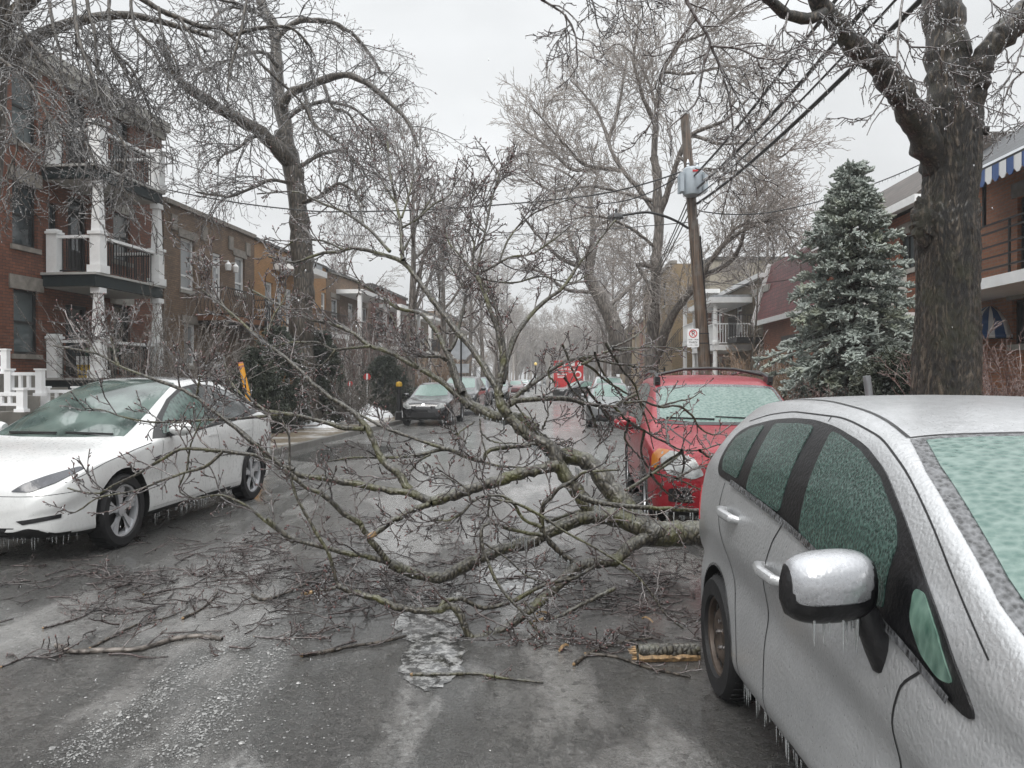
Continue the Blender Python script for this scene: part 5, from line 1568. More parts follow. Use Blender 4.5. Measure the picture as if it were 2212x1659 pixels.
def limb(cf, pts, Y0, Y1, r0, r1, K=22, wob=0.0, rng=None, ymid=None):
    """trace: crop function, points in the crop, depth and radius (photo pixels) from start to end"""
    n = len(pts); P, rr = [], []
    seg = [0.0]
    uv = [cf(*p) for p in pts]
    for a, b in zip(uv, uv[1:]): seg.append(seg[-1] + math.hypot(b[0] - a[0], b[1] - a[1]))
    for (u, v), s in zip(uv, seg):
        t = s / seg[-1]
        Y = Y0 + (Y1 - Y0) * t if ymid is None else (Y0 * (1 - t) ** 2 + 2 * ymid * t * (1 - t) + Y1 * t * t)
        P.append(W(u, v, Y)); rr.append((r0 + (r1 - r0) * t) / F * Y)
    P, rr = smooth_poly(P, rr, K)
    if wob and rng is not None:
        w = rng.normal(size=P.shape) * rr[:, None] * wob; w[0] = 0; P = P + w
        rr = rr * rng.uniform(.86, 1.16, rr.shape)
    return P, rr


def tubes(P, Rr, n=3, cap=False):
    """P (B,K,3), R (B,K) -> verts, quads"""
    P = np.asarray(P, float); Rr = np.asarray(Rr, float)
    B, K = Rr.shape
    T = unit(np.gradient(P, axis=1))
    mean = unit(P[:, -1] - P[:, 0])
    ref = np.where(np.abs(mean[:, 2:3]) < .8, np.array([[0, 0, 1.0]]), np.array([[1.0, 0.3, 0]]))
    S = unit(np.cross(T, ref[:, None, :])); U = np.cross(S, T)
    a = np.arange(n) * 2 * PI / n
    V = P[:, :, None, :] + Rr[:, :, None, None] * (S[:, :, None, :] * np.cos(a)[None, None, :, None] + U[:, :, None, :] * np.sin(a)[None, None, :, None])
    idx = np.arange(B * K * n).reshape(B, K, n)
    q = np.stack([idx[:, :-1], np.roll(idx, -1, 2)[:, :-1], np.roll(idx, -1, 2)[:, 1:], idx[:, 1:]], -1)
    return V.reshape(-1, 3), q.reshape(-1, 4)


def spawn(rng, P, Rr, n, t0, t1, L, ang, K=5, up=0.0, wig=.15, rmax=.01, rtip=.35, out=None, taperL=.5, updir=None, rfrac=.7):
    """n children on every parent branch"""
    B, KP, _ = P.shape
    idx = np.repeat(np.arange(B), n); N = B * n
    t = t0 + (t1 - t0) * ((np.tile(np.arange(n), B) + rng.uniform(0, 1, N)) / n)
    f = t * (KP - 1); i0 = np.clip(f.astype(int), 0, KP - 2); w = (f - i0)[:, None]
    p = P[idx, i0] * (1 - w) + P[idx, i0 + 1] * w
    tan = unit(P[idx, i0 + 1] - P[idx, i0])
    r0 = np.minimum((Rr[idx, i0] * (1 - w[:, 0]) + Rr[idx, i0 + 1] * w[:, 0]) * rfrac, rmax)
    rv = rng.normal(size=(N, 3))
    if out is not None: rv = rv + np.array(out)
    perp = unit(rv - (rv * tan).sum(1, keepdims=True) * tan)
    a = rng.normal(ang, ang * .25, N)[:, None]
    d = tan * np.cos(a) + perp * np.sin(a)
    ln = rng.uniform(L[0], L[1], N) * (1 - taperL * t)
    Q = np.empty((N, K, 3)); Q[:, 0] = p
    st = (ln / (K - 1))[:, None]
    g = np.array([0, 0, 1.0])
    for k in range(1, K):
        Q[:, k] = Q[:, k - 1] + d * st
        d = unit(d + rng.normal(size=(N, 3)) * wig + g * up)
    rr = r0[:, None] * np.linspace(1, rtip, K)[None]
    return Q, rr


def join(parts):
    V, Q, b = [], [], 0
    for v, q in parts:
        V.append(v); Q.append(q + b); b += len(v)
    return np.concatenate(V), np.concatenate(Q)


def bits(rng, pts, r, stretch=(1, 1, 1.6), dirs=None):
    """small octahedra at points (buds, frozen drops)"""
    pts = np.asarray(pts); N = len(pts)
    rr = (r * rng.uniform(.6, 1.3, N))[:, None]
    if dirs is None: D = np.tile(np.array([[0, 0, 1.0]]), (N, 1))
    else: D = unit(dirs)
    ref = np.where(np.abs(D[:, 2:3]) < .9, np.array([[0, 0, 1.0]]), np.array([[1.0, 0, 0]]))
    S = unit(np.cross(D, ref)); U = np.cross(S, D)
    V = np.stack([pts + D * rr * stretch[2], pts + S * rr, pts + U * rr, pts - S * rr, pts - U * rr, pts - D * rr * stretch[2]], 1)
    f = np.array([[0, 1, 2], [0, 2, 3], [0, 3, 4], [0, 4, 1], [5, 2, 1], [5, 3, 2], [5, 4, 3], [5, 1, 4]])
    Q = (np.arange(N)[:, None, None] * 6 + f[None]).reshape(-1, 3)
    return V.reshape(-1, 3), Q


def along(rng, P, n):
    B, K, _ = P.shape
    i = rng.integers(0, B, n); f = rng.uniform(0, K - 1.001, n); k = f.astype(int); w = (f - k)[:, None]
    return P[i, k] * (1 - w) + P[i, k + 1] * w


M['bark_street'] = bark('bark_grey_brown', (.018, .014, .010), (.095, .078, .060), None, 16, .16)
M['bark_big_old'] = None if True else bark('bark_big_maple', (.007, .005, .003), (.085, .064, .044), (.040, .040, .015), 52, .16, bs=1.0, dist=.03)
def big_bark():
    t = NT('bark_big_maple')
    wv = t.noise(t.mapping((1, 1, .5)), 5, 3, .6, 'Color')
    vm_ = t.n('ShaderNodeVectorMath', operation='MULTIPLY_ADD'); t.l(wv, vm_.inputs[0]); vm_.inputs[1].default_value = (.10, .10, .10); t.l(t.mapping((1, 1, .11)), vm_.inputs[2])
    n1 = t.noise(vm_.outputs[0], 24, 7, .66); n2 = t.noise(vm_.outputs[0], 9, 4, .6)
    rdg = t.math('MULTIPLY', t.math('ABSOLUTE', t.math('SUBTRACT', n1, .5)), 5.0, True)
    h = t.math('ADD', t.math('MULTIPLY', rdg, .7), t.math('MULTIPLY', n2, .6))
    col = t.ramp(h, [(.30, (.003, .0025, .002)), (.5, (.030, .023, .016)), (.85, (.17, .135, .10))])
    col = t.mix(t.rng(t.noise(t.mapping(), 2.6, 6, .7), .50, .66, 0, .7), col, (.040, .040, .014))
    t.set(col=col, rough=.5, coat=.25, coatr=.2); t.bump(h, 1.0, .03); return t.m


M['bark_big'] = big_bark()
M['bark_pale'] = bark('bark_pale', (.06, .05, .042), (.19, .165, .145), None, 12, .2)
M['bark_fallen'] = bark('bark_fallen', (.016, .013, .010), (.075, .066, .048), (.088, .088, .022), 34, .55, bs=1.0, dist=.014, coat=.35, top=((.42, .43, .41), .28))
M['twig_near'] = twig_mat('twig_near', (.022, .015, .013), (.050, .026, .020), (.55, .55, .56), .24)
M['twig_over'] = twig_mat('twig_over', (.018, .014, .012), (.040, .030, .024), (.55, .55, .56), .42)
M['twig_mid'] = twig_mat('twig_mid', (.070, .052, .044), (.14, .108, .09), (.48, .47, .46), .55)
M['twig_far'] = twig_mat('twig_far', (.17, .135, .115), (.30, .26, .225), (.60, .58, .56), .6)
M['bud'] = plain('buds', (.085, .022, .018), .3, coat=1, var=.4, scale=30)
M['drop'] = NT('frozen_drops').set(col=(.86, .88, .90), rough=.05, trans=.6, ior=1.31, coat=1.0).m


class Tree:
    def __init__(s, name, label, base, group, seed, cat='tree'):
        s.rng = np.random.default_rng(seed); s.base = Vector(base)
        s.root = empty(name, label, cat, base, 0, group); s.L = []

    def add(s, cf, pts, Y0, Y1, r0, r1, K=22, wob=.12, ymid=None):
        P, r_ = limb(cf, pts, Y0, Y1, r0, r1, K, wob, s.rng, ymid); s.L.append((P, r_)); return P, r_

    def loc(s, V): return V - np.array(s.base)

    def mesh(s, name, limbs, mat, n=10, parent=None):
        V, Q = join([tubes(P[None], r_[None], n) for P, r_ in limbs])
        return np_mesh(name, s.loc(V), Q, mat, parent or s.root)

    def twigs(s, name, levels, mat, n=3, parent=None):
        V, Q = join([tubes(P, r_, n) for P, r_ in levels])
        o = np_mesh(name, s.loc(V), Q, mat, parent or s.root)
        return kind(o, 'stuff') if 'twigs' in name else o

    def bits(s, name, pts, r, mat, stretch=(1, 1, 1.6), dirs=None, parent=None):
        V, Q = bits(s.rng, pts, r, stretch, dirs); return kind(np_mesh(name, s.loc(V), Q, mat, parent or s.root, smooth=True), 'stuff')


def stack(limbs, K=22):
    return np.stack([smooth_poly(P, r_, K)[0] for P, r_ in limbs]), np.stack([smooth_poly(P, r_, K)[1] for P, r_ in limbs])


full = lambda x, y: (x, y)
CTL = crop(0, 0, 1.3012)
CT = crop(1700, 0, 1.1846)
C8 = crop(2400, 0, 1.1063)
CM = crop(600, 500, 1.2289)

# ---------------- left street tree with a weeping icy crown
Y = 24.6
b = G(668, 926, .12)
t = Tree('street_tree', 'tall leaning street tree with drooping icy crown, left of the road beyond the white car', (b.x, b.y, .1), 'bare street trees', 11)
tr_ = [t.add(full, [(668, 930), (662, 850), (655, 760), (652, 690), (657, 600), (650, 520), (644, 440), (636, 380), (622, 330), (610, 285)], Y, Y, 26, 19, 40, .03)]
tr_[0][1][:4] *= np.array([1.35, 1.2, 1.1, 1.04])
main = [t.add(CTL, [(1425, 800), (1400, 700), (1390, 600), (1370, 500), (1360, 400), (1350, 250), (1330, 120), (1280, 30), (1260, -80)], Y, Y + 1, 19, 9),
        t.add(CTL, [(1440, 830), (1380, 760), (1330, 700), (1270, 640), (1200, 600), (1100, 550), (1000, 480), (920, 430), (860, 360), (830, 310), (780, 200)], Y, Y - 3, 19, 7),
        t.add(CTL, [(1380, 520), (1420, 460), (1480, 430), (1560, 400), (1680, 370), (1790, 410), (1900, 500), (2000, 610), (2040, 720)], Y, Y - 2, 10, 3),
        t.add(CTL, [(1350, 200), (1420, 130), (1500, 100), (1600, 110), (1720, 170), (1800, 260), (1870, 370)], Y, Y + 1, 7, 2.5),
        t.add(CTL, [(1480, 430), (1500, 500), (1530, 600), (1600, 660), (1680, 720), (1730, 800)], Y, Y - 2, 5, 2),
        t.add(CTL, [(1580, 410), (1630, 530), (1690, 550), (1760, 640), (1830, 700)], Y, Y - 1, 4, 2),
        t.add(CTL, [(1380, 600), (1430, 560), (1500, 520), (1600, 500), (1700, 520), (1800, 590), (1880, 680)], Y, Y + 2, 5, 2),
        t.add(CTL, [(1440, 900), (1350, 880), (1230, 920), (1100, 960), (960, 940)], Y, Y - 2, 4, 2),
        t.add(CTL, [(1450, 1000), (1560, 960), (1650, 900), (1720, 930), (1780, 1010)], Y, Y - 2, 5, 2),
        t.add(CTL, [(1290, 660), (1220, 680), (1160, 730), (1090, 760), (1060, 800)], Y - .5, Y - 2, 4, 2),
        t.add(CTL, [(1330, 120), (1240, 60), (1150, 40), (1050, 90), (1000, 180)], Y, Y - 2, 5, 2),
        t.add(CTL, [(1360, 330), (1290, 260), (1200, 270), (1090, 310), (1000, 350), (940, 380)], Y, Y - 2, 5, 2),
        t.add(CTL, [(1460, 820), (1560, 760), (1660, 740), (1740, 790), (1800, 880)], Y, Y + 1, 5, 2)]
t.mesh('trunk', tr_, M['bark_street'], 18)
t.mesh('limbs', main, M['bark_street'], 8)
P, r_ = stack(main)
rg = t.rng
a1 = spawn(rg, P, r_, 16, .12, 1, (1.2, 3.2), .9, 8, -.13, .16, .022, .4, out=(0, -.1, .3), taperL=.35)
a2 = spawn(rg, *a1, 6, .2, 1, (.5, 1.3), .75, 6, -.10, .22, .012, .5, taperL=.3)
a3 = spawn(rg, *a2, 3, .25, 1, (.18, .5), .7, 4, .06, .25, .008, .6)
t.twigs('twigs', [(a1[0], np.maximum(a1[1], .009)), (a2[0], np.maximum(a2[1], .0065))], M['twig_over'])
t.twigs('fine_twigs', [(a3[0], np.maximum(a3[1], .0055))], M['twig_mid'])
t.bits('buds', a3[0][:, -1][::2], .02, M['bud'])
t.bits('frozen_drops', along(rg, a2[0], 2200) - np.array([0, 0, .012]), .010, M['drop'])

# ---------------- near tree whose crown hangs in from the upper left
t = Tree('overhanging_tree', 'dark icy tree hanging its dense drooping twigs in from the top left corner', (-8.6, 12.0, .1), 'bare street trees', 12)
rg = t.rng
tk = smooth_poly([(-8.6, 12, .1), (-8.5, 12.1, 2.5), (-8.3, 12.2, 5), (-8.0, 12.0, 7.6)], [.26, .22, .21, .17], 24)
up = []
for q in ([(-8.1, 12.1, 7), (-6.5, 12, 8.4), (-4.6, 11.8, 9.2), (-2.6, 11.6, 9.0), (-1.6, 11.4, 8.2)], [(-8.2, 12, 6.4), (-7.2, 10.8, 7.6), (-5.6, 9.8, 8.1), (-3.8, 9.4, 7.8)],
          [(-8.2, 12, 6.8), (-8.6, 11, 8.2), (-7.6, 9.5, 8.6), (-6.6, 8.4, 8.2)], [(-8, 12, 7.5), (-7.2, 13, 9.2), (-5.8, 13.6, 10), (-4.2, 14, 10)], [(-8.3, 12, 6), (-7.6, 12.5, 7.2), (-6.4, 13.2, 7.8), (-5.2, 13.6, 7.6)]):
    up.append(smooth_poly(q, np.linspace(.13, .03, len(q)), 22))
hang = []
for pts, y0, y1, r0, r1 in (
        ([(90, -60), (100, 120), (150, 200), (200, 270), (260, 350), (330, 500), (340, 600)], 11, 10.2, 5, 2), ([(420, -60), (440, 50), (470, 180), (480, 330), (500, 450), (560, 560)], 11, 10.5, 5, 2),
        ([(360, -60), (380, 130), (400, 230), (450, 350), (470, 400), (490, 480)], 10.5, 10, 5, 2), ([(240, -50), (270, 150), (300, 260), (310, 420), (360, 560)], 12, 11, 4, 2), ([(540, -50), (550, 230), (600, 330), (650, 420)], 11.5, 11, 4, 2),
        ([(690, -5), (800, 60), (900, 100), (1010, 140), (1090, 140), (1130, 180), (1230, 260), (1300, 340), (1400, 430), (1480, 510), (1530, 620)], 11.5, 12, 6, 2), ([(1215, -30), (1180, 150), (1130, 330), (1110, 450)], 11, 10.5, 3.5, 1.5),
        ([(1130, 180), (1240, 150), (1400, 135), (1500, 210), (1540, 280)], 11.6, 12, 5, 2), ([(1000, -40), (1100, 10), (1160, 20), (1240, 70)], 12, 12, 3.5, 1.5),
        ([(-30, 60), (60, 160), (100, 110)], 11, 11, 3, 2), ([(-40, 260), (60, 330), (160, 420), (230, 560), (300, 700)], 10, 9.6, 4, 1.5), ([(0, 500), (50, 600), (90, 720), (40, 860), (60, 980)], 9.8, 9.6, 3, 1.5),
        ([(560, 260), (640, 330), (700, 450), (740, 560), (760, 650), (800, 720)], 11.4, 11, 3.5, 1.5), ([(170, 420), (240, 560), (330, 640), (420, 700), (480, 830)], 10.2, 9.8, 3, 1.5), ([(440, 600), (560, 640), (620, 760), (600, 900), (670, 990)], 10.4, 10, 2.5, 1.2),
        ([(640, -40), (660, 120), (740, 230), (790, 320), (850, 420)], 11.6, 11.2, 4, 1.5), ([(780, 40), (800, 180), (860, 300), (900, 420), (940, 520)], 11.4, 11.2, 3, 1.5), ([(880, 90), (960, 220), (1000, 330), (1060, 400)], 11.4, 11.2, 3, 1.5)):
    hang.append(t.add(CTL, pts, y0, y1, r0, r1))
t.mesh('trunk', [tk], M['bark_street'], 16)
t.mesh('limbs', up + hang, M['bark_street'], 7)
P, r_ = stack(up + hang)
P2, r2 = stack(hang)
a1 = spawn(rg, P2, r2, 13, .02, 1, (.6, 1.7), .7, 9, -.10, .22, .012, .45, out=(-.25, 0, -.35), taperL=.3)
b1 = spawn(rg, *stack(up), 13, .1, 1, (1.0, 2.6), .8, 9, -.12, .16, .016, .4, out=(0, 0, -.4))
A = (np.concatenate([a1[0], b1[0]]), np.concatenate([a1[1], b1[1]]))
a2 = spawn(rg, *A, 5, .1, 1, (.25, .7), .7, 7, -.04, .26, .0075, .6, taperL=.3)
a3 = spawn(rg, *a2, 2, .25, 1, (.08, .28), .7, 4, .05, .25, .0045, .6)
t.twigs('twigs', [(A[0], np.maximum(A[1], .0075)), (a2[0], np.maximum(a2[1], .0056))], M['twig_over'])
t.twigs('fine_twigs', [(a3[0], np.maximum(a3[1], .0050))], M['twig_over'])
t.bits('frozen_drops', np.concatenate([along(rg, a2[0], 4200), a3[0][::3, -1]]) - np.array([0, 0, .007]), .0058, M['drop'], (1, 1, 2.0))

# ---------------- big maple, right foreground
t = Tree('big_maple', 'massive dark-barked maple with forked limbs rising behind the silver car', (4.12, 7.3, .1), 'bare street trees', 13)
rg = t.rng; Y = 7.3
tk = t.add(full, [(2044, 1170), (2043, 1000), (2043, 860), (2045, 740), (2046, 620), (2046, 540), (2042, 480), (2050, 420), (2054, 360), (2053, 300), (2050, 240)], Y, Y, 84, 53, 60, 0)
prof = np.interp(np.linspace(0, 1, 60), [0, .12, .33, .58, .66, .72, .78, .86, 1], [1.28, 1.06, .97, .97, 1.02, 1.06, .96, .99, 1.10])
tk = (tk[0], np.interp(np.linspace(0, 1, 60), [0, .33, .58, .8, 1], [72, 70, 63, 56, 53]) / F * Y * prof)
main = [t.add(C8, [(1290, 480), (1278, 380), (1275, 300), (1262, 150), (1240, 0), (1230, -150), (1240, -400)], Y, Y + .2, 48, 26, 30, .03),
        t.add(C8, [(1240, 700), (1200, 620), (1150, 520), (1080, 400), (1020, 310), (950, 240), (880, 190), (820, 110), (760, 50), (720, -20), (640, -200)], Y, Y - 1.2, 33, 16, 40, .05),
        t.add(C8, [(1345, 480), (1375, 400), (1392, 310), (1450, 200), (1530, 130), (1600, 80), (1720, 20)], Y, Y - .3, 30, 20, 30, .05),
        t.add(C8, [(760, 60), (680, 82), (600, 62), (550, 20), (500, -30), (430, -120)], Y - 1.0, Y - 1.6, 13, 9, 20, .05),
        t.add(C8, [(1440, 210), (1500, 110), (1600, 10)], Y, Y + .4, 16, 12, 14, .05),
        t.add(C8, [(1370, 330), (1395, 450), (1405, 540), (1440, 545)], Y, Y - .15, 16, 9, 14, .05)]
nT, kT = 200, 220
Pt, rt = smooth_poly(tk[0], tk[1], kT); th = np.arange(nT) * 2 * PI / nT
TH, ZZ = np.meshgrid(th, Pt[:, 2])
rd = np.zeros_like(TH)
for q_, am in ((15, .55), (23, .45), (38, .25)):
    ph = 1.3 * np.sin(2.3 * ZZ + 2 * TH + q_) + .9 * np.sin(5.1 * ZZ - 3 * TH + 2 * q_) + .6 * np.sin(10.7 * ZZ + 5 * TH)
    rd += am * np.abs(np.sin(q_ * .5 * TH + ph)) ** .7 * (.6 + .4 * np.sin(7 * ZZ + 4 * TH + q_))
rd += .25 * np.sin(60 * ZZ + 9 * np.sin(6 * TH)) * np.abs(np.sin(19 * TH))
RR = rt[:, None] + .026 * (rd - .6)
V_ = np.stack([Pt[:, 0:1] + RR * np.cos(TH), Pt[:, 1:2] + RR * np.sin(TH), np.repeat(Pt[:, 2:3], nT, 1)], -1)
ix = np.arange(kT * nT).reshape(kT, nT)
Q_ = np.stack([ix[:-1], np.roll(ix, -1, 1)[:-1], np.roll(ix, -1, 1)[1:], ix[1:]], -1)
np_mesh('trunk', t.loc(V_.reshape(-1, 3)), Q_.reshape(-1, 4), M['bark_big'], t.root)
kn = MB()
def burl(u, v, y, rx, rz, seed):
    rr_ = np.random.default_rng(seed); p = W(u, v, y); n0 = len(kn.v)
    kn.ball((p.x - 4.12, p.y - 7.3, p.z - .1), 1, 26, (rx, rx * .8, rz))
    for i in range(n0, len(kn.v)):
        a = kn.v[i]; ox, oy, oz = p.x - 4.12, p.y - 7.3, p.z - .1; q_ = (a[0] - ox, a[1] - oy, a[2] - oz); k = 1 + .14 * math.sin(q_[2] * 38 + seed + q_[0] * 60) * math.sin(q_[0] * 45 + q_[1] * 50 + seed) + .08 * math.sin(q_[2] * 90 + q_[0] * 70); kn.v[i] = (ox + q_[0] * k, oy + q_[1] * k, oz + q_[2] * k)
burl(1998, 480, 7.22, .13, .24, 1); burl(2030, 345, 7.24, .12, .22, 2); burl(2090, 470, 7.25, .11, .3, 3)
kn.build('burl', M['bark_big'], t.root)
t.mesh('limbs', main, M['bark_big'], 22)
hang = []
for cf, pts, y0, y1, r0, r1 in (
        (C8, [(160, -90), (190, 0), (230, 80), (290, 190), (262, 270), (250, 340), (238, 410), (180, 480), (110, 540)], 5.6, 5.6, 4.5, 1.6), (C8, [(295, 195), (340, 310), (380, 480), (385, 600), (390, 660)], 5.6, 5.7, 3, 1.4),
        (C8, [(298, 195), (420, 210), (480, 240), (560, 250), (600, 240), (670, 220)], 5.6, 5.4, 3, 1.4), (C8, [(230, 80), (130, 220), (80, 330), (75, 430), (20, 560)], 5.6, 5.8, 2.6, 1.2), (C8, [(385, 600), (400, 680), (360, 800)], 5.7, 5.7, 1.8, 1), (C8, [(480, 240), (530, 360), (560, 400)], 5.5, 5.5, 1.8, 1),
        (C8, [(330, 290), (420, 440), (470, 560)], 5.6, 5.6, 1.8, 1), (C8, [(610, 60), (600, 130), (640, 170), (580, 260)], 5.8, 5.6, 2.4, 1), (C8, [(700, 80), (720, 170), (712, 260)], 6, 5.9, 2, 1), (C8, [(740, 60), (790, 100), (815, 130)], 6.1, 6, 2, 1),
        (C8, [(860, -40), (890, 20), (940, 90), (965, 160)], 6, 6, 2, 1), (C8, [(1090, -40), (1068, 130), (1060, 250), (1020, 380), (980, 450), (920, 530)], 6.2, 6, 3, 1.2), (C8, [(1070, 140), (1130, 200), (1210, 200), (1250, 260), (1390, 290)], 6.2, 6, 2.2, 1.1), (C8, [(1055, 260), (1090, 340), (1110, 460)], 6.1, 6, 1.8, 1),
        (C8, [(1250, 265), (1300, 330), (1350, 430)], 6, 6, 1.6, 1), (C8, [(1060, 240), (990, 240), (945, 270)], 6.1, 6.0, 1.6, 1), (CT, [(330, -60), (400, 10), (470, 50), (520, 110), (545, 180), (550, 300)], 6.2, 6.2, 3.4, 1.4), (CT, [(560, -60), (620, 20), (640, 120), (680, 180)], 6.4, 6.4, 2.4, 1.1),
        (CT, [(700, -60), (740, 10), (760, 100)], 6.4, 6.4, 2, 1), (CT, [(520, 110), (480, 160), (460, 210)], 6.2, 6.2, 1.8, 1), (CT, [(820, -60), (860, -5), (920, 20)], 6.2, 6.2, 1.8, 1), (C8, [(1593, 160), (1540, 300), (1480, 380), (1420, 430)], 7.6, 7.4, 2.4, 1.1),
        (C8, [(1620, 280), (1540, 340), (1500, 430), (1460, 520)], 8, 8, 2.4, 1.1), (C8, [(1640, 480), (1570, 520), (1500, 560), (1450, 620)], 8.2, 8, 2.2, 1), (C8, [(1420, -30), (1470, 30), (1540, 60), (1600, 50)], 6.4, 6.4, 2, 1), (C8, [(1190, -30), (1210, 60), (1240, 100)], 6, 6, 2, 1)):
    hang.append(t.add(cf, pts, y0, y1, r0, r1, 20, .25))
off = [smooth_poly(q, np.linspace(.09, .02, len(q)), 20) for q in ([(2.2, 5.8, 5.6), (1.9, 5.6, 6.6), (1.3, 5.6, 6.4), (.2, 5.9, 5.2)], [(3.9, 7.0, 7.6), (3.4, 6.3, 7.2), (3.0, 6.0, 6.0)], [(4.8, 7.3, 6.6), (5.6, 7.4, 6.6), (6.2, 7.6, 5.6), (5.6, 8, 4.6)])]
t.mesh('branches', hang + off, M['twig_near'], 6)
P, r_ = stack(hang)
a1 = spawn(rg, P, r_, 10, .08, 1, (.15, .5), .85, 6, -.02, .24, .0075, .55, taperL=.3)
a2 = spawn(rg, *a1, 4, .3, 1, (.05, .18), .8, 4, .02, .28, .0055, .7)
a1b = spawn(rg, *stack([main[1], main[3], main[2]]), 8, .2, 1, (.3, .9), .9, 6, -.03, .24, .008, .5)
t.twigs('twigs', [(a1[0], np.maximum(a1[1], .0045)), (a2[0], np.maximum(a2[1], .004)), (a1b[0], np.maximum(a1b[1], .0045))], M['twig_near'], 4)
dp = np.concatenate([along(rg, a1[0], 700), a2[0][:, -1], along(rg, P, 500)]) - np.array([0, 0, .012])
t.bits('icicles', dp, .0042, M['drop'], (1, 1, 3.6))
t.bits('frozen_drops', np.concatenate([along(rg, a2[0], 1200)]), .0055, M['drop'], (1, 1, 1.4))

# ---------------- pale icy tree right of centre
Y = 31.0
t = Tree('pale_tree', 'tall pale-twigged icy tree standing behind the utility pole', (W(1385, 900, Y).x, Y, .1), 'bare street trees', 14)
rg = t.rng
tk = t.add(CT, [(880, 1640), (885, 1500), (895, 1350), (900, 1150), (915, 1000), (905, 900), (905, 800), (890, 700)], Y, Y, 15, 9, 30, .05)
main = [t.add(CT, [(890, 720), (895, 600), (900, 500), (915, 400), (930, 320), (1000, 200), (1060, 90), (1090, 0)], Y, Y, 8, 2.5), t.add(CT, [(915, 950), (960, 830), (1000, 700), (1060, 600), (1200, 540), (1310, 440)], Y, Y - 2, 8, 2),
        t.add(CT, [(905, 960), (830, 850), (740, 740), (690, 630), (720, 540), (750, 380), (770, 250)], Y, Y + 2, 6, 2), t.add(CT, [(740, 760), (600, 740), (500, 650), (420, 560), (350, 480)], Y + 1, Y - 1, 5, 1.5), t.add(CT, [(650, 750), (560, 760), (400, 640), (300, 570)], Y + 1, Y + 2, 4, 1.5),
        t.add(CT, [(690, 630), (640, 500), (560, 400), (520, 360)], Y + 1, Y + 2, 4, 1.5), t.add(CT, [(895, 560), (830, 400), (800, 250), (820, 100), (800, 20)], Y, Y - 1, 5, 1.5), t.add(CT, [(900, 480), (850, 330), (720, 200), (650, 260)], Y, Y + 1, 3.5, 1.5),
        t.add(CT, [(930, 320), (1050, 330), (1200, 300), (1350, 330)], Y, Y - 2, 4, 1.5), t.add(CT, [(1000, 200), (1120, 150), (1250, 60)], Y, Y - 1, 3.5, 1.5), t.add(CT, [(1060, 600), (1180, 640), (1330, 640), (1450, 700), (1520, 640)], Y - 1, Y - 3, 4, 1.5),
        t.add(CT, [(880, 1640), (980, 1390), (1050, 1300), (1100, 1230), (1180, 1110), (1260, 1040), (1340, 1000)], Y, Y - 4, 11, 4, 26, .06), t.add(CT, [(1060, 1290), (1120, 1220), (1170, 1200), (1250, 1140), (1330, 900), (1400, 800)], Y - 2, Y - 4, 7, 2), t.add(CT, [(905, 1230), (860, 1180), (815, 1175), (880, 1290)], Y, Y - 1, 6, 4),
        t.add(CT, [(1000, 700), (1100, 750), (1250, 760), (1400, 830), (1500, 900)], Y - 1, Y - 3, 4, 1.5), t.add(CT, [(910, 900), (760, 860), (600, 830), (450, 850), (300, 760)], Y, Y + 1, 4, 1.5), t.add(CT, [(900, 1100), (760, 1000), (640, 960), (500, 980)], Y, Y - 2, 4, 1.5), t.add(CT, [(1180, 1110), (1280, 1000), (1420, 980), (1500, 1060)], Y - 3, Y - 4, 4, 1.5)]
t.mesh('trunk', [tk], M['bark_pale'], 14); t.mesh('limbs', main, M['bark_pale'], 7)
P, r_ = stack(main)
a1 = spawn(rg, P, r_, 26, .1, 1, (1.2, 3.4), .75, 7, .03, .12, .02, .4, taperL=.4)
a2 = spawn(rg, *a1, 8, .15, 1, (.5, 1.3), .65, 5, .03, .16, .011, .6, taperL=.3)
a3 = spawn(rg, *a2, 4, .25, 1, (.15, .5), .7, 3, .05, .2, .010, .8)
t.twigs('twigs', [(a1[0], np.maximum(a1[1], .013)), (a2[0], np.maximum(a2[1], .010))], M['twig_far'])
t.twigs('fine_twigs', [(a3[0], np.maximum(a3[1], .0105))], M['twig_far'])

# ---------------- darker leaning tree further back
Y = 42
t = Tree('leaning_tree', 'grey tree with thick leaning trunk above the red truck, right of the road', (W(1345, 900, Y).x, Y, .1), 'bare street trees', 15)
rg = t.rng
tk = t.add(CT, [(745, 1660), (742, 1560), (720, 1470), (680, 1370), (630, 1290), (600, 1200), (615, 1100)], Y, Y, 19, 11, 26, .05)
main = [t.add(CT, [(612, 1150), (620, 1000), (610, 900), (640, 780)], Y, Y, 8, 3), t.add(CT, [(600, 1210), (520, 1080), (510, 1010)], Y, Y - 1, 6, 3), t.add(CT, [(620, 1010), (720, 960), (760, 880)], Y, Y, 4, 2), t.add(CT, [(680, 1370), (780, 1280), (860, 1200), (900, 1100)], Y, Y + 2, 6, 2), t.add(CT, [(600, 1200), (480, 1150), (380, 1050), (300, 950)], Y, Y - 2, 6, 2), t.add(CT, [(640, 1300), (520, 1290), (420, 1230), (330, 1180)], Y, Y + 2, 5, 2), t.add(CT, [(610, 900), (540, 800), (430, 740), (330, 720)], Y, Y + 2, 3.5, 1.5), t.add(CT, [(640, 780), (560, 690), (540, 620)], Y, Y, 3, 1.5)]
t.mesh('trunk', [tk], M['bark_pale'], 14); t.mesh('limbs', main, M['bark_pale'], 7)
P, r_ = stack(main)
a1 = spawn(rg, P, r_, 16, .15, 1, (1.2, 3.2), .75, 7, .02, .14, .022, .4)
a2 = spawn(rg, *a1, 6, .15, 1, (.5, 1.3), .65, 5, .02, .18, .012, .6)
a3 = spawn(rg, *a2, 2, .25, 1, (.2, .5), .7, 3, .05, .2, .01, .7)
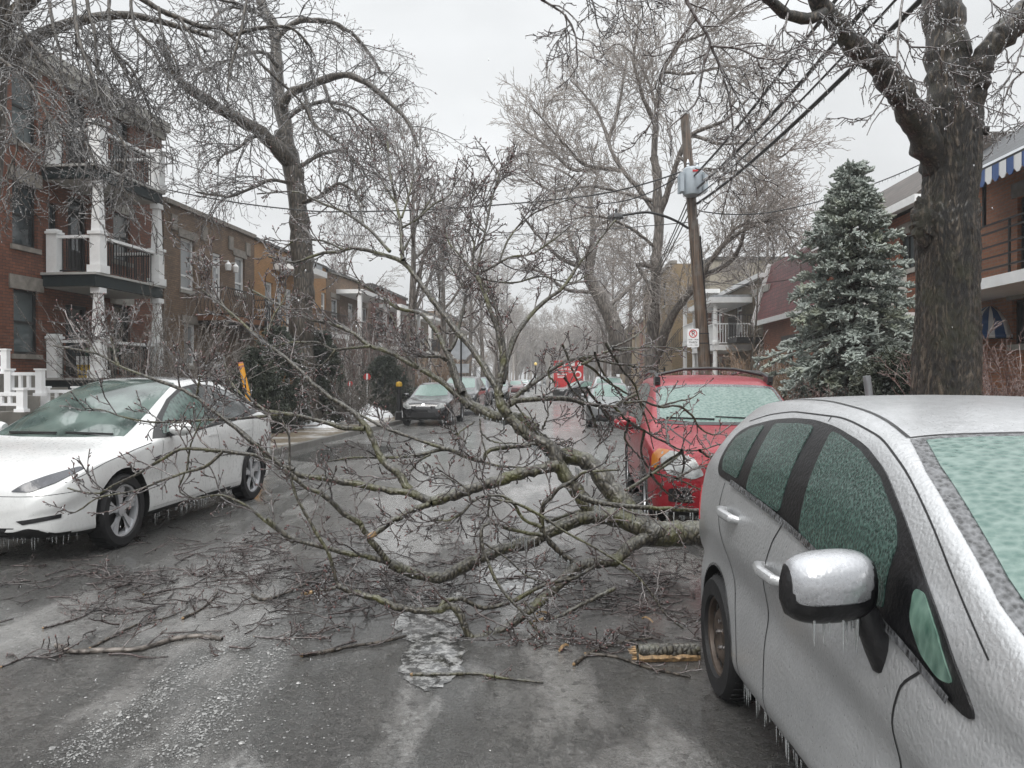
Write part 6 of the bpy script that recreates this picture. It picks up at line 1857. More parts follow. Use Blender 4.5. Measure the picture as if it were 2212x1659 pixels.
t.twigs('twigs', [(a1[0], np.maximum(a1[1], .013)), (a2[0], np.maximum(a2[1], .011)), (a3[0], np.maximum(a3[1], .010))], M['twig_mid'])


# ---------------- street trees along both sides, copies of three builds
def bare_tree(seed, H=11.0, mat='twig_mid', n1=9):
    t = Tree('bare_tree', 'x', (0, 0, 0), 'bare street trees', seed); rg = t.rng
    lean = rg.uniform(-.06, .06, 2)
    tk = smooth_poly([(0, 0, 0), (lean[0] * 2, lean[1] * 2, H * .18), (lean[0] * 4, lean[1] * 5, H * .36), (lean[0] * 6, lean[1] * 7, H * .6), (lean[0] * 5, lean[1] * 9, H)], [.27, .21, .17, .10, .02], 24)
    Pk, rk = tk[0][None], tk[1][None]
    m = spawn(rg, Pk, rk, n1, .28, .92, (H * .35, H * .58), .62, 9, .06, .12, .095, .25, taperL=.5)
    a1 = spawn(rg, *m, 9, .15, 1, (1.2, 3.2), .7, 7, .01, .14, .03, .4, taperL=.4)
    a2 = spawn(rg, *a1, 7, .12, 1, (.5, 1.4), .65, 5, .02, .18, .013, .6, taperL=.3)
    a3 = spawn(rg, *a2, 2, .25, 1, (.2, .55), .7, 3, .05, .2, .011, .8)
    t.mesh('trunk', [tk], M['bark_pale'], 12); t.twigs('limbs', [m], M['bark_pale'], 6)
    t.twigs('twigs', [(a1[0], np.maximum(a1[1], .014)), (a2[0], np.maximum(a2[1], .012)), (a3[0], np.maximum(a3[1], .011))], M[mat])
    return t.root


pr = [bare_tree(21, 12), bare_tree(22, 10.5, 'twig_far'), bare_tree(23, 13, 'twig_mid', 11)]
spots = [(0, kl(34) - 1.0, 34, 0, 'bare tree on the left verge near the tan brick house'), (2, kl(46) - 1.2, 46, 1, 'bare tree beside the maroon house on the left'), (1, kl(57) - 1, 57, 2, 'pale bare tree left of the road near the grey stucco house'),
         (0, kl(70) - 1, 70, 3, 'bare tree on the left behind the dark red sedan'), (2, kl(86) - 1, 86, 4, 'far bare tree on the left past the row of houses'), (1, kl(105) - 1, 105, .5, 'faint bare tree deep down the left kerb'), (0, kl(130) - 1, 130, 1.5, 'last bare tree on the left kerb'),
         (1, kr(52) + 1.0, 52, 2.5, 'bare tree in front of the yellow brick block'), (0, kr(64) + 1.0, 64, 3.5, 'bare tree right of the red truck'), (2, kr(78) + 1, 78, 5, 'tall bare tree on the right beyond the red truck'), (1, kr(95) + 1, 95, .8, 'faint bare tree on the right toward the end of the street'), (0, kr(120) + 1, 120, 2.2, 'last bare tree on the right kerb'),
         (2, -13, 60, 1.1, 'bare tree rising over the left house roofs'), (0, 14.5, 44, 4.4, 'bare tree in the gap behind the white porch house'), (1, -15, 90, 2.9, 'bare tree standing behind the far left houses')]
used = set()
for k, x, y, rz, lab in spots:
    z = .1
    if k not in used:
        used.add(k); o = pr[k]; o.location = (x, y, z); o.rotation_euler = (0, 0, rz); o['label'] = lab
    else: o = dup(pr[k], (x, y, z), rz, lab, 'bare street trees')
# the wood closing the far end of the street: one mass
rg = np.random.default_rng(31)
n = 90
tx = np.concatenate([rg.uniform(-55, 75, 50), rg.uniform(-6, 26, 40)]); ty = rg.uniform(160, 240, n); hh_ = rg.uniform(9, 16, n)
Pk = np.stack([np.stack([tx + rg.normal(0, .2, n) * i, ty, hh_ * i / 5], 1) for i in range(6)], 1); rk = np.tile(np.linspace(.3, .04, 6), (n, 1))
m = spawn(rg, Pk, rk, 14, .15, .95, (3.5, 7), .7, 6, .05, .12, .12, .3)
a1 = spawn(rg, *m, 10, .1, 1, (1.5, 3.6), .7, 5, .02, .16, .05, .6)
a2 = spawn(rg, *a1, 5, .1, 1, (.8, 2), .7, 3, .02, .2, .04, .8)
V, Q = join([tubes(Pk, rk, 5), tubes(m[0], np.maximum(m[1], .05), 3), tubes(a1[0], np.maximum(a1[1], .035), 3), tubes(a2[0], np.maximum(a2[1], .03), 3)])
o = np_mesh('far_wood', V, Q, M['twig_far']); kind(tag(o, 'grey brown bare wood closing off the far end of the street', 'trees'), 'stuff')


# ---------------- conifers and shrubs
def needle_mat(name, c1, c2, c3):
    t = NT(name); v = t.mapping()
    n1 = t.noise(v, 1.3, 4, .6); n2 = t.noise(v, 38, 3, .7)
    c = t.mix(t.rng(n2, .3, .7, 0, 1), c1, c2)
    c = t.mix(t.rng(n1, .52, .68, 0, .6), c, c3)
    t.set(col=c, rough=.45, coat=.5, coatr=.15); t.bump(n2, .8, .02)
    return t.m


M['needle_blue'] = needle_mat('needle_blue', (.14, .165, .142), (.42, .465, .43), (.19, .20, .10))
M['needle_dark'] = needle_mat('needle_dark', (.014, .022, .012), (.055, .070, .045), (.07, .06, .03))
t = Tree('spruce', 'grey-green iced spruce with layered drooping boughs left of the big maple', (W(1838, 850, 13.6).x, 13.6, .1), 'evergreens', 41)
rg = t.rng; bx, by = t.base.x, t.base.y; Ht = EYE - (352 - HOR) / F * 13.6
tk = smooth_poly([(bx, by, .1), (bx + .03, by, 2), (bx - .02, by, 4), (bx + .01, by, Ht)], [.12, .10, .06, .012], 24)
t.mesh('trunk', [tk], M['bark_street'], 10)
br = []; zz = Ht - .22; zof = lambda v: EYE - (v - HOR) / F * 13.6
pv = [(352, .02), (400, .09), (430, .20), (460, .40), (500, .60), (560, .80), (620, .97), (680, 1.16), (730, 1.36), (775, 1.25), (820, .95), (860, .6)]
zs_, ls_ = [zof(v) for v, _ in pv][::-1], [l for _, l in pv][::-1]
while zz > 1.15:
    f = (Ht - zz) / (Ht - .9)
    Lm = float(np.interp(zz, zs_, ls_)); k = 5 if f < .3 else 11
    a0 = rg.uniform(0, 6.28)
    for i in range(k):
        a = a0 + 2 * PI * i / k + rg.normal(0, .15); L = Lm * rg.uniform(.68, 1.30)
        z0 = zz + rg.uniform(-.07, .07)
        rise = .45 * (1 - f * 1.7); d = np.array([math.cos(a), math.sin(a), 0])
        pts = [np.array([bx, by, z0]) + d * L * s_ + np.array([0, 0, rise * L * s_ - .34 * L * s_ ** 1.5 * min(1, f * 1.8) + .14 * L * max(0, s_ - .65)]) for s_ in np.linspace(0, 1, 8)]
        br.append((np.array(pts), np.linspace(.018, .006, 8)))
    zz -= .17 if f < .3 else .225
P = np.stack([b_[0] for b_ in br]); r_ = np.stack([b_[1] for b_ in br])
kind(t.twigs('boughs', [(P, r_)], M['bark_street'], 4), 'stuff')
# side shoots lie flat along each bough, fingers of needles on every shoot
flat_ = lambda s1: (np.concatenate([s1[0][..., :2], s1[0][:, :1, 2:] + (s1[0][..., 2:] - s1[0][:, :1, 2:]) * .45], -1), s1[1])
T1_ = flat_(spawn(rg, P, r_, 17, .18, 1.0, (.18, .48), .80, 5, -.05, .08, .02, .7, taperL=.5))
T2_ = spawn(rg, *T1_, 7, .1, 1.0, (.06, .13), .70, 4, .02, .10, .02, .5, out=(0, 0, .35), taperL=.3)
tipP = P[:, 4:, :]
V, Q = join([tubes(tipP, np.tile(np.array([.9, 1, .95, .5]) * .024, (len(tipP), 1)), 5), tubes(T1_[0], np.tile(np.array([.55, 1, 1, .9, .45]) * .023, (len(T1_[0]), 1)), 5), tubes(T2_[0], np.array([[.6, 1, 1, .5]]) * .0195 * rg.uniform(.75, 1.25, (len(T2_[0]), 1)), 5)])
np_mesh('needle_crown', t.loc(V), Q, M['needle_blue'], t.root, smooth=True)
lead = spawn(rg, tk[0][None], tk[1][None], 12, .93, 1.0, (.10, .24), .9, 3, .1, .1, .02, .4)
V, Q = tubes(lead[0], np.tile(np.array([.012, .016, .006]), (12, 1)), 5); np_mesh('leader_shoots', t.loc(V), Q, M['needle_blue'], t.root)


def bush(label, base, rx, rz, seed, mat, n=420, flat=1.0, name='cedar_bush', group='evergreens'):
    t = Tree(name, label, base, group, seed, 'bush'); rg = t.rng
    b = np.array(base)
    u_ = rg.uniform(0, 1, n); a = rg.uniform(0, 2 * PI, n)
    prof_ = np.interp(u_, [0, .15, .45, .8, 1], [.75, 1, .92, .55, .08]) * rx
    rad = prof_ * np.sqrt(rg.uniform(.35, 1, n)) * rg.uniform(.85, 1.15, n)
    c = np.stack([rad * np.cos(a), rad * np.sin(a) * flat, u_ * rz], 1) + b
    d = unit(np.stack([np.cos(a) * .7, np.sin(a) * .7, np.full(n, .75)], 1) + rg.normal(0, .25, (n, 3)))
    P = np.stack([c + d * s_ * .30 for s_ in np.linspace(-.5, .6, 4)], 1)
    P[:, 2:] += rg.normal(0, .02, (n, 2, 3))
    r_ = np.full((n, 4), .01)
    s1 = spawn(rg, P, r_, 9, 0, 1, (.10, .24), .7, 4, .04, .14, .02, .5)
    s2 = spawn(rg, *s1, 4, .2, 1, (.05, .11), .7, 3, .02, .16, .02, .5)
    V, Q = join([tubes(s1[0], np.tile(np.array([.010, .016, .013, .005]), (len(s1[0]), 1)), 4), tubes(s2[0], np.tile(np.array([.012, .014, .004]), (len(s2[0]), 1)), 4)])
    np_mesh('foliage', t.loc(V), Q, M[mat], t.root)
    st_ = smooth_poly([b, b + np.array([0, 0, rz * .5]), b + np.array([0, 0, rz * .9])], [.06, .04, .01], 10)
    t.mesh('stem', [st_], M['bark_street'], 7)
    return t


def gp(u, Y, z=.12):
    p = W(u, HOR, Y); return (p.x, Y, z)


bush('dark green cedar bush directly left of the street tree trunk', gp(596, 22.5), .95, 2.9, 51, 'needle_dark')
bush('tall narrow cedar bush just right of the street tree trunk', gp(697, 25.5), .75, 2.9, 52, 'needle_dark')
bush('low shadowed cedar bush behind the yellow marker pole', gp(552, 21.0), .8, 2.2, 53, 'needle_dark')
bush('spreading evergreen beside the black sedan on the left', gp(832, 31.0), 1.1, 2.3, 54, 'needle_dark')
bush('dark evergreen at the foot of the big maple, right of the spruce stem', gp(1930, 11.5), .75, 1.75, 55, 'needle_dark', 300)


def shrub(label, base, rx, H, seed, mat, n=60, lean=.35, name='shrub', thick=.007):
    t = Tree(name, label, base, 'leafless shrubs', seed, 'shrub'); rg = t.rng; b = np.array(base)
    a = rg.uniform(0, 2 * PI, n); r0 = rx * .45 * np.sqrt(rg.uniform(0, 1, n))
    p = np.stack([r0 * np.cos(a), r0 * np.sin(a), np.zeros(n)], 1) + b
    d = unit(np.stack([np.cos(a) * lean, np.sin(a) * lean, np.ones(n)], 1) + rg.normal(0, .16, (n, 3)))
    K = 8; Q = np.empty((n, K, 3)); Q[:, 0] = p; ln = H * rg.uniform(.6, 1.1, n)[:, None] / (K - 1)
    for k in range(1, K):
        Q[:, k] = Q[:, k - 1] + d * ln; d = unit(d + rg.normal(0, .10, (n, 3)))
    r_ = np.tile(np.linspace(thick * 1.4, thick * .6, K), (n, 1))
    s1 = spawn(rg, Q, r_, 7, .25, 1, (.2, .55), .6, 5, .06, .18, thick, .6)
    s2 = spawn(rg, *s1, 4, .2, 1, (.08, .25), .7, 4, .02, .22, thick, .7)
    t.twigs('stems', [(Q, r_)], mat, 5); t.twigs('twigs', [(s1[0], np.maximum(s1[1], thick * .55)), (s2[0], np.maximum(s2[1], thick * .5))], mat)
    return t


M['shrub_red'] = twig_mat('shrub_red', (.10, .045, .035), (.17, .09, .07), (.45, .40, .39), .45)
M['shrub_tan'] = twig_mat('shrub_tan', (.17, .10, .055), (.28, .18, .105), (.45, .42, .38), .3)
M['shrub_grey'] = twig_mat('shrub_grey', (.06, .045, .036), (.12, .095, .075), (.45, .44, .43), .5)
shrub('reddish leafless shrub at the right edge under the dome awning', gp(2165, 9.6), 1.0, 1.95, 61, M['shrub_red'], 120)
shrub('second reddish shrub closer to the right edge of the photo', gp(2240, 9.2), .9, 1.6, 62, M['shrub_red'], 80)
shrub('low reddish shrub right against the big maple base', gp(2122, 9.0), .5, 1.15, 66, M['shrub_red'], 60)
shrub('tan leafless hedge shrub under the spruce left boughs', gp(1742, 14.8), 1.1, 1.9, 63, M['shrub_tan'], 130)
shrub('tan brown shrub between the red roof and the spruce', gp(1655, 21.0), 1.3, 2.3, 64, M['shrub_tan'], 130, thick=.010)
shrub('low brown shrub in front of the spruce stem', gp(1790, 12.6), .9, 1.25, 67, M['shrub_red'], 90)
shrub('grey twiggy bush in front of the brick triplex porch', gp(318, 19.6), 1.5, 3.9, 65, M['shrub_grey'], 90, .5, thick=.009)
shrub('tangled grey bush below the curved iron balcony', gp(430, 21.8), 1.6, 3.4, 68, M['shrub_grey'], 80, .5, thick=.010)
shrub('small reddish bush standing in the snow left of the black sedan', gp(765, 25.2), .55, 1.5, 69, M['shrub_grey'], 46, thick=.010)
shrub('tall brown thicket on the left behind the snow stakes', gp(748, 33.0), 2.2, 4.4, 71, M['shrub_grey'], 110, .4, thick=.012)
shrub('reddish brown thicket between the large snow pile and the maroon house', gp(800, 37.0), 2.0, 4.8, 72, M['shrub_red'], 110, .35, thick=.013)
shrub('tan thicket beyond the grey sign back on the left', gp(930, 44.0), 1.8, 3.6, 73, M['shrub_tan'], 90, .4, thick=.014)
sp = Tree('sapling', 'thin icy sapling in front of the white porch columns', gp(1622, 19.5), 'leafless shrubs', 70, 'tree'); rg = sp.rng
b = np.array(sp.base); tk = smooth_poly([b, b + [0, 0, 1.4], b + [.15, 0, 3.2], b + [.2, 0, 4.9]], [.035, .03, .02, .007], 16)
a1 = spawn(rg, tk[0][None], tk[1][None], 16, .25, .97, (.6, 1.5), .85, 7, .03, .12, .014, .5); a2 = spawn(rg, *a1, 5, .2, 1, (.15, .4), .7, 4, .02, .2, .009, .7)
sp.mesh('trunk', [tk], M['bark_street'], 8); sp.twigs('twigs', [(a1[0], np.maximum(a1[1], .008)), (a2[0], np.maximum(a2[1], .008))], M['twig_mid'])
# ------------------------------------------------------------------ the fallen tree lying across the street
C5 = crop(1000, 1500, 1.3012)
C4 = crop(1400, 1300, 2.212)
C3 = crop(900, 800, 1.843)
C2 = crop(0, 1200, 1.659)
C6 = crop(2200, 1250, 2.0738)
ft = Tree('fallen_tree', 'fallen moss-barked tree with spreading icy branches blocking the whole street', (1.35, 5.6, 0), None, 81, 'tree')
rg = ft.rng
A = ft.add
tk = [A(C5, [(2620, 700), (2300, 668), (2110, 652), (2000, 655), (1900, 650), (1840, 640)], 5.75, 5.55, 27, 29, 30, .04)]
big = [  # junction limb bending up and back
    A(C5, [(1880, 645), (1780, 560), (1720, 490), (1650, 400), (1590, 320), (1520, 285), (1440, 270), (1380, 235), (1300, 165), (1230, 130)], 5.55, 6.0, 24, 15, 40, .05),
    A(C4, [(1350, 690), (1200, 590), (1080, 590), (980, 570), (880, 520), (800, 470), (730, 370), (680, 250), (640, 130)], 5.9, 6.3, 15, 8, 36, .06),
    # left hand limb rising to the vertical forks
    A(C5, [(1900, 660), (1780, 600), (1690, 570), (1600, 550), (1530, 470), (1480, 400), (1430, 330), (1390, 230), (1300, 190), (1240, 140), (1180, 80), (1150, 40), (1140, 0)], 5.5, 5.8, 21, 10, 46, .05),
    A(C4, [(1130, 560), (1060, 490), (1035, 380), (1050, 280), (1065, 200), (1080, 120), (1065, 0)], 5.75, 5.9, 9, 6.5, 30, .05),
    A(C5, [(1420, 318), (1330, 340), (1200, 370), (1100, 405), (980, 440), (880, 475), (800, 498)], 5.55, 5.25, 13, 11, 30, .06),
    A(C5, [(1720, 575), (1590, 572), (1480, 600), (1400, 632), (1300, 690), (1150, 730), (1050, 770), (950, 820), (850, 868), (780, 862), (700, 840), (600, 800)], 5.5, 5.3, 15, 11, 44, .06),
    A(C5, [(1880, 665), (1800, 700), (1750, 740), (1700, 780), (1600, 800), (1520, 815), (1440, 890), (1350, 970), (1250, 1050), (1180, 1110), (1080, 1150), (1000, 1178)], 5.5, 4.75, 14, 9, 44, .06)]
def Dm(*a, **k):
    P_, q_ = A(*a, **k); med.append((P_, q_ * .92))
med = []
# continuations upward
Dm(C3, [(1815, 1100), (1810, 980), (1785, 830), (1720, 640), (1680, 520), (1640, 430)], 5.9, 6.1, 6.5, 4)
Dm(C3, [(1800, 1270), (1750, 1170), (1600, 930), (1480, 790), (1400, 690), (1280, 530), (1200, 420), (1130, 340), (1000, 290), (900, 260), (760, 240), (690, 270), (600, 270), (500, 300), (380, 340), (200, 300)], 5.8, 6.9, 9.5, 2.2, K=40)
Dm(C4, [(1110, 500), (1150, 440), (1290, 330), (1480, 190), (1560, 140), (1700, 100), (1830, 80)], 5.8, 6.3, 7, 3.5)
Dm(C4, [(1130, 480), (1180, 450), (1300, 438), (1480, 428), (1620, 436), (1800, 480), (1980, 500), (2065, 450), (2180, 400)], 5.8, 6.5, 7, 3.5)
Dm(CM, [(1578, 1150), (1600, 1040), (1640, 930), (1690, 860), (1790, 760), (1850, 720), (1930, 600), (1990, 540), (2040, 470), (2100, 400)], 5.9, 6.9, 7, 2)
Dm(CM, [(1590, 1060), (1580, 950), (1545, 800), (1500, 700), (1450, 655)], 5.95, 6.3, 5, 3.5)
Dm(CM, [(1450, 655), (1440, 590), (1448, 520), (1420, 440)], 6.3, 6.4, 3.5, 2); Dm(CM, [(1450, 655), (1480, 540), (1500, 450), (1530, 300), (1560, 200), (1500, 100)], 6.3, 6.6, 3.5, 1.6); Dm(CM, [(1450, 655), (1540, 610), (1620, 570), (1700, 560), (1800, 500), (1890, 430)], 6.3, 6.8, 3.5, 1.6)
Dm(CM, [(1450, 655), (1390, 570), (1330, 500), (1310, 420)], 6.3, 6.6, 3, 1.6); Dm(CM, [(1500, 460), (1440, 400), (1430, 330), (1460, 250)], 6.4, 6.6, 2.4, 1.4); Dm(CM, [(1540, 260), (1580, 200), (1590, 150)], 6.5, 6.7, 2, 1.2); Dm(CM, [(1560, 600), (1600, 500), (1660, 420), (1740, 360), (1900, 300)], 6.4, 6.9, 2.6, 1.4)
Dm(CM, [(1450, 650), (1520, 680), (1620, 690), (1760, 660), (1890, 690), (1990, 640)], 6.3, 6.8, 2.6, 1.4)
Dm(CM, [(1120, 585), (1110, 430), (1085, 300), (1060, 180), (1050, 40)], 6.35, 6.8, 5, 1.8); Dm(CM, [(1110, 440), (1180, 400), (1260, 330), (1340, 280), (1365, 210)], 6.5, 6.8, 3, 1.5); Dm(CM, [(1115, 390), (1150, 280), (1165, 220), (1190, 160)], 6.5, 6.8, 2.6, 1.4)
Dm(CM, [(1085, 320), (1030, 230), (990, 140), (960, 40)], 6.6, 7, 2.6, 1.4); Dm(CM, [(1060, 545), (960, 440), (860, 370), (740, 320), (620, 270), (450, 280)], 6.4, 7.2, 4, 1.6); Dm(CM, [(940, 425), (920, 330), (890, 220), (850, 120)], 6.6, 7.0, 2.6, 1.3); Dm(CM, [(845, 535), (740, 495), (640, 490), (540, 560)], 6.6, 7.0, 3, 1.5); Dm(CM, [(1110, 560), (1160, 470), (1200, 380), (1250, 300), (1280, 240)], 6.4, 6.9, 3.2, 1.4)
Dm(C3, [(1540, 1240), (1480, 1100), (1445, 1000), (1400, 900), (1350, 800), (1240, 690), (1100, 660), (960, 560), (800, 470), (620, 410)], 6.1, 7.0, 7.5, 2)
Dm(C3, [(1450, 950), (1490, 880), (1520, 760), (1550, 640), (1560, 540), (1610, 480)], 6.3, 6.7, 4.5, 3); Dm(C3, [(1560, 540), (1500, 440), (1440, 330), (1420, 240)], 6.6, 6.9, 2.8, 1.4); Dm(C3, [(1430, 1020), (1380, 990), (1250, 990)], 6.3, 6.2, 4.5, 3)
Dm(C3, [(1580, 1340), (1520, 1270), (1400, 1170), (1180, 1040), (1000, 950), (900, 920), (800, 840), (620, 760), (500, 740), (370, 680), (210, 600), (60, 520)], 6.1, 6.6, 7.5, 2.2, K=36)
Dm(C3, [(900, 920), (760, 930), (660, 945), (520, 890), (380, 890), (200, 930)], 6.3, 6.6, 3.6, 1.6)
Dm(C3, [(1230, 1060), (1160, 990), (1110, 860), (1070, 760), (1040, 690)], 6.2, 6.5, 3, 1.5); Dm(C3, [(660, 945), (600, 1020), (480, 1110), (420, 1180)], 6.3, 6.3, 2.6, 1.4)
# left fork of the middle limb
Dm(C5, [(800, 498), (740, 470), (690, 430), (650, 370), (560, 290), (520, 200), (480, 120), (430, 65), (330, 0)], 5.25, 5.5, 10, 5.5, K=30)
Dm(C3, [(640, 1290), (500, 1170), (400, 1070), (250, 950), (140, 870), (20, 760), (-120, 640), (-300, 500)], 5.5, 5.9, 5.5, 2.0); Dm(CM, [(340, 850), (260, 745), (220, 650), (205, 590), (155, 555)], 5.8, 6, 2.4, 1.5); Dm(CM, [(490, 950), (520, 850), (580, 740), (560, 640)], 5.7, 5.9, 2.4, 1.4)
Dm(C3, [(860, 1490), (700, 1480), (600, 1450), (500, 1420), (350, 1390), (200, 1370), (100, 1310), (20, 1220)], 5.4, 5.6, 6, 3.5)
Dm(C2, [(1830, 592), (1680, 590), (1600, 550), (1500, 460), (1430, 370), (1400, 270)], 5.5, 5.9, 4, 1.6); Dm(C2, [(1750, 590), (1500, 612), (1250, 625), (980, 637), (750, 600), (640, 560), (510, 545)], 5.5, 5.7, 4, 1.4)
Dm(C5, [(800, 500), (680, 452), (560, 435), (400, 405), (280, 380), (180, 372), (100, 335), (0, 270)], 5.25, 5.3, 9, 7)
Dm(C2, [(1830, 985), (1700, 880), (1500, 700), (1350, 580), (1220, 480), (1100, 420), (960, 370), (750, 290), (600, 210), (450, 180), (330, 160)], 5.3, 5.7, 7, 2, K=36)
Dm(C2, [(735, 285), (715, 200), (700, 130), (690, 90), (720, 40)], 5.6, 5.7, 3.4, 1.6); Dm(C2, [(1225, 470), (1240, 380), (1275, 300)], 5.45, 5.4, 3, 1.6); Dm(C2, [(600, 210), (560, 140), (530, 90)], 5.6, 5.7, 2, 1.2)
Dm(C5, [(790, 508), (700, 545), (620, 590), (560, 630), (522, 655)], 5.2, 5.0, 8, 6)
Dm(C5, [(600, 800), (560, 750), (500, 680), (450, 600), (380, 560), (300, 480), (200, 430), (120, 370), (0, 260), (-120, 170)], 5.3, 5.1, 8, 3.5, K=32)
Dm(C5, [(590, 795), (500, 770), (400, 750), (240, 710), (130, 680), (60, 630), (0, 575)], 5.3, 5.3, 7, 4.5)
Dm(C2, [(1825, 1385), (1700, 1290), (1500, 1140), (1370, 1090), (1200, 1110), (1110, 1050), (1150, 950)], 5.3, 5.4, 4.5, 2)
Dm(C2, [(1830, 930), (1680, 880), (1560, 840), (1380, 815), (1150, 800), (1000, 870), (850, 960), (700, 1030), (610, 1080), (500, 1070), (420, 1045)], 5.2, 5.3, 5.5, 1.8, K=30); Dm(C2, [(1385, 820), (1280, 910), (1150, 950), (1000, 1000), (850, 1060), (600, 1110), (480, 1190), (420, 1210)], 5.2, 5.2, 3.8, 1.5); Dm(C2, [(1160, 945), (1180, 800), (1220, 690), (1300, 560)], 5.25, 5.3, 2.6, 1.3)
# lower loop and its dark riser
Dm(C5, [(1005, 1175), (975, 1140), (960, 1080), (925, 1020), (900, 1005), (840, 1030), (740, 1030), (640, 1010), (530, 970), (440, 945), (345, 908)], 4.75, 4.85, 9, 7, K=32)
Dm(C5, [(345, 905), (300, 750), (260, 680), (190, 560), (130, 430), (110, 300), (112, 210), (60, 60)], 4.85, 4.9, 5, 1.8); Dm(C5, [(350, 912), (280, 930), (208, 942)], 4.85, 4.75, 4.5, 4.0)
Dm(C5, [(840, 1025), (870, 980), (950, 970), (1010, 1000), (1080, 1018), (1200, 985), (1300, 930), (1400, 890), (1500, 870), (1620, 800)], 4.8, 5.2, 6, 3.5)
Dm(C5, [(1520, 812), (1450, 760), (1380, 690), (1340, 620), (1345, 530), (1390, 470), (1440, 420), (1490, 398), (1550, 352), (1650, 345), (1720, 340)], 5.25, 5.1, 8, 2.5, K=32)
Dm(C5, [(1490, 400), (1520, 468), (1620, 500), (1780, 520), (2000, 535), (2135, 542)], 5.1, 5.05, 7, 4.5)
Dm(C5, [(1345, 660), (1250, 645), (1150, 620), (1090, 600), (1045, 625), (1050, 700), (1090, 820), (1150, 930), (1250, 1040), (1330, 1140), (1430, 1250), (1440, 1350), (1420, 1470)], 5.1, 4.6, 5, 1.8, K=36); Dm(C5, [(1440, 1340), (1500, 1390), (1660, 1420)], 4.65, 4.6, 2, 1.2)
Dm(C5, [(1340, 620), (1250, 580), (1200, 500), (1130, 465), (1060, 470), (1000, 500)], 5.1, 5, 4.5, 2.5); Dm(C5, [(1000, 505), (970, 430), (900, 390), (850, 360)], 5, 5, 3.2, 1.5); Dm(C5, [(1010, 490), (940, 560), (870, 590), (790, 580)], 5, 5, 3.6, 2); Dm(C5, [(1090, 470), (1080, 560), (1110, 600)], 5, 5.05, 3, 2)
Dm(C5, [(1060, 480), (1200, 500), (1330, 560), (1450, 640), (1560, 700), (1700, 780), (1800, 850), (1880, 950), (1960, 1060), (2080, 1150)], 5.05, 4.9, 3.6, 1.8, K=30)
Dm(C5, [(1250, 980), (1310, 1060), (1320, 1140), (1240, 1190), (1150, 1290)], 4.75, 4.65, 2.6, 1.2); Dm(C5, [(1060, 700), (1180, 780), (1270, 860), (1380, 900)], 5, 5, 2.6, 1.5)
Dm(C5, [(1310, 215), (1180, 230), (1080, 245), (1055, 300), (980, 280), (870, 238), (760, 265), (600, 282), (440, 280), (300, 300)], 5.7, 5.6, 6.5, 2, K=30); Dm(C5, [(870, 240), (700, 180), (560, 130), (490, 90), (380, 30), (280, -20)], 5.6, 5.9, 4.5, 1.8); Dm(C5, [(1060, 305), (1150, 325), (1280, 330)], 5.6, 5.6, 3.5, 2); Dm(C5, [(800, 265), (740, 300), (690, 370)], 5.6, 5.6, 3, 1.6)
Dm(C5, [(1370, 595), (1460, 565), (1560, 530), (1740, 450), (1850, 380), (1960, 310), (2035, 245)], 5.9, 6.6, 5, 3)
Dm(C5, [(1700, 920), (1600, 970), (1500, 1020), (1420, 1060), (1340, 1075)], 5.0, 4.8, 5, 4)
n_main = len(med)
# sprays lying over the bonnet of the red car
for pts in ([(-60, 545), (200, 572), (280, 525), (330, 480), (420, 440)], [(220, 580), (330, 680), (450, 760), (640, 860), (740, 910), (880, 910), (1010, 870), (1110, 850)], [(300, 540), (420, 530), (560, 565), (700, 530), (800, 510), (890, 450)], [(560, 570), (700, 565), (820, 640), (880, 740), (1000, 790), (1150, 690)],
            [(-60, 200), (60, 290), (150, 370), (300, 460), (450, 560), (540, 700)], [(-40, 240), (200, 130), (450, 110), (640, 110), (760, 130)], [(150, 80), (260, 260), (380, 420), (420, 560), (480, 720), (520, 900)], [(740, 910), (760, 1000), (740, 1100), (640, 1160)], [(450, 760), (420, 900), (520, 1080), (700, 1130), (850, 1200), (960, 1260)],
            [(330, 680), (300, 800), (420, 980), (460, 1100)], [(640, 860), (620, 700), (680, 620)], [(880, 910), (960, 960), (1100, 900)], [(740, 910), (650, 980), (560, 1040), (440, 1130), (270, 1230)], [(500, 1100), (640, 1250), (780, 1310), (830, 1300)], [(700, 1130), (820, 1060), (960, 1010)], [(0, 420), (120, 600), (200, 750), (60, 900)], [(100, 540), (180, 700), (100, 830)]):
    Dm(C6, pts, 6.2, 6.95, 3.4, 1.3, wob=.3)
for pts in ([(400, 330), (500, 600), (640, 900), (780, 1200), (920, 1620)], [(430, 800), (560, 1000), (760, 1200), (860, 1500)], [(850, 450), (900, 620), (1100, 900), (1300, 1130)], [(1100, 400), (1260, 420), (1500, 380), (1660, 340)], [(900, 560), (1100, 600), (1400, 640), (1640, 660)], [(1080, 380), (1280, 300), (1440, 200), (1560, 80)]):
    Dm(crop(2000, 1200, 3.6867), pts, 6.1, 6.5, 3, 1.3, wob=.3)
for pts, y in (([(1500, 300), (1450, 220), (1480, 140), (1520, 80)], 5.8), ([(770, 800), (690, 720), (640, 680)], 5.7), ([(890, 700), (940, 760), (1060, 800), (1200, 800)], 5.7), ([(840, 620), (700, 740), (690, 800)], 5.7), ([(1180, 480), (1300, 640), (1420, 740)], 5.9), ([(880, 600), (900, 760), (960, 960)], 5.7), ([(1400, 680), (1450, 560), (1420, 510)], 5.8), ([(1420, 730), (1500, 800), (1620, 780)], 5.8)):
    Dm(C4, pts, y, y - .1, 2.4, 1.2, wob=.3)

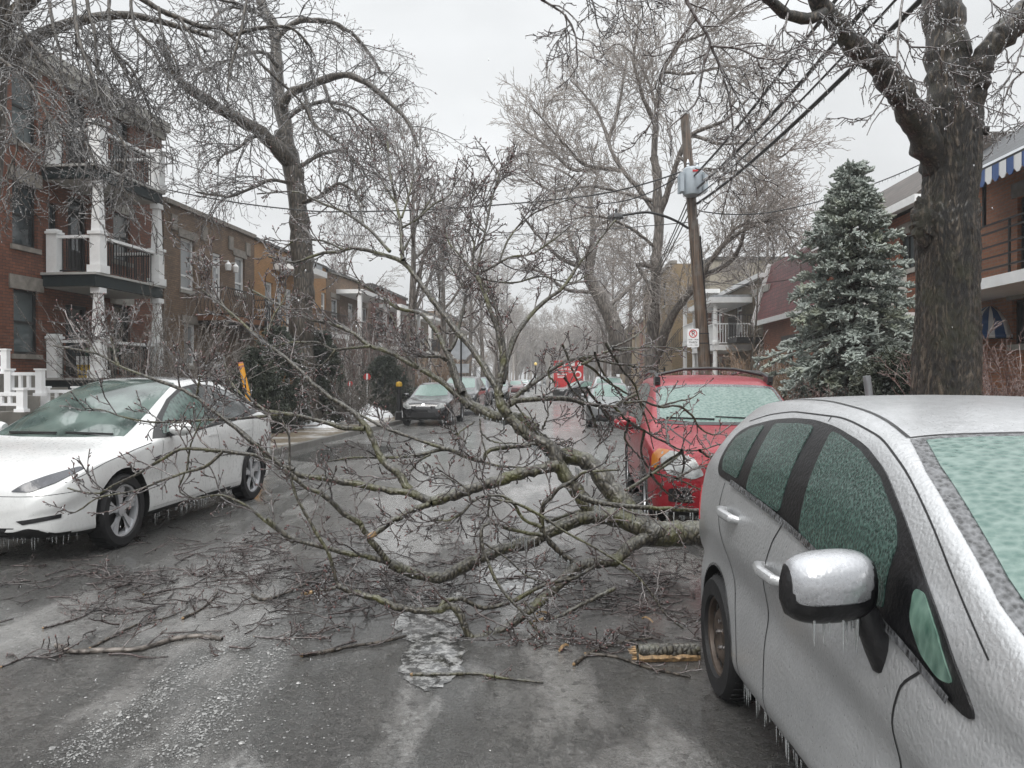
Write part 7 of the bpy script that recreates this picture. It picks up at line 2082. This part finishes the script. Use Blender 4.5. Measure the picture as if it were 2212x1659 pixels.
for q in tk: ft.mesh('trunk', [q], M['bark_fallen'], 22)
for q in big: ft.mesh('limb', [q], M['bark_fallen'], 16)
ft.mesh('branches', med, M['bark_fallen'], 9)
P, r_ = stack(med, 24)
ln = np.linalg.norm(np.diff(P, axis=1), axis=2).sum(1)
long_ = ln > .9
spray = np.arange(len(med)) >= n_main
long_ &= ~spray
high = (P[:, :, 2].mean(1) > 1.55) & ~spray
hi1 = spawn(rg, P[high], r_[high], 5, .3, 1, (.16, .5), .62, 7, .07, .12, .0075, .55, out=(-.1, 0, .6), taperL=.4)
a1 = spawn(rg, P[long_], r_[long_], 6, .2, 1, (.14, .5), .8, 7, .05, .16, .0075, .5, out=(-.1, 0, .45), taperL=.45)
sh_ = ~long_ & ~spray
a1p = spawn(rg, P[spray], r_[spray], 3, .2, 1, (.10, .30), .7, 7, .03, .18, .006, .5, taperL=.4)
a1s = spawn(rg, P[sh_], r_[sh_], 5, .2, 1, (.10, .32), .8, 7, .03, .18, .006, .5, taperL=.4)
b1 = spawn(rg, *stack(big, 24), 1, .3, 1, (.2, .45), .9, 7, .05, .16, .007, .5)
A1 = tuple(np.concatenate([q[i] for q in (a1, a1s, b1, hi1, a1p)]) for i in (0, 1))
A1[0][..., 2] = np.maximum(A1[0][..., 2], .02)
a2 = spawn(rg, *A1, 3, .25, 1, (.07, .24), .75, 5, .05, .18, .0052, .6, taperL=.3)
a2[0][..., 2] = np.maximum(a2[0][..., 2], .015)
a3 = spawn(rg, *a2, 2, .3, 1, (.03, .09), .75, 3, .05, .18, .0045, .7)
a3[0][..., 2] = np.maximum(a3[0][..., 2], .012)
ft.twigs('twigs', [(A1[0], np.maximum(A1[1], .0046)), (a2[0], np.maximum(a2[1], .0038))], M['twig_near'], 5)
ft.twigs('fine_twigs', [(a3[0], np.maximum(a3[1], .0034))], M['twig_near'], 4)
tip = a3[0][:, -1]; td = a3[0][:, -1] - a3[0][:, -2]
tip2 = a2[0][:, -1]; td2 = a2[0][:, -1] - a2[0][:, -2]
ft.bits('buds', np.concatenate([tip[::2], tip2]), .0062, M['bud'], (1, 1, 2.2), np.concatenate([td[::2], td2]))
dr_ = np.concatenate([along(rg, a2[0], 2600), along(rg, A1[0], 1800), along(rg, P, 900)])
ft.bits('frozen_drops', dr_ - np.array([0, 0, .008]), .0050, M['drop'], (1, 1, 1.8))
# icicles under the limbs
ic = []
for cf, pts, y in ((C5, [(1290, 222), (1330, 232), (1380, 290)], 5.6), (C5, [(1560, 505), (1700, 530), (1900, 545), (2080, 552)], 5.05), (C4, [(880, 560), (1000, 610), (1140, 625)], 5.9), (C5, [(1180, 655), (1340, 690)], 5.1), (C5, [(1360, 720), (1500, 800)], 5.15), (C5, [(1450, 300), (1580, 370)], 5.7)):
    for _ in range(16):
        k = rg.uniform(0, len(pts) - 1.001); i = int(k); w = k - i
        u, v = cf(*(np.array(pts[i]) * (1 - w) + np.array(pts[i + 1]) * w)); p = W(u, v, y); ic.append((p.x - 1.35, y - 5.6 + rg.uniform(-.02, .02), p.z))
ice_hang('icicles', ic, ft.root, random.Random(2), .03, .12, .0045)
M['raw_wood'] = plain('raw_wood', (.27, .175, .088), .55, var=.65, scale=38, bump=.5, bscale=60)
for cf, (x, y), Yd, r0, dx in ((C5, (2137, 542), 5.05, .016, (1, 0, 0)), (C5, (520, 656), 5.0, .02, (-.8, -.1, -.4)), (C5, (206, 943), 4.75, .014, (-1, 0, -.1)), (C5, (1338, 1075), 4.8, .013, (-1, 0, -.2))):
    p = W(*cf(x, y), Yd); m_ = MB(); d = Vector(dx).normalized(); q = Vector((p.x - 1.35, p.y - 5.6, p.z))
    m_.tube([q - d * .02, q + d * .02, q + d * .05], [r0, r0 * .9, r0 * .35], 7); m_.build('broken_end', M['raw_wood'], ft.root)


# loose pieces lying on the road, each a thing
def stick(name, label, pts, r0, r1, mat, seed, z=None, n=7, twigs=0, ends=True, grp='broken sticks on the road'):
    P = [G(*p, r0 * .9) for p in pts]; b = P[0].copy(); b.z = 0
    Q_, r_ = smooth_poly(P, np.linspace(r0, r1, len(P)), 18)
    t = Tree(name, label, b, grp, seed, 'stick'); r_ = r_ * t.rng.uniform(.85, 1.15, 18)
    t.mesh('wood', [(Q_, r_)], mat, n)
    if ends:
        m_ = MB()
        for a, c in ((0, 1), (-1, -2)):
            p = Vector(Q_[a]) - b; d = (Vector(Q_[a]) - Vector(Q_[c])).normalized(); rr = r_[a]
            m_.tube([p, p + d * rr * 1.2], [rr * .9, rr * .35], 7)
            if a == 0: m_.build('broken_end', M['raw_wood'], t.root); break
    if twigs:
        s1 = spawn(t.rng, Q_[None], r_[None], twigs, .15, 1, (.12, .4), .75, 6, 0, .18, .005, .5, out=(0, 0, -.2)); s1[0][..., 2] = np.clip(s1[0][..., 2], .008, .10)
        s2 = spawn(t.rng, *s1, 3, .2, 1, (.05, .14), .75, 4, 0, .2, .004, .6); s2[0][..., 2] = np.clip(s2[0][..., 2], .006, .14)
        t.twigs('twigs', [(s1[0], np.maximum(s1[1], .0038)), (s2[0], np.maximum(s2[1], .0032))], M['twig_near'], 4)
        t.bits('buds', s2[0][:, -1], .005, M['bud'], (1, 1, 2))
    return t


CG = crop(0, 2100, 1.2289)
stick('lichen_stick', 'pale lichen-covered stick lying crooked on the road at left', [CG(*p) for p in ((255, 395), (340, 425), (460, 420), (620, 415), (720, 390), (800, 365), (920, 352), (1020, 368))], .016, .013, M['bark_pale'], 91, twigs=3)
stick('dark_stick', 'straight dark stick with frozen edge, lower centre left of the puddle', [CG(*p) for p in ((1392, 442), (1500, 425), (1620, 400), (1760, 380), (1870, 352))], .013, .009, M['bark_street'], 92)
stick('fallen_stick', 'long thin stick with one pale end, lowest across the wet patch', [C5(*p) for p in ((712, 1342), (850, 1342), (1000, 1338), (1150, 1360), (1350, 1382))], .011, .006, M['bark_fallen'], 93, twigs=2)
stick('dark_stick', 'dark stick with yellow broken tip near the silver car rear tyre', [C5(*p) for p in ((1500, 1292), (1600, 1225), (1730, 1185), (1900, 1162))], .012, .006, M['bark_street'], 94, twigs=3)
stick('fallen_stick', 'long bent stick reaching toward the silver car rear wheel', [C5(*p) for p in ((1560, 1240), (1700, 1255), (1850, 1305), (2070, 1355))], .010, .007, M['bark_street'], 95, twigs=2)
stick('curved_stick', 'curved dark stick with yellow tip between the white car and the loop branch', [CG(*p) for p in ((1160, 160), (1210, 185), (1300, 160), (1420, 105), (1520, 40))], .012, .006, M['bark_street'], 96, twigs=3)
stick('twiggy_stick', 'many-twigged dark stick lying flat, left of the lichen stick middle', [CG(*p) for p in ((410, 410), (520, 350), (640, 295), (760, 270), (850, 230))], .009, .004, M['bark_street'], 97, twigs=9)
stick('twiggy_stick', 'dark forked stick behind the pale lichen stick', [CG(*p) for p in ((840, 270), (920, 230), (970, 190), (1000, 145))], .010, .006, M['bark_street'], 98, twigs=4)
stick('twiggy_stick', 'reddish branching stick on the ice at far left', [CG(*p) for p in ((195, 315), (290, 290), (380, 260), (440, 220), (500, 250))], .008, .004, M['twig_near'], 99, twigs=8)
stick('twiggy_stick', 'reddish budded stick nearest the white car bumper', [CG(*p) for p in ((660, 160), (600, 110), (530, 90), (470, 40))], .007, .004, M['twig_near'], 100, twigs=8)
stick('twiggy_stick', 'thin red twig stick at the lower left margin', [CG(*p) for p in ((0, 495), (120, 450), (300, 445))], .006, .004, M['twig_near'], 101, twigs=6)
stick('twiggy_stick', 'long spreading stick under the lower loop of the fallen tree', [CG(*p) for p in ((660, 160), (800, 135), (880, 120), (960, 70), (1010, 0))], .008, .004, M['twig_near'], 102, twigs=8)
stick('twiggy_stick', 'small budded sprig on the slush below the loop branch', [CG(*p) for p in ((1170, 355), (1300, 365), (1400, 360), (1480, 348))], .006, .003, M['twig_near'], 103, twigs=6)
lg = Tree('split_log', 'short split log with mossy bark and bright raw wood by the rear tyre', (.75, 4.25, 0), None, 104, 'log')
p0, p1 = G(*C5(1812, 1232), .05), G(*C5(2110, 1225), .05); d = p1 - p0
Pl = [p0 + d * t_ for t_ in (0, .33, .66, 1)]
lg.mesh('bark', [smooth_poly(Pl, [.040, .044, .042, .044], 14)], M['bark_fallen'], 14)
m_ = MB(); a = Vector((p0.x - .75, p0.y - 4.25, 0)); L_ = d.length; u_ = d.normalized()
rr_ = random.Random(6); vs = []
for i in range(15):
    q = a + u_ * L_ * i / 14
    vs += [(q.x, q.y - .038, .048 + rr_.uniform(-.016, .010)), (q.x, q.y - .050 + rr_.uniform(-.008, .006), .026 + rr_.uniform(-.006, .006)), (q.x, q.y - .040, .004)]
m_.add(vs, [(3 * i + j, 3 * i + j + 1, 3 * i + 4 + j, 3 * i + 3 + j) for i in range(14) for j in (0, 1)], 0)
for i in range(9):
    q = a + Vector((-.01, -.03 + .008 * i, .02 + .006 * ((i * 5) % 9))); m_.tube([q, q - u_ * rr_.uniform(.02, .05)], [.008, .002], 5)
m_.build('raw_split', M['raw_wood'], lg.root)
for i, (x, y) in enumerate(((1350, 1050), (1450, 1215), (1860, 1080))):
    p = G(*C5(x, y), .012); r3 = random.Random(i); m_ = MB(); vs = []
    for k in range(7):
        s_ = k / 6; w = .011 * math.sin(PI * min(1, .15 + s_ * .8)); vs += [(-.05 + .1 * s_, w, .012 + .02 * math.sin(3 * s_)), (-.05 + .1 * s_, -w, .004 + .025 * math.sin(3 * s_)), (-.05 + .1 * s_, 0, .02 + .02 * math.sin(3 * s_))]
    m_.add(vs, [(3 * k + a_, 3 * k + (a_ + 1) % 3, 3 * k + 3 + (a_ + 1) % 3, 3 * k + 3 + a_) for k in range(6) for a_ in range(3)])
    o = m_.build('wood_splinter', M['raw_wood']); o.location = (p.x, p.y, 0); o.rotation_euler = (0, 0, i * 1.3 - .4)
    tag(o, ('orange torn splinter below the long loop of the fallen tree', 'small orange splinter in front of the loop bottom', 'thin upright-looking orange splinter near the rear tyre')[i], 'splinter', 'torn wood splinters')

# fine twig litter over the road: nobody could count it
rg = np.random.default_rng(120); n = 900  
u = np.concatenate([rg.normal(1000, 320, 320), rg.normal(520, 260, 260), rg.normal(1420, 90, 110)]); v = np.concatenate([rg.normal(1225, 70, 320), rg.normal(1255, 55, 260), rg.normal(1290, 70, 110)])
v = np.clip(v, 1120, 1520); Yv = EYE * F / (v - HOR); X = (u - U0) / F * Yv
ok = ~((X > .75) & (Yv < 4.7)); X, Yv = X[ok], Yv[ok]; n = len(X)
a = rg.uniform(0, 2 * PI, n); d = np.stack([np.cos(a), np.sin(a), rg.normal(.05, .08, n)], 1); K = 7; ln = rg.uniform(.10, .45, n)
Q = np.empty((n, K, 3)); Q[:, 0] = np.stack([X, Yv, np.full(n, .012)], 1)
for k in range(1, K):
    Q[:, k] = Q[:, k - 1] + d * (ln / (K - 1))[:, None]; d = unit(d + rg.normal(0, .2, (n, 3)) * [1, 1, .5])
Q[..., 2] = np.clip(Q[..., 2], .006, .12)
r_ = np.tile(np.linspace(.0048, .0028, K), (n, 1)) * rg.uniform(.8, 1.7, (n, 1))
s1 = spawn(rg, Q, r_, 3, .2, 1, (.05, .16), .75, 4, 0, .2, .004, .7); s1[0][..., 2] = np.clip(s1[0][..., 2], .005, .12)
V, Qd = join([tubes(Q, r_, 4), tubes(s1[0], np.maximum(s1[1], .0026), 3)])
M['twig_dark'] = twig_mat('twig_dark', (.016, .010, .009), (.042, .020, .016), (.5, .5, .5), .12)
o = np_mesh('twig_litter', V, Qd, M['twig_dark']); kind(tag(o, 'fine broken twigs littering the wet road under the fallen tree', 'twigs'), 'stuff')
V, Qd = bits(rg, s1[0][::2, -1], .005, (1, 1, 2)); 

# frozen slush chips in two tracks and a loose scatter
n = 6000
tr = rg.uniform(0, 1, n)
ua = np.where(np.arange(n) % 3 == 0, 130 + 470 * tr, np.where(np.arange(n) % 3 == 1, 360 + 300 * tr, np.clip(rg.normal(420, 150, n), 0, 900))); va = np.where(np.arange(n) % 3 == 0, 1652 - 335 * tr, np.where(np.arange(n) % 3 == 1, 1645 - 300 * tr, rg.uniform(1180, 1655, n)))
Yv = EYE * F / (va - HOR); X = (ua - U0) / F * Yv + rg.normal(0, .08, n) * np.where(np.arange(n) % 3 == 2, 4, 1)
ok = ~((X > .7) & (Yv < 4.7)); X, Yv = X[ok], Yv[ok]; n = len(X)
pts = np.stack([X, Yv + rg.normal(0, .05, n), np.full(n, .003)], 1)
nn = 6; ang = np.arange(nn) * 2 * PI / nn; rad = rg.uniform(.0025, .0075, n) * rg.choice([.5, .8, 1, 2.0], n, p=[.4, .4, .17, .03])
jit = rg.uniform(.6, 1.3, (n, nn))
ring = pts[:, None, :] + np.stack([np.cos(ang)[None] * jit * rad[:, None], np.sin(ang)[None] * jit * rad[:, None], np.zeros((n, nn))], -1)
topr = pts[:, None, :] + np.stack([np.cos(ang)[None] * jit * rad[:, None] * .6, np.sin(ang)[None] * jit * rad[:, None] * .6, np.tile((rad * rg.uniform(.2, .5, n))[:, None], (1, nn))], -1)
V = np.concatenate([ring, topr], 1).reshape(-1, 3); b = (np.arange(n) * 2 * nn)[:, None, None]
side = np.array([[i, (i + 1) % nn, nn + (i + 1) % nn, nn + i] for i in range(nn)]); capq = np.array([[nn, nn + 1, nn + 2, nn + 3], [nn, nn + 3, nn + 4, nn + 5]])
Qd = (b + np.concatenate([side, capq])[None]).reshape(-1, 4)
M['slush'] = plain('slush', (.25, .25, .245), .35, var=.4, scale=9, coat=.4)
o = np_mesh('slush_chips', V, Qd, M['slush'], smooth=False); kind(tag(o, 'grey frozen slush chips along the tyre tracks', 'slush'), 'stuff')
# ------------------------------------------------------------------ pole, wires, signs, markers, snow
M['pole_wood'] = bark('pole_wood', (.040, .028, .020), (.145, .098, .068), (.12, .105, .09), 22, .03, bs=.5, dist=.01)
Yp = 20.0
base = W(1534, HOR, Yp); top = W(1478, 250, Yp)
up_ = empty('utility_pole', 'leaning brown wooden utility pole behind the red sport utility', 'pole', (base.x, Yp, .1))
m_ = MB(); tz = top.z - .1; tx = top.x - base.x
zz = [0, 1, 2.5, 4, 5.5, tz]; vs = []
pb = lambda z: Vector((tx * z / tz, 0, z))
m_.tube([pb(z) for z in zz], [.17, .16, .15, .14, .13, .115], 20); m_.build('shaft', M['pole_wood'], up_)
m_ = MB(); p = pb(EYE - .1 - (400 - HOR) / F * Yp)
m_.bar(p + Vector((-.3, -.16, .25)), p + Vector((.34, -.16, .25)), .07); m_.tube([pb(z) + Vector((.15, -.02, 0)) for z in (.2, 2, 4, 5.2)], .022, 6); m_.build('cable_conduit', M['black_iron'], up_)
tf = MB(); c = p + Vector((-.02, -.36, -.02))
tf.lathe([(.001, .36), (.2, .36), (.24, .33), (.25, .3), (.25, -.3), (.23, -.34), (.001, -.34)], 16, 'z', c)
for k in range(9):
    for sg in (-1, 1): tf.box(c.x + sg * (.25 + .035 * (k % 3)) - .008, c.x + sg * (.25 + .035 * (k % 3)) + .008, c.y - .16 + .05 * (k // 3) * 2, c.y - .12 + .05 * (k // 3) * 2, c.z - .28, c.z + .22)
for sg in (-1, 1):
    for k in range(6): tf.box(c.x + sg * .26 - (.09 if sg < 0 else 0), c.x + sg * .26 + (.09 if sg > 0 else 0), c.y - .18 + k * .065, c.y - .165 + k * .065, c.z - .27, c.z + .2)
tr_ob = tf.build('transformer', plain('transformer_grey', (.36, .41, .45), .35, coat=.4, var=.1), up_)
m_ = MB()
for sx in (-.12, .12): m_.lathe([(.03, 0), (.05, .04), (.03, .08), (.05, .12), (.03, .16), (.015, .22)], 8, 'z', (c.x + sx, c.y, c.z + .36))
m_.build('insulator', M['galvanised'], tr_ob)
m_ = MB(); m_.box(c.x - .06, c.x + .1, c.y - .262, c.y - .248, c.z + .2, c.z + .25); m_.build('red_plate', M['truck_red'], tr_ob)
# street lamp arm
q = [W(1487, 494, Yp), W(1460, 478, Yp), W(1430, 466, Yp), W(1395, 459, Yp), W(1355, 464, Yp), W(1325, 468, Yp)]
m_ = MB(); Pq, rq = smooth_poly([v - Vector((base.x, Yp, .1)) for v in q], [.04, .038, .035, .032, .03, .03], 20); m_.tube([tuple(a) for a in Pq], .034, 8); la = m_.build('lamp_arm', M['black_iron'], up_)
m_ = MB(); e_ = Pq[-1]; m_.lathe([(.02, .1), (.1, .08), (.2, .0), (.22, -.05), (.18, -.06), (.001, -.05)], 14, 'z', (e_[0] + .05, e_[1], e_[2])); m_.lathe([(.03, .08), (.03, .2), (.001, .2)], 8, 'z', (e_[0] + .07, e_[1], e_[2])); m_.build('lamp_head', M['black_iron'], la)


def wire(label, pts, r, sag=.3, name='wire', grp='overhead wires', ice=True, seed=0, n=30):
    """cable hung between points"""
    out = []
    for a, b in zip(pts, pts[1:]):
        a, b = Vector(a), Vector(b); L = (b - a).length
        for i in range(n + (1 if b == Vector(pts[-1]) else 0)):
            t = i / n; out.append(a.lerp(b, t) - Vector((0, 0, 4 * sag * t * (1 - t))))
    b0 = out[0].copy(); m_ = MB(); m_.tube([p - b0 for p in out], r, 6)
    o = m_.build(name, M['black_iron']); o.location = b0; tag(o, label, 'wire', grp)
    if ice:
        rr = random.Random(seed); hp = []
        for p, p2 in zip(out, out[1:]):
            k = int((p2 - p).length / .07)
            for i in range(k): hp.append(p.lerp(p2, rr.random()) - b0)
        ice_hang('icicles', hp, o, rr, .04, .12, .008)
    return o


for i, (dz, dx, u_) in enumerate(((.62, -.22, 1492), (.32, -.05, 1500), (.16, .05, 1505), (0, .14, 1510))):
    a = Vector((W(1500, 440, Yp).x + dx * .5, Yp, 6.15 + dz)); b = Vector((2.55 + dx * 1.6, -16, 7.3 + dz * 1.6))
    wire(('uppermost of the four thick icy cables running from pole to top right', 'second icy cable from the top in the bundle of four', 'third icy cable from the top in the bundle of four', 'lowest of the four icy cables running to top right')[i], [a, b], (.026, .030, .016, .032)[i], 1.25, seed=i, n=60)
for i, dz in enumerate((0, .25, .45)):
    a = Vector((W(1492, 470, Yp).x, Yp, 6.0 + dz)); b = Vector((kr(62) + 1.0 + .2 * i, 62, 6.4 + dz))
    wire(('lowest cable running on down the street behind the pole', 'middle cable running on down the street behind the pole', 'top cable running on down the street behind the pole')[i], [a, b], .018, .9, ice=False)
P1 = W(1470, 372, Yp - .2)
wire('twisted service cable crossing the whole street to the brick triplex', [P1, W(1235, 428, 21), W(700, 458, 22.6), W(352, 408, 23.2)], .020, .10, seed=9)
wire('slack second service cable looping below the transformer', [W(1470, 378, Yp - .2), W(1300, 440, 20.8), W(1232, 430, 21)], .016, .18, seed=10)
wire('icy service wire rising right to the brown mansard house', [W(1510, 456, Yp), W(1700, 452, 20.5), W(1995, 352, 21.5)], .017, .12, seed=11)
wire('thin telephone wire sloping down from the upper left balcony', [W(352, 335, 23.3), W(560, 402, 24), W(1000, 520, 34)], .012, .1, ice=False)
wire('thin wire crossing the street behind the lamp arm', [W(700, 505, 34), W(1495, 480, Yp)], .012, .25, ice=False)
wire('lower thin wire from the pole to the white porch house', [W(1508, 604, Yp), W(1660, 610, 27), W(1790, 575, 25)], .012, .1, ice=False)

# parking sign on the pole
sg_ = empty('parking_sign', 'white no-parking sign with red ring on a bracket left of the pole', 'sign', W(1497, 730, Yp - .25))
w, h_ = .15, .24
mb = MB(); mb.prism([(-w + .02, -h_), (w - .02, -h_), (w, -h_ + .02), (w, h_ - .02), (w - .02, h_), (-w + .02, h_), (-w, h_ - .02), (-w, -h_ + .02)], -.004, .004, 'y'); mb.build('plate', M['white_vinyl'], sg_)
M['sign_red'] = plain('sign_red', (.55, .02, .02), .4); M['sign_black'] = plain('sign_black', (.015, .015, .015), .5)
mb = MB(); mb.lathe([(.105, -.0045), (.105, -.009), (.083, -.009), (.083, -.0045)], 30, 'y', (0, 0, .11), closed=True); mb.bar((-.065, -.0075, .175), (.065, -.0075, .045), .018, .003, up=(0, 1, 0)); mb.build('red_ring', M['sign_red'], sg_)
text('P', sg_, (0, -.0055, .11), .17, M['sign_black'])
text('12h30 - 14h30', sg_, (0, -.0055, -.045), .046, M['sign_black']); text('MARDI', sg_, (0, -.0055, -.115), .07, M['sign_black']); text('1 AVR - 1 DEC', sg_, (0, -.0055, -.185), .04, M['sign_black'])
mb = MB(); mb.box(w, w + .26, .005, .025, .1, .13); mb.box(w, w + .26, .005, .025, -.15, -.12); mb.build('bracket', M['black_iron'], sg_)

# back of an octagonal stop sign with a second plate below
p = G(996, 862, .12); Ys = 27.0
px = W(996, HOR, Ys).x
sb = empty('stop_sign', 'grey back of an octagonal sign on a thin post among the branches', 'sign', (px, Ys, .1), .1)
mb = MB(); mb.tube([(0, 0, 0), (0, 0, 3.0)], .03, 8); mb.build('post', M['black_iron'], sb)
mb = MB(); zc = EYE - (755 - HOR) / F * Ys - .1
mb.prism([(.38 * math.cos(PI / 8 + k * PI / 4), zc + .38 * math.sin(PI / 8 + k * PI / 4)) for k in range(8)], .032, .04, 'y'); mb.build('octagon_plate', M['galvanised'], sb)
mb = MB(); mb.box(-.28, .28, .032, .04, zc - .82, zc - .5); mb.bar((-.25, .045, zc - .62), (.25, .045, zc - .62), .03); mb.bar((-.25, .045, zc + .0), (.25, .045, zc + .0), .03); mb.build('lower_plate', M['galvanised'], sb)

# yellow marker pole leaning behind the white car
a, b = W(551, 890, 14.5), W(520, 785, 14.5); g0 = Vector((W(566, 890, 14.5).x, 14.5, .1))
mk = empty('marker_pole', 'bright yellow leaning marker pole behind the white car', 'marker', g0)
m_ = MB(); d = b - g0; m_.tube([(0, 0, 0), d * .5, d], [.05, .05, .05], 12); m_.build('tube', plain('marker_yellow', (.80, .36, .02), .35, coat=.5, var=.08), mk)
m_ = MB(); m_.tube([d * .995, d * 1.012], [.051, .047], 12); m_.tube([d * .955, d * .975], [.0515, .0515], 12, caps=False); m_.build('cap', plain('marker_cap', (.42, .16, .12), .4), mk)

# snow stakes with red reflectors
for i, (u, v, y, col) in enumerate(((756, 829, 25.5, 1), (793, 814, 28.5, 1), (676, 803, 27.5, 0))):
    p = W(u, v, y)
    s_ = empty('snow_stake', ('white stake with red striped reflector over the snow pile', 'white stake with the largest round red reflector, left of the black sedan', 'thin yellow-green stake with small red tip beside the tree trunk')[i], 'stake', (p.x, y, .1), 0, 'snow marker stakes')
    m_ = MB(); m_.tube([(0, 0, 0), (0, 0, p.z - .1)], .014, 6); m_.build('rod', M['white_vinyl'] if i < 2 else plain('stake_green', (.35, .42, .05), .4), s_)
    m_ = MB(); r0 = .13 if i == 1 else .09; m_.lathe([(r0, -.012), (r0, .012), (.001, .014)], 16, 'y', (0, 0, p.z - .1)); m_.lathe([(r0, -.012), (.001, -.013)], 16, 'y', (0, 0, p.z - .1)); rf = m_.build('reflector', M['sign_red'], s_)
    m_ = MB(); m_.box(-r0 * .25, r0 * .25, -.018, -.0135, p.z - .1 - r0 * .9, p.z - .1 + r0 * .9); m_.build('white_stripe', M['white_vinyl'], rf)
p = W(862, HOR, 27.5)
bo = empty('bollard', 'black bollard with yellow cap just left of the black sedan', 'bollard', (p.x, 27.5, .1))
m_ = MB(); m_.lathe([(.15, 0), (.15, .3), (.09, .34), (.08, 1.22), (.001, 1.22)], 12); m_.build('post', M['black_iron'], bo)
m_ = MB(); m_.lathe([(.11, 1.221), (.12, 1.3), (.09, 1.38), (.001, 1.4)], 12); m_.build('cap', plain('hydrant_yellow', (.5, .3, .03), .4), bo)
ut = empty('utility_box', 'dark grey upright street cabinet with frost on one side, left of the bollard', 'cabinet', (W(822, HOR, 33).x, 33, .1))
m_ = MB(); m_.lathe([(.42, 0), (.42, 1.2), (.36, 1.5), (.2, 1.65), (.001, 1.68)], 16); m_.build('shell', plain('cabinet_grey', (.05, .055, .058), .3, coat=.4, var=.5, scale=3), ut)
lp = empty('park_lamp', 'thin distant lamp post with glowing yellow globe near the vanishing point', 'street lamp', (W(1006, HOR, 60).x, 60, .1))
lp.location = (W(1157, HOR, 75).x, 75, .1)
m_ = MB(); m_.tube([(0, 0, 0), (0, 0, 2.8)], [.06, .05], 8); m_.build('post', M['black_iron'], lp)
m_ = MB(); m_.ball((0, 0, 2.94), .15, 8); gm = NT('lamp_glow'); gm.set(col=(.7, .55, .2), emit=(1, .7, .2), emits=.25); m_.build('globe', gm.m, lp)

# snow banks
def snow(label, u, Y, rx, ry, h_, seed):
    rr = np.random.default_rng(seed); p = W(u, HOR, Y); n = 26; vs, fs = [], []
    for i in range(n + 1):
        for j in range(n + 1):
            x, y = (i / n * 2 - 1), (j / n * 2 - 1); q = max(0, 1 - (x * x + y * y))
            z = h_ * q ** .7 * (1 + .35 * math.sin(5 * x + seed) * math.cos(4 * y + seed * 2)) + .05 * q * rr.normal()
            vs.append((x * rx, y * ry, max(0, z) - .03))
    fs = [(i * (n + 1) + j, (i + 1) * (n + 1) + j, (i + 1) * (n + 1) + j + 1, i * (n + 1) + j + 1) for i in range(n) for j in range(n)]
    m_ = MB(); m_.add(vs, fs, 0, True); o = m_.build('snow_pile', M['snow'], fix=False); o.location = (p.x, Y, .125); tag(o, label, 'snow pile', 'melting snow piles')
snow('larger dirty snow pile under the red reflectors, left of the black sedan', 748, 28.0, 1.4, .9, .38, 1)
snow('low melting snow patch close to the kerb by the street tree', 690, 23.5, .8, .5, .16, 2)
snow('small snow heap between the large pile and the bollard', 805, 29.5, .8, .6, .38, 3)

# a black iron bracket chair-like pipe and post in the right garden
gp_ = empty('leaning_pipe', 'short grey leaning pipe standing right of the spruce stem', 'pipe', (W(1890, HOR, 10.2).x, 10.2, .1))
m_ = MB(); a = W(1872, 812, 10.2) - Vector((W(1890, HOR, 10.2).x, 10.2, .1)); m_.tube([(0.1, 0, 0), a], [.05, .05], 10); m_.build('tube', M['galvanised'], gp_)
wl = empty('garden_wall', 'low pale concrete garden wall and gate posts behind the spruce', 'wall', (W(1800, HOR, 17).x, 17.0, .1), FR.rz + PI / 2)
m_ = MB(); m_.box(-.4, 3.6, 0, .2, -.05, .95); m_.build('wall_panel', M['concrete'], wl)
for x_ in (1.1, 2.7):
    m_ = MB(); m_.box(x_ - .18, x_ + .18, -.05, .25, -.05, 1.55); m_.box(x_ - .22, x_ + .22, -.09, .29, 1.553, 1.62); m_.build('gate_post', M['pale_stone'], wl)

# sleet drifting past
rr = np.random.default_rng(200); n = 260
Ys_ = rr.uniform(2.5, 14, n); u = rr.uniform(0, 2212, n); v = rr.uniform(0, 1500, n)
pts = np.stack([(u - U0) / F * Ys_, Ys_, EYE - (v - HOR) / F * Ys_], 1); pts = pts[(pts[:, 2] > .3) & ~((pts[:, 0] > .8) & (pts[:, 1] < 5) & (pts[:, 2] < 1.6))]
V, Q = bits(rr, pts, .0030, (1, 1, 2.2)); o = np_mesh('sleet', V, Q, M['drop']); kind(tag(o, 'falling sleet drops in the air over the street', 'sleet'), 'stuff')

# ------------------------------------------------------------------ wet winter air
mb = MB(); mb.box(-300, 300, -45, 345, -1.05, 30)
hz = NT('haze_air'); hz.t.nodes.remove(hz.b)
pv_ = hz.n('ShaderNodeVolumePrincipled'); pv_.inputs['Color'].default_value = (.93, .95, .97, 1); pv_.inputs['Density'].default_value = .0013
hz.l(pv_.outputs[0], hz.t.nodes['Material Output'].inputs['Volume'])
hzo = mb.build('haze', hz.m); kind(tag(hzo, 'thin grey mist filling the far street', 'haze'), 'stuff')
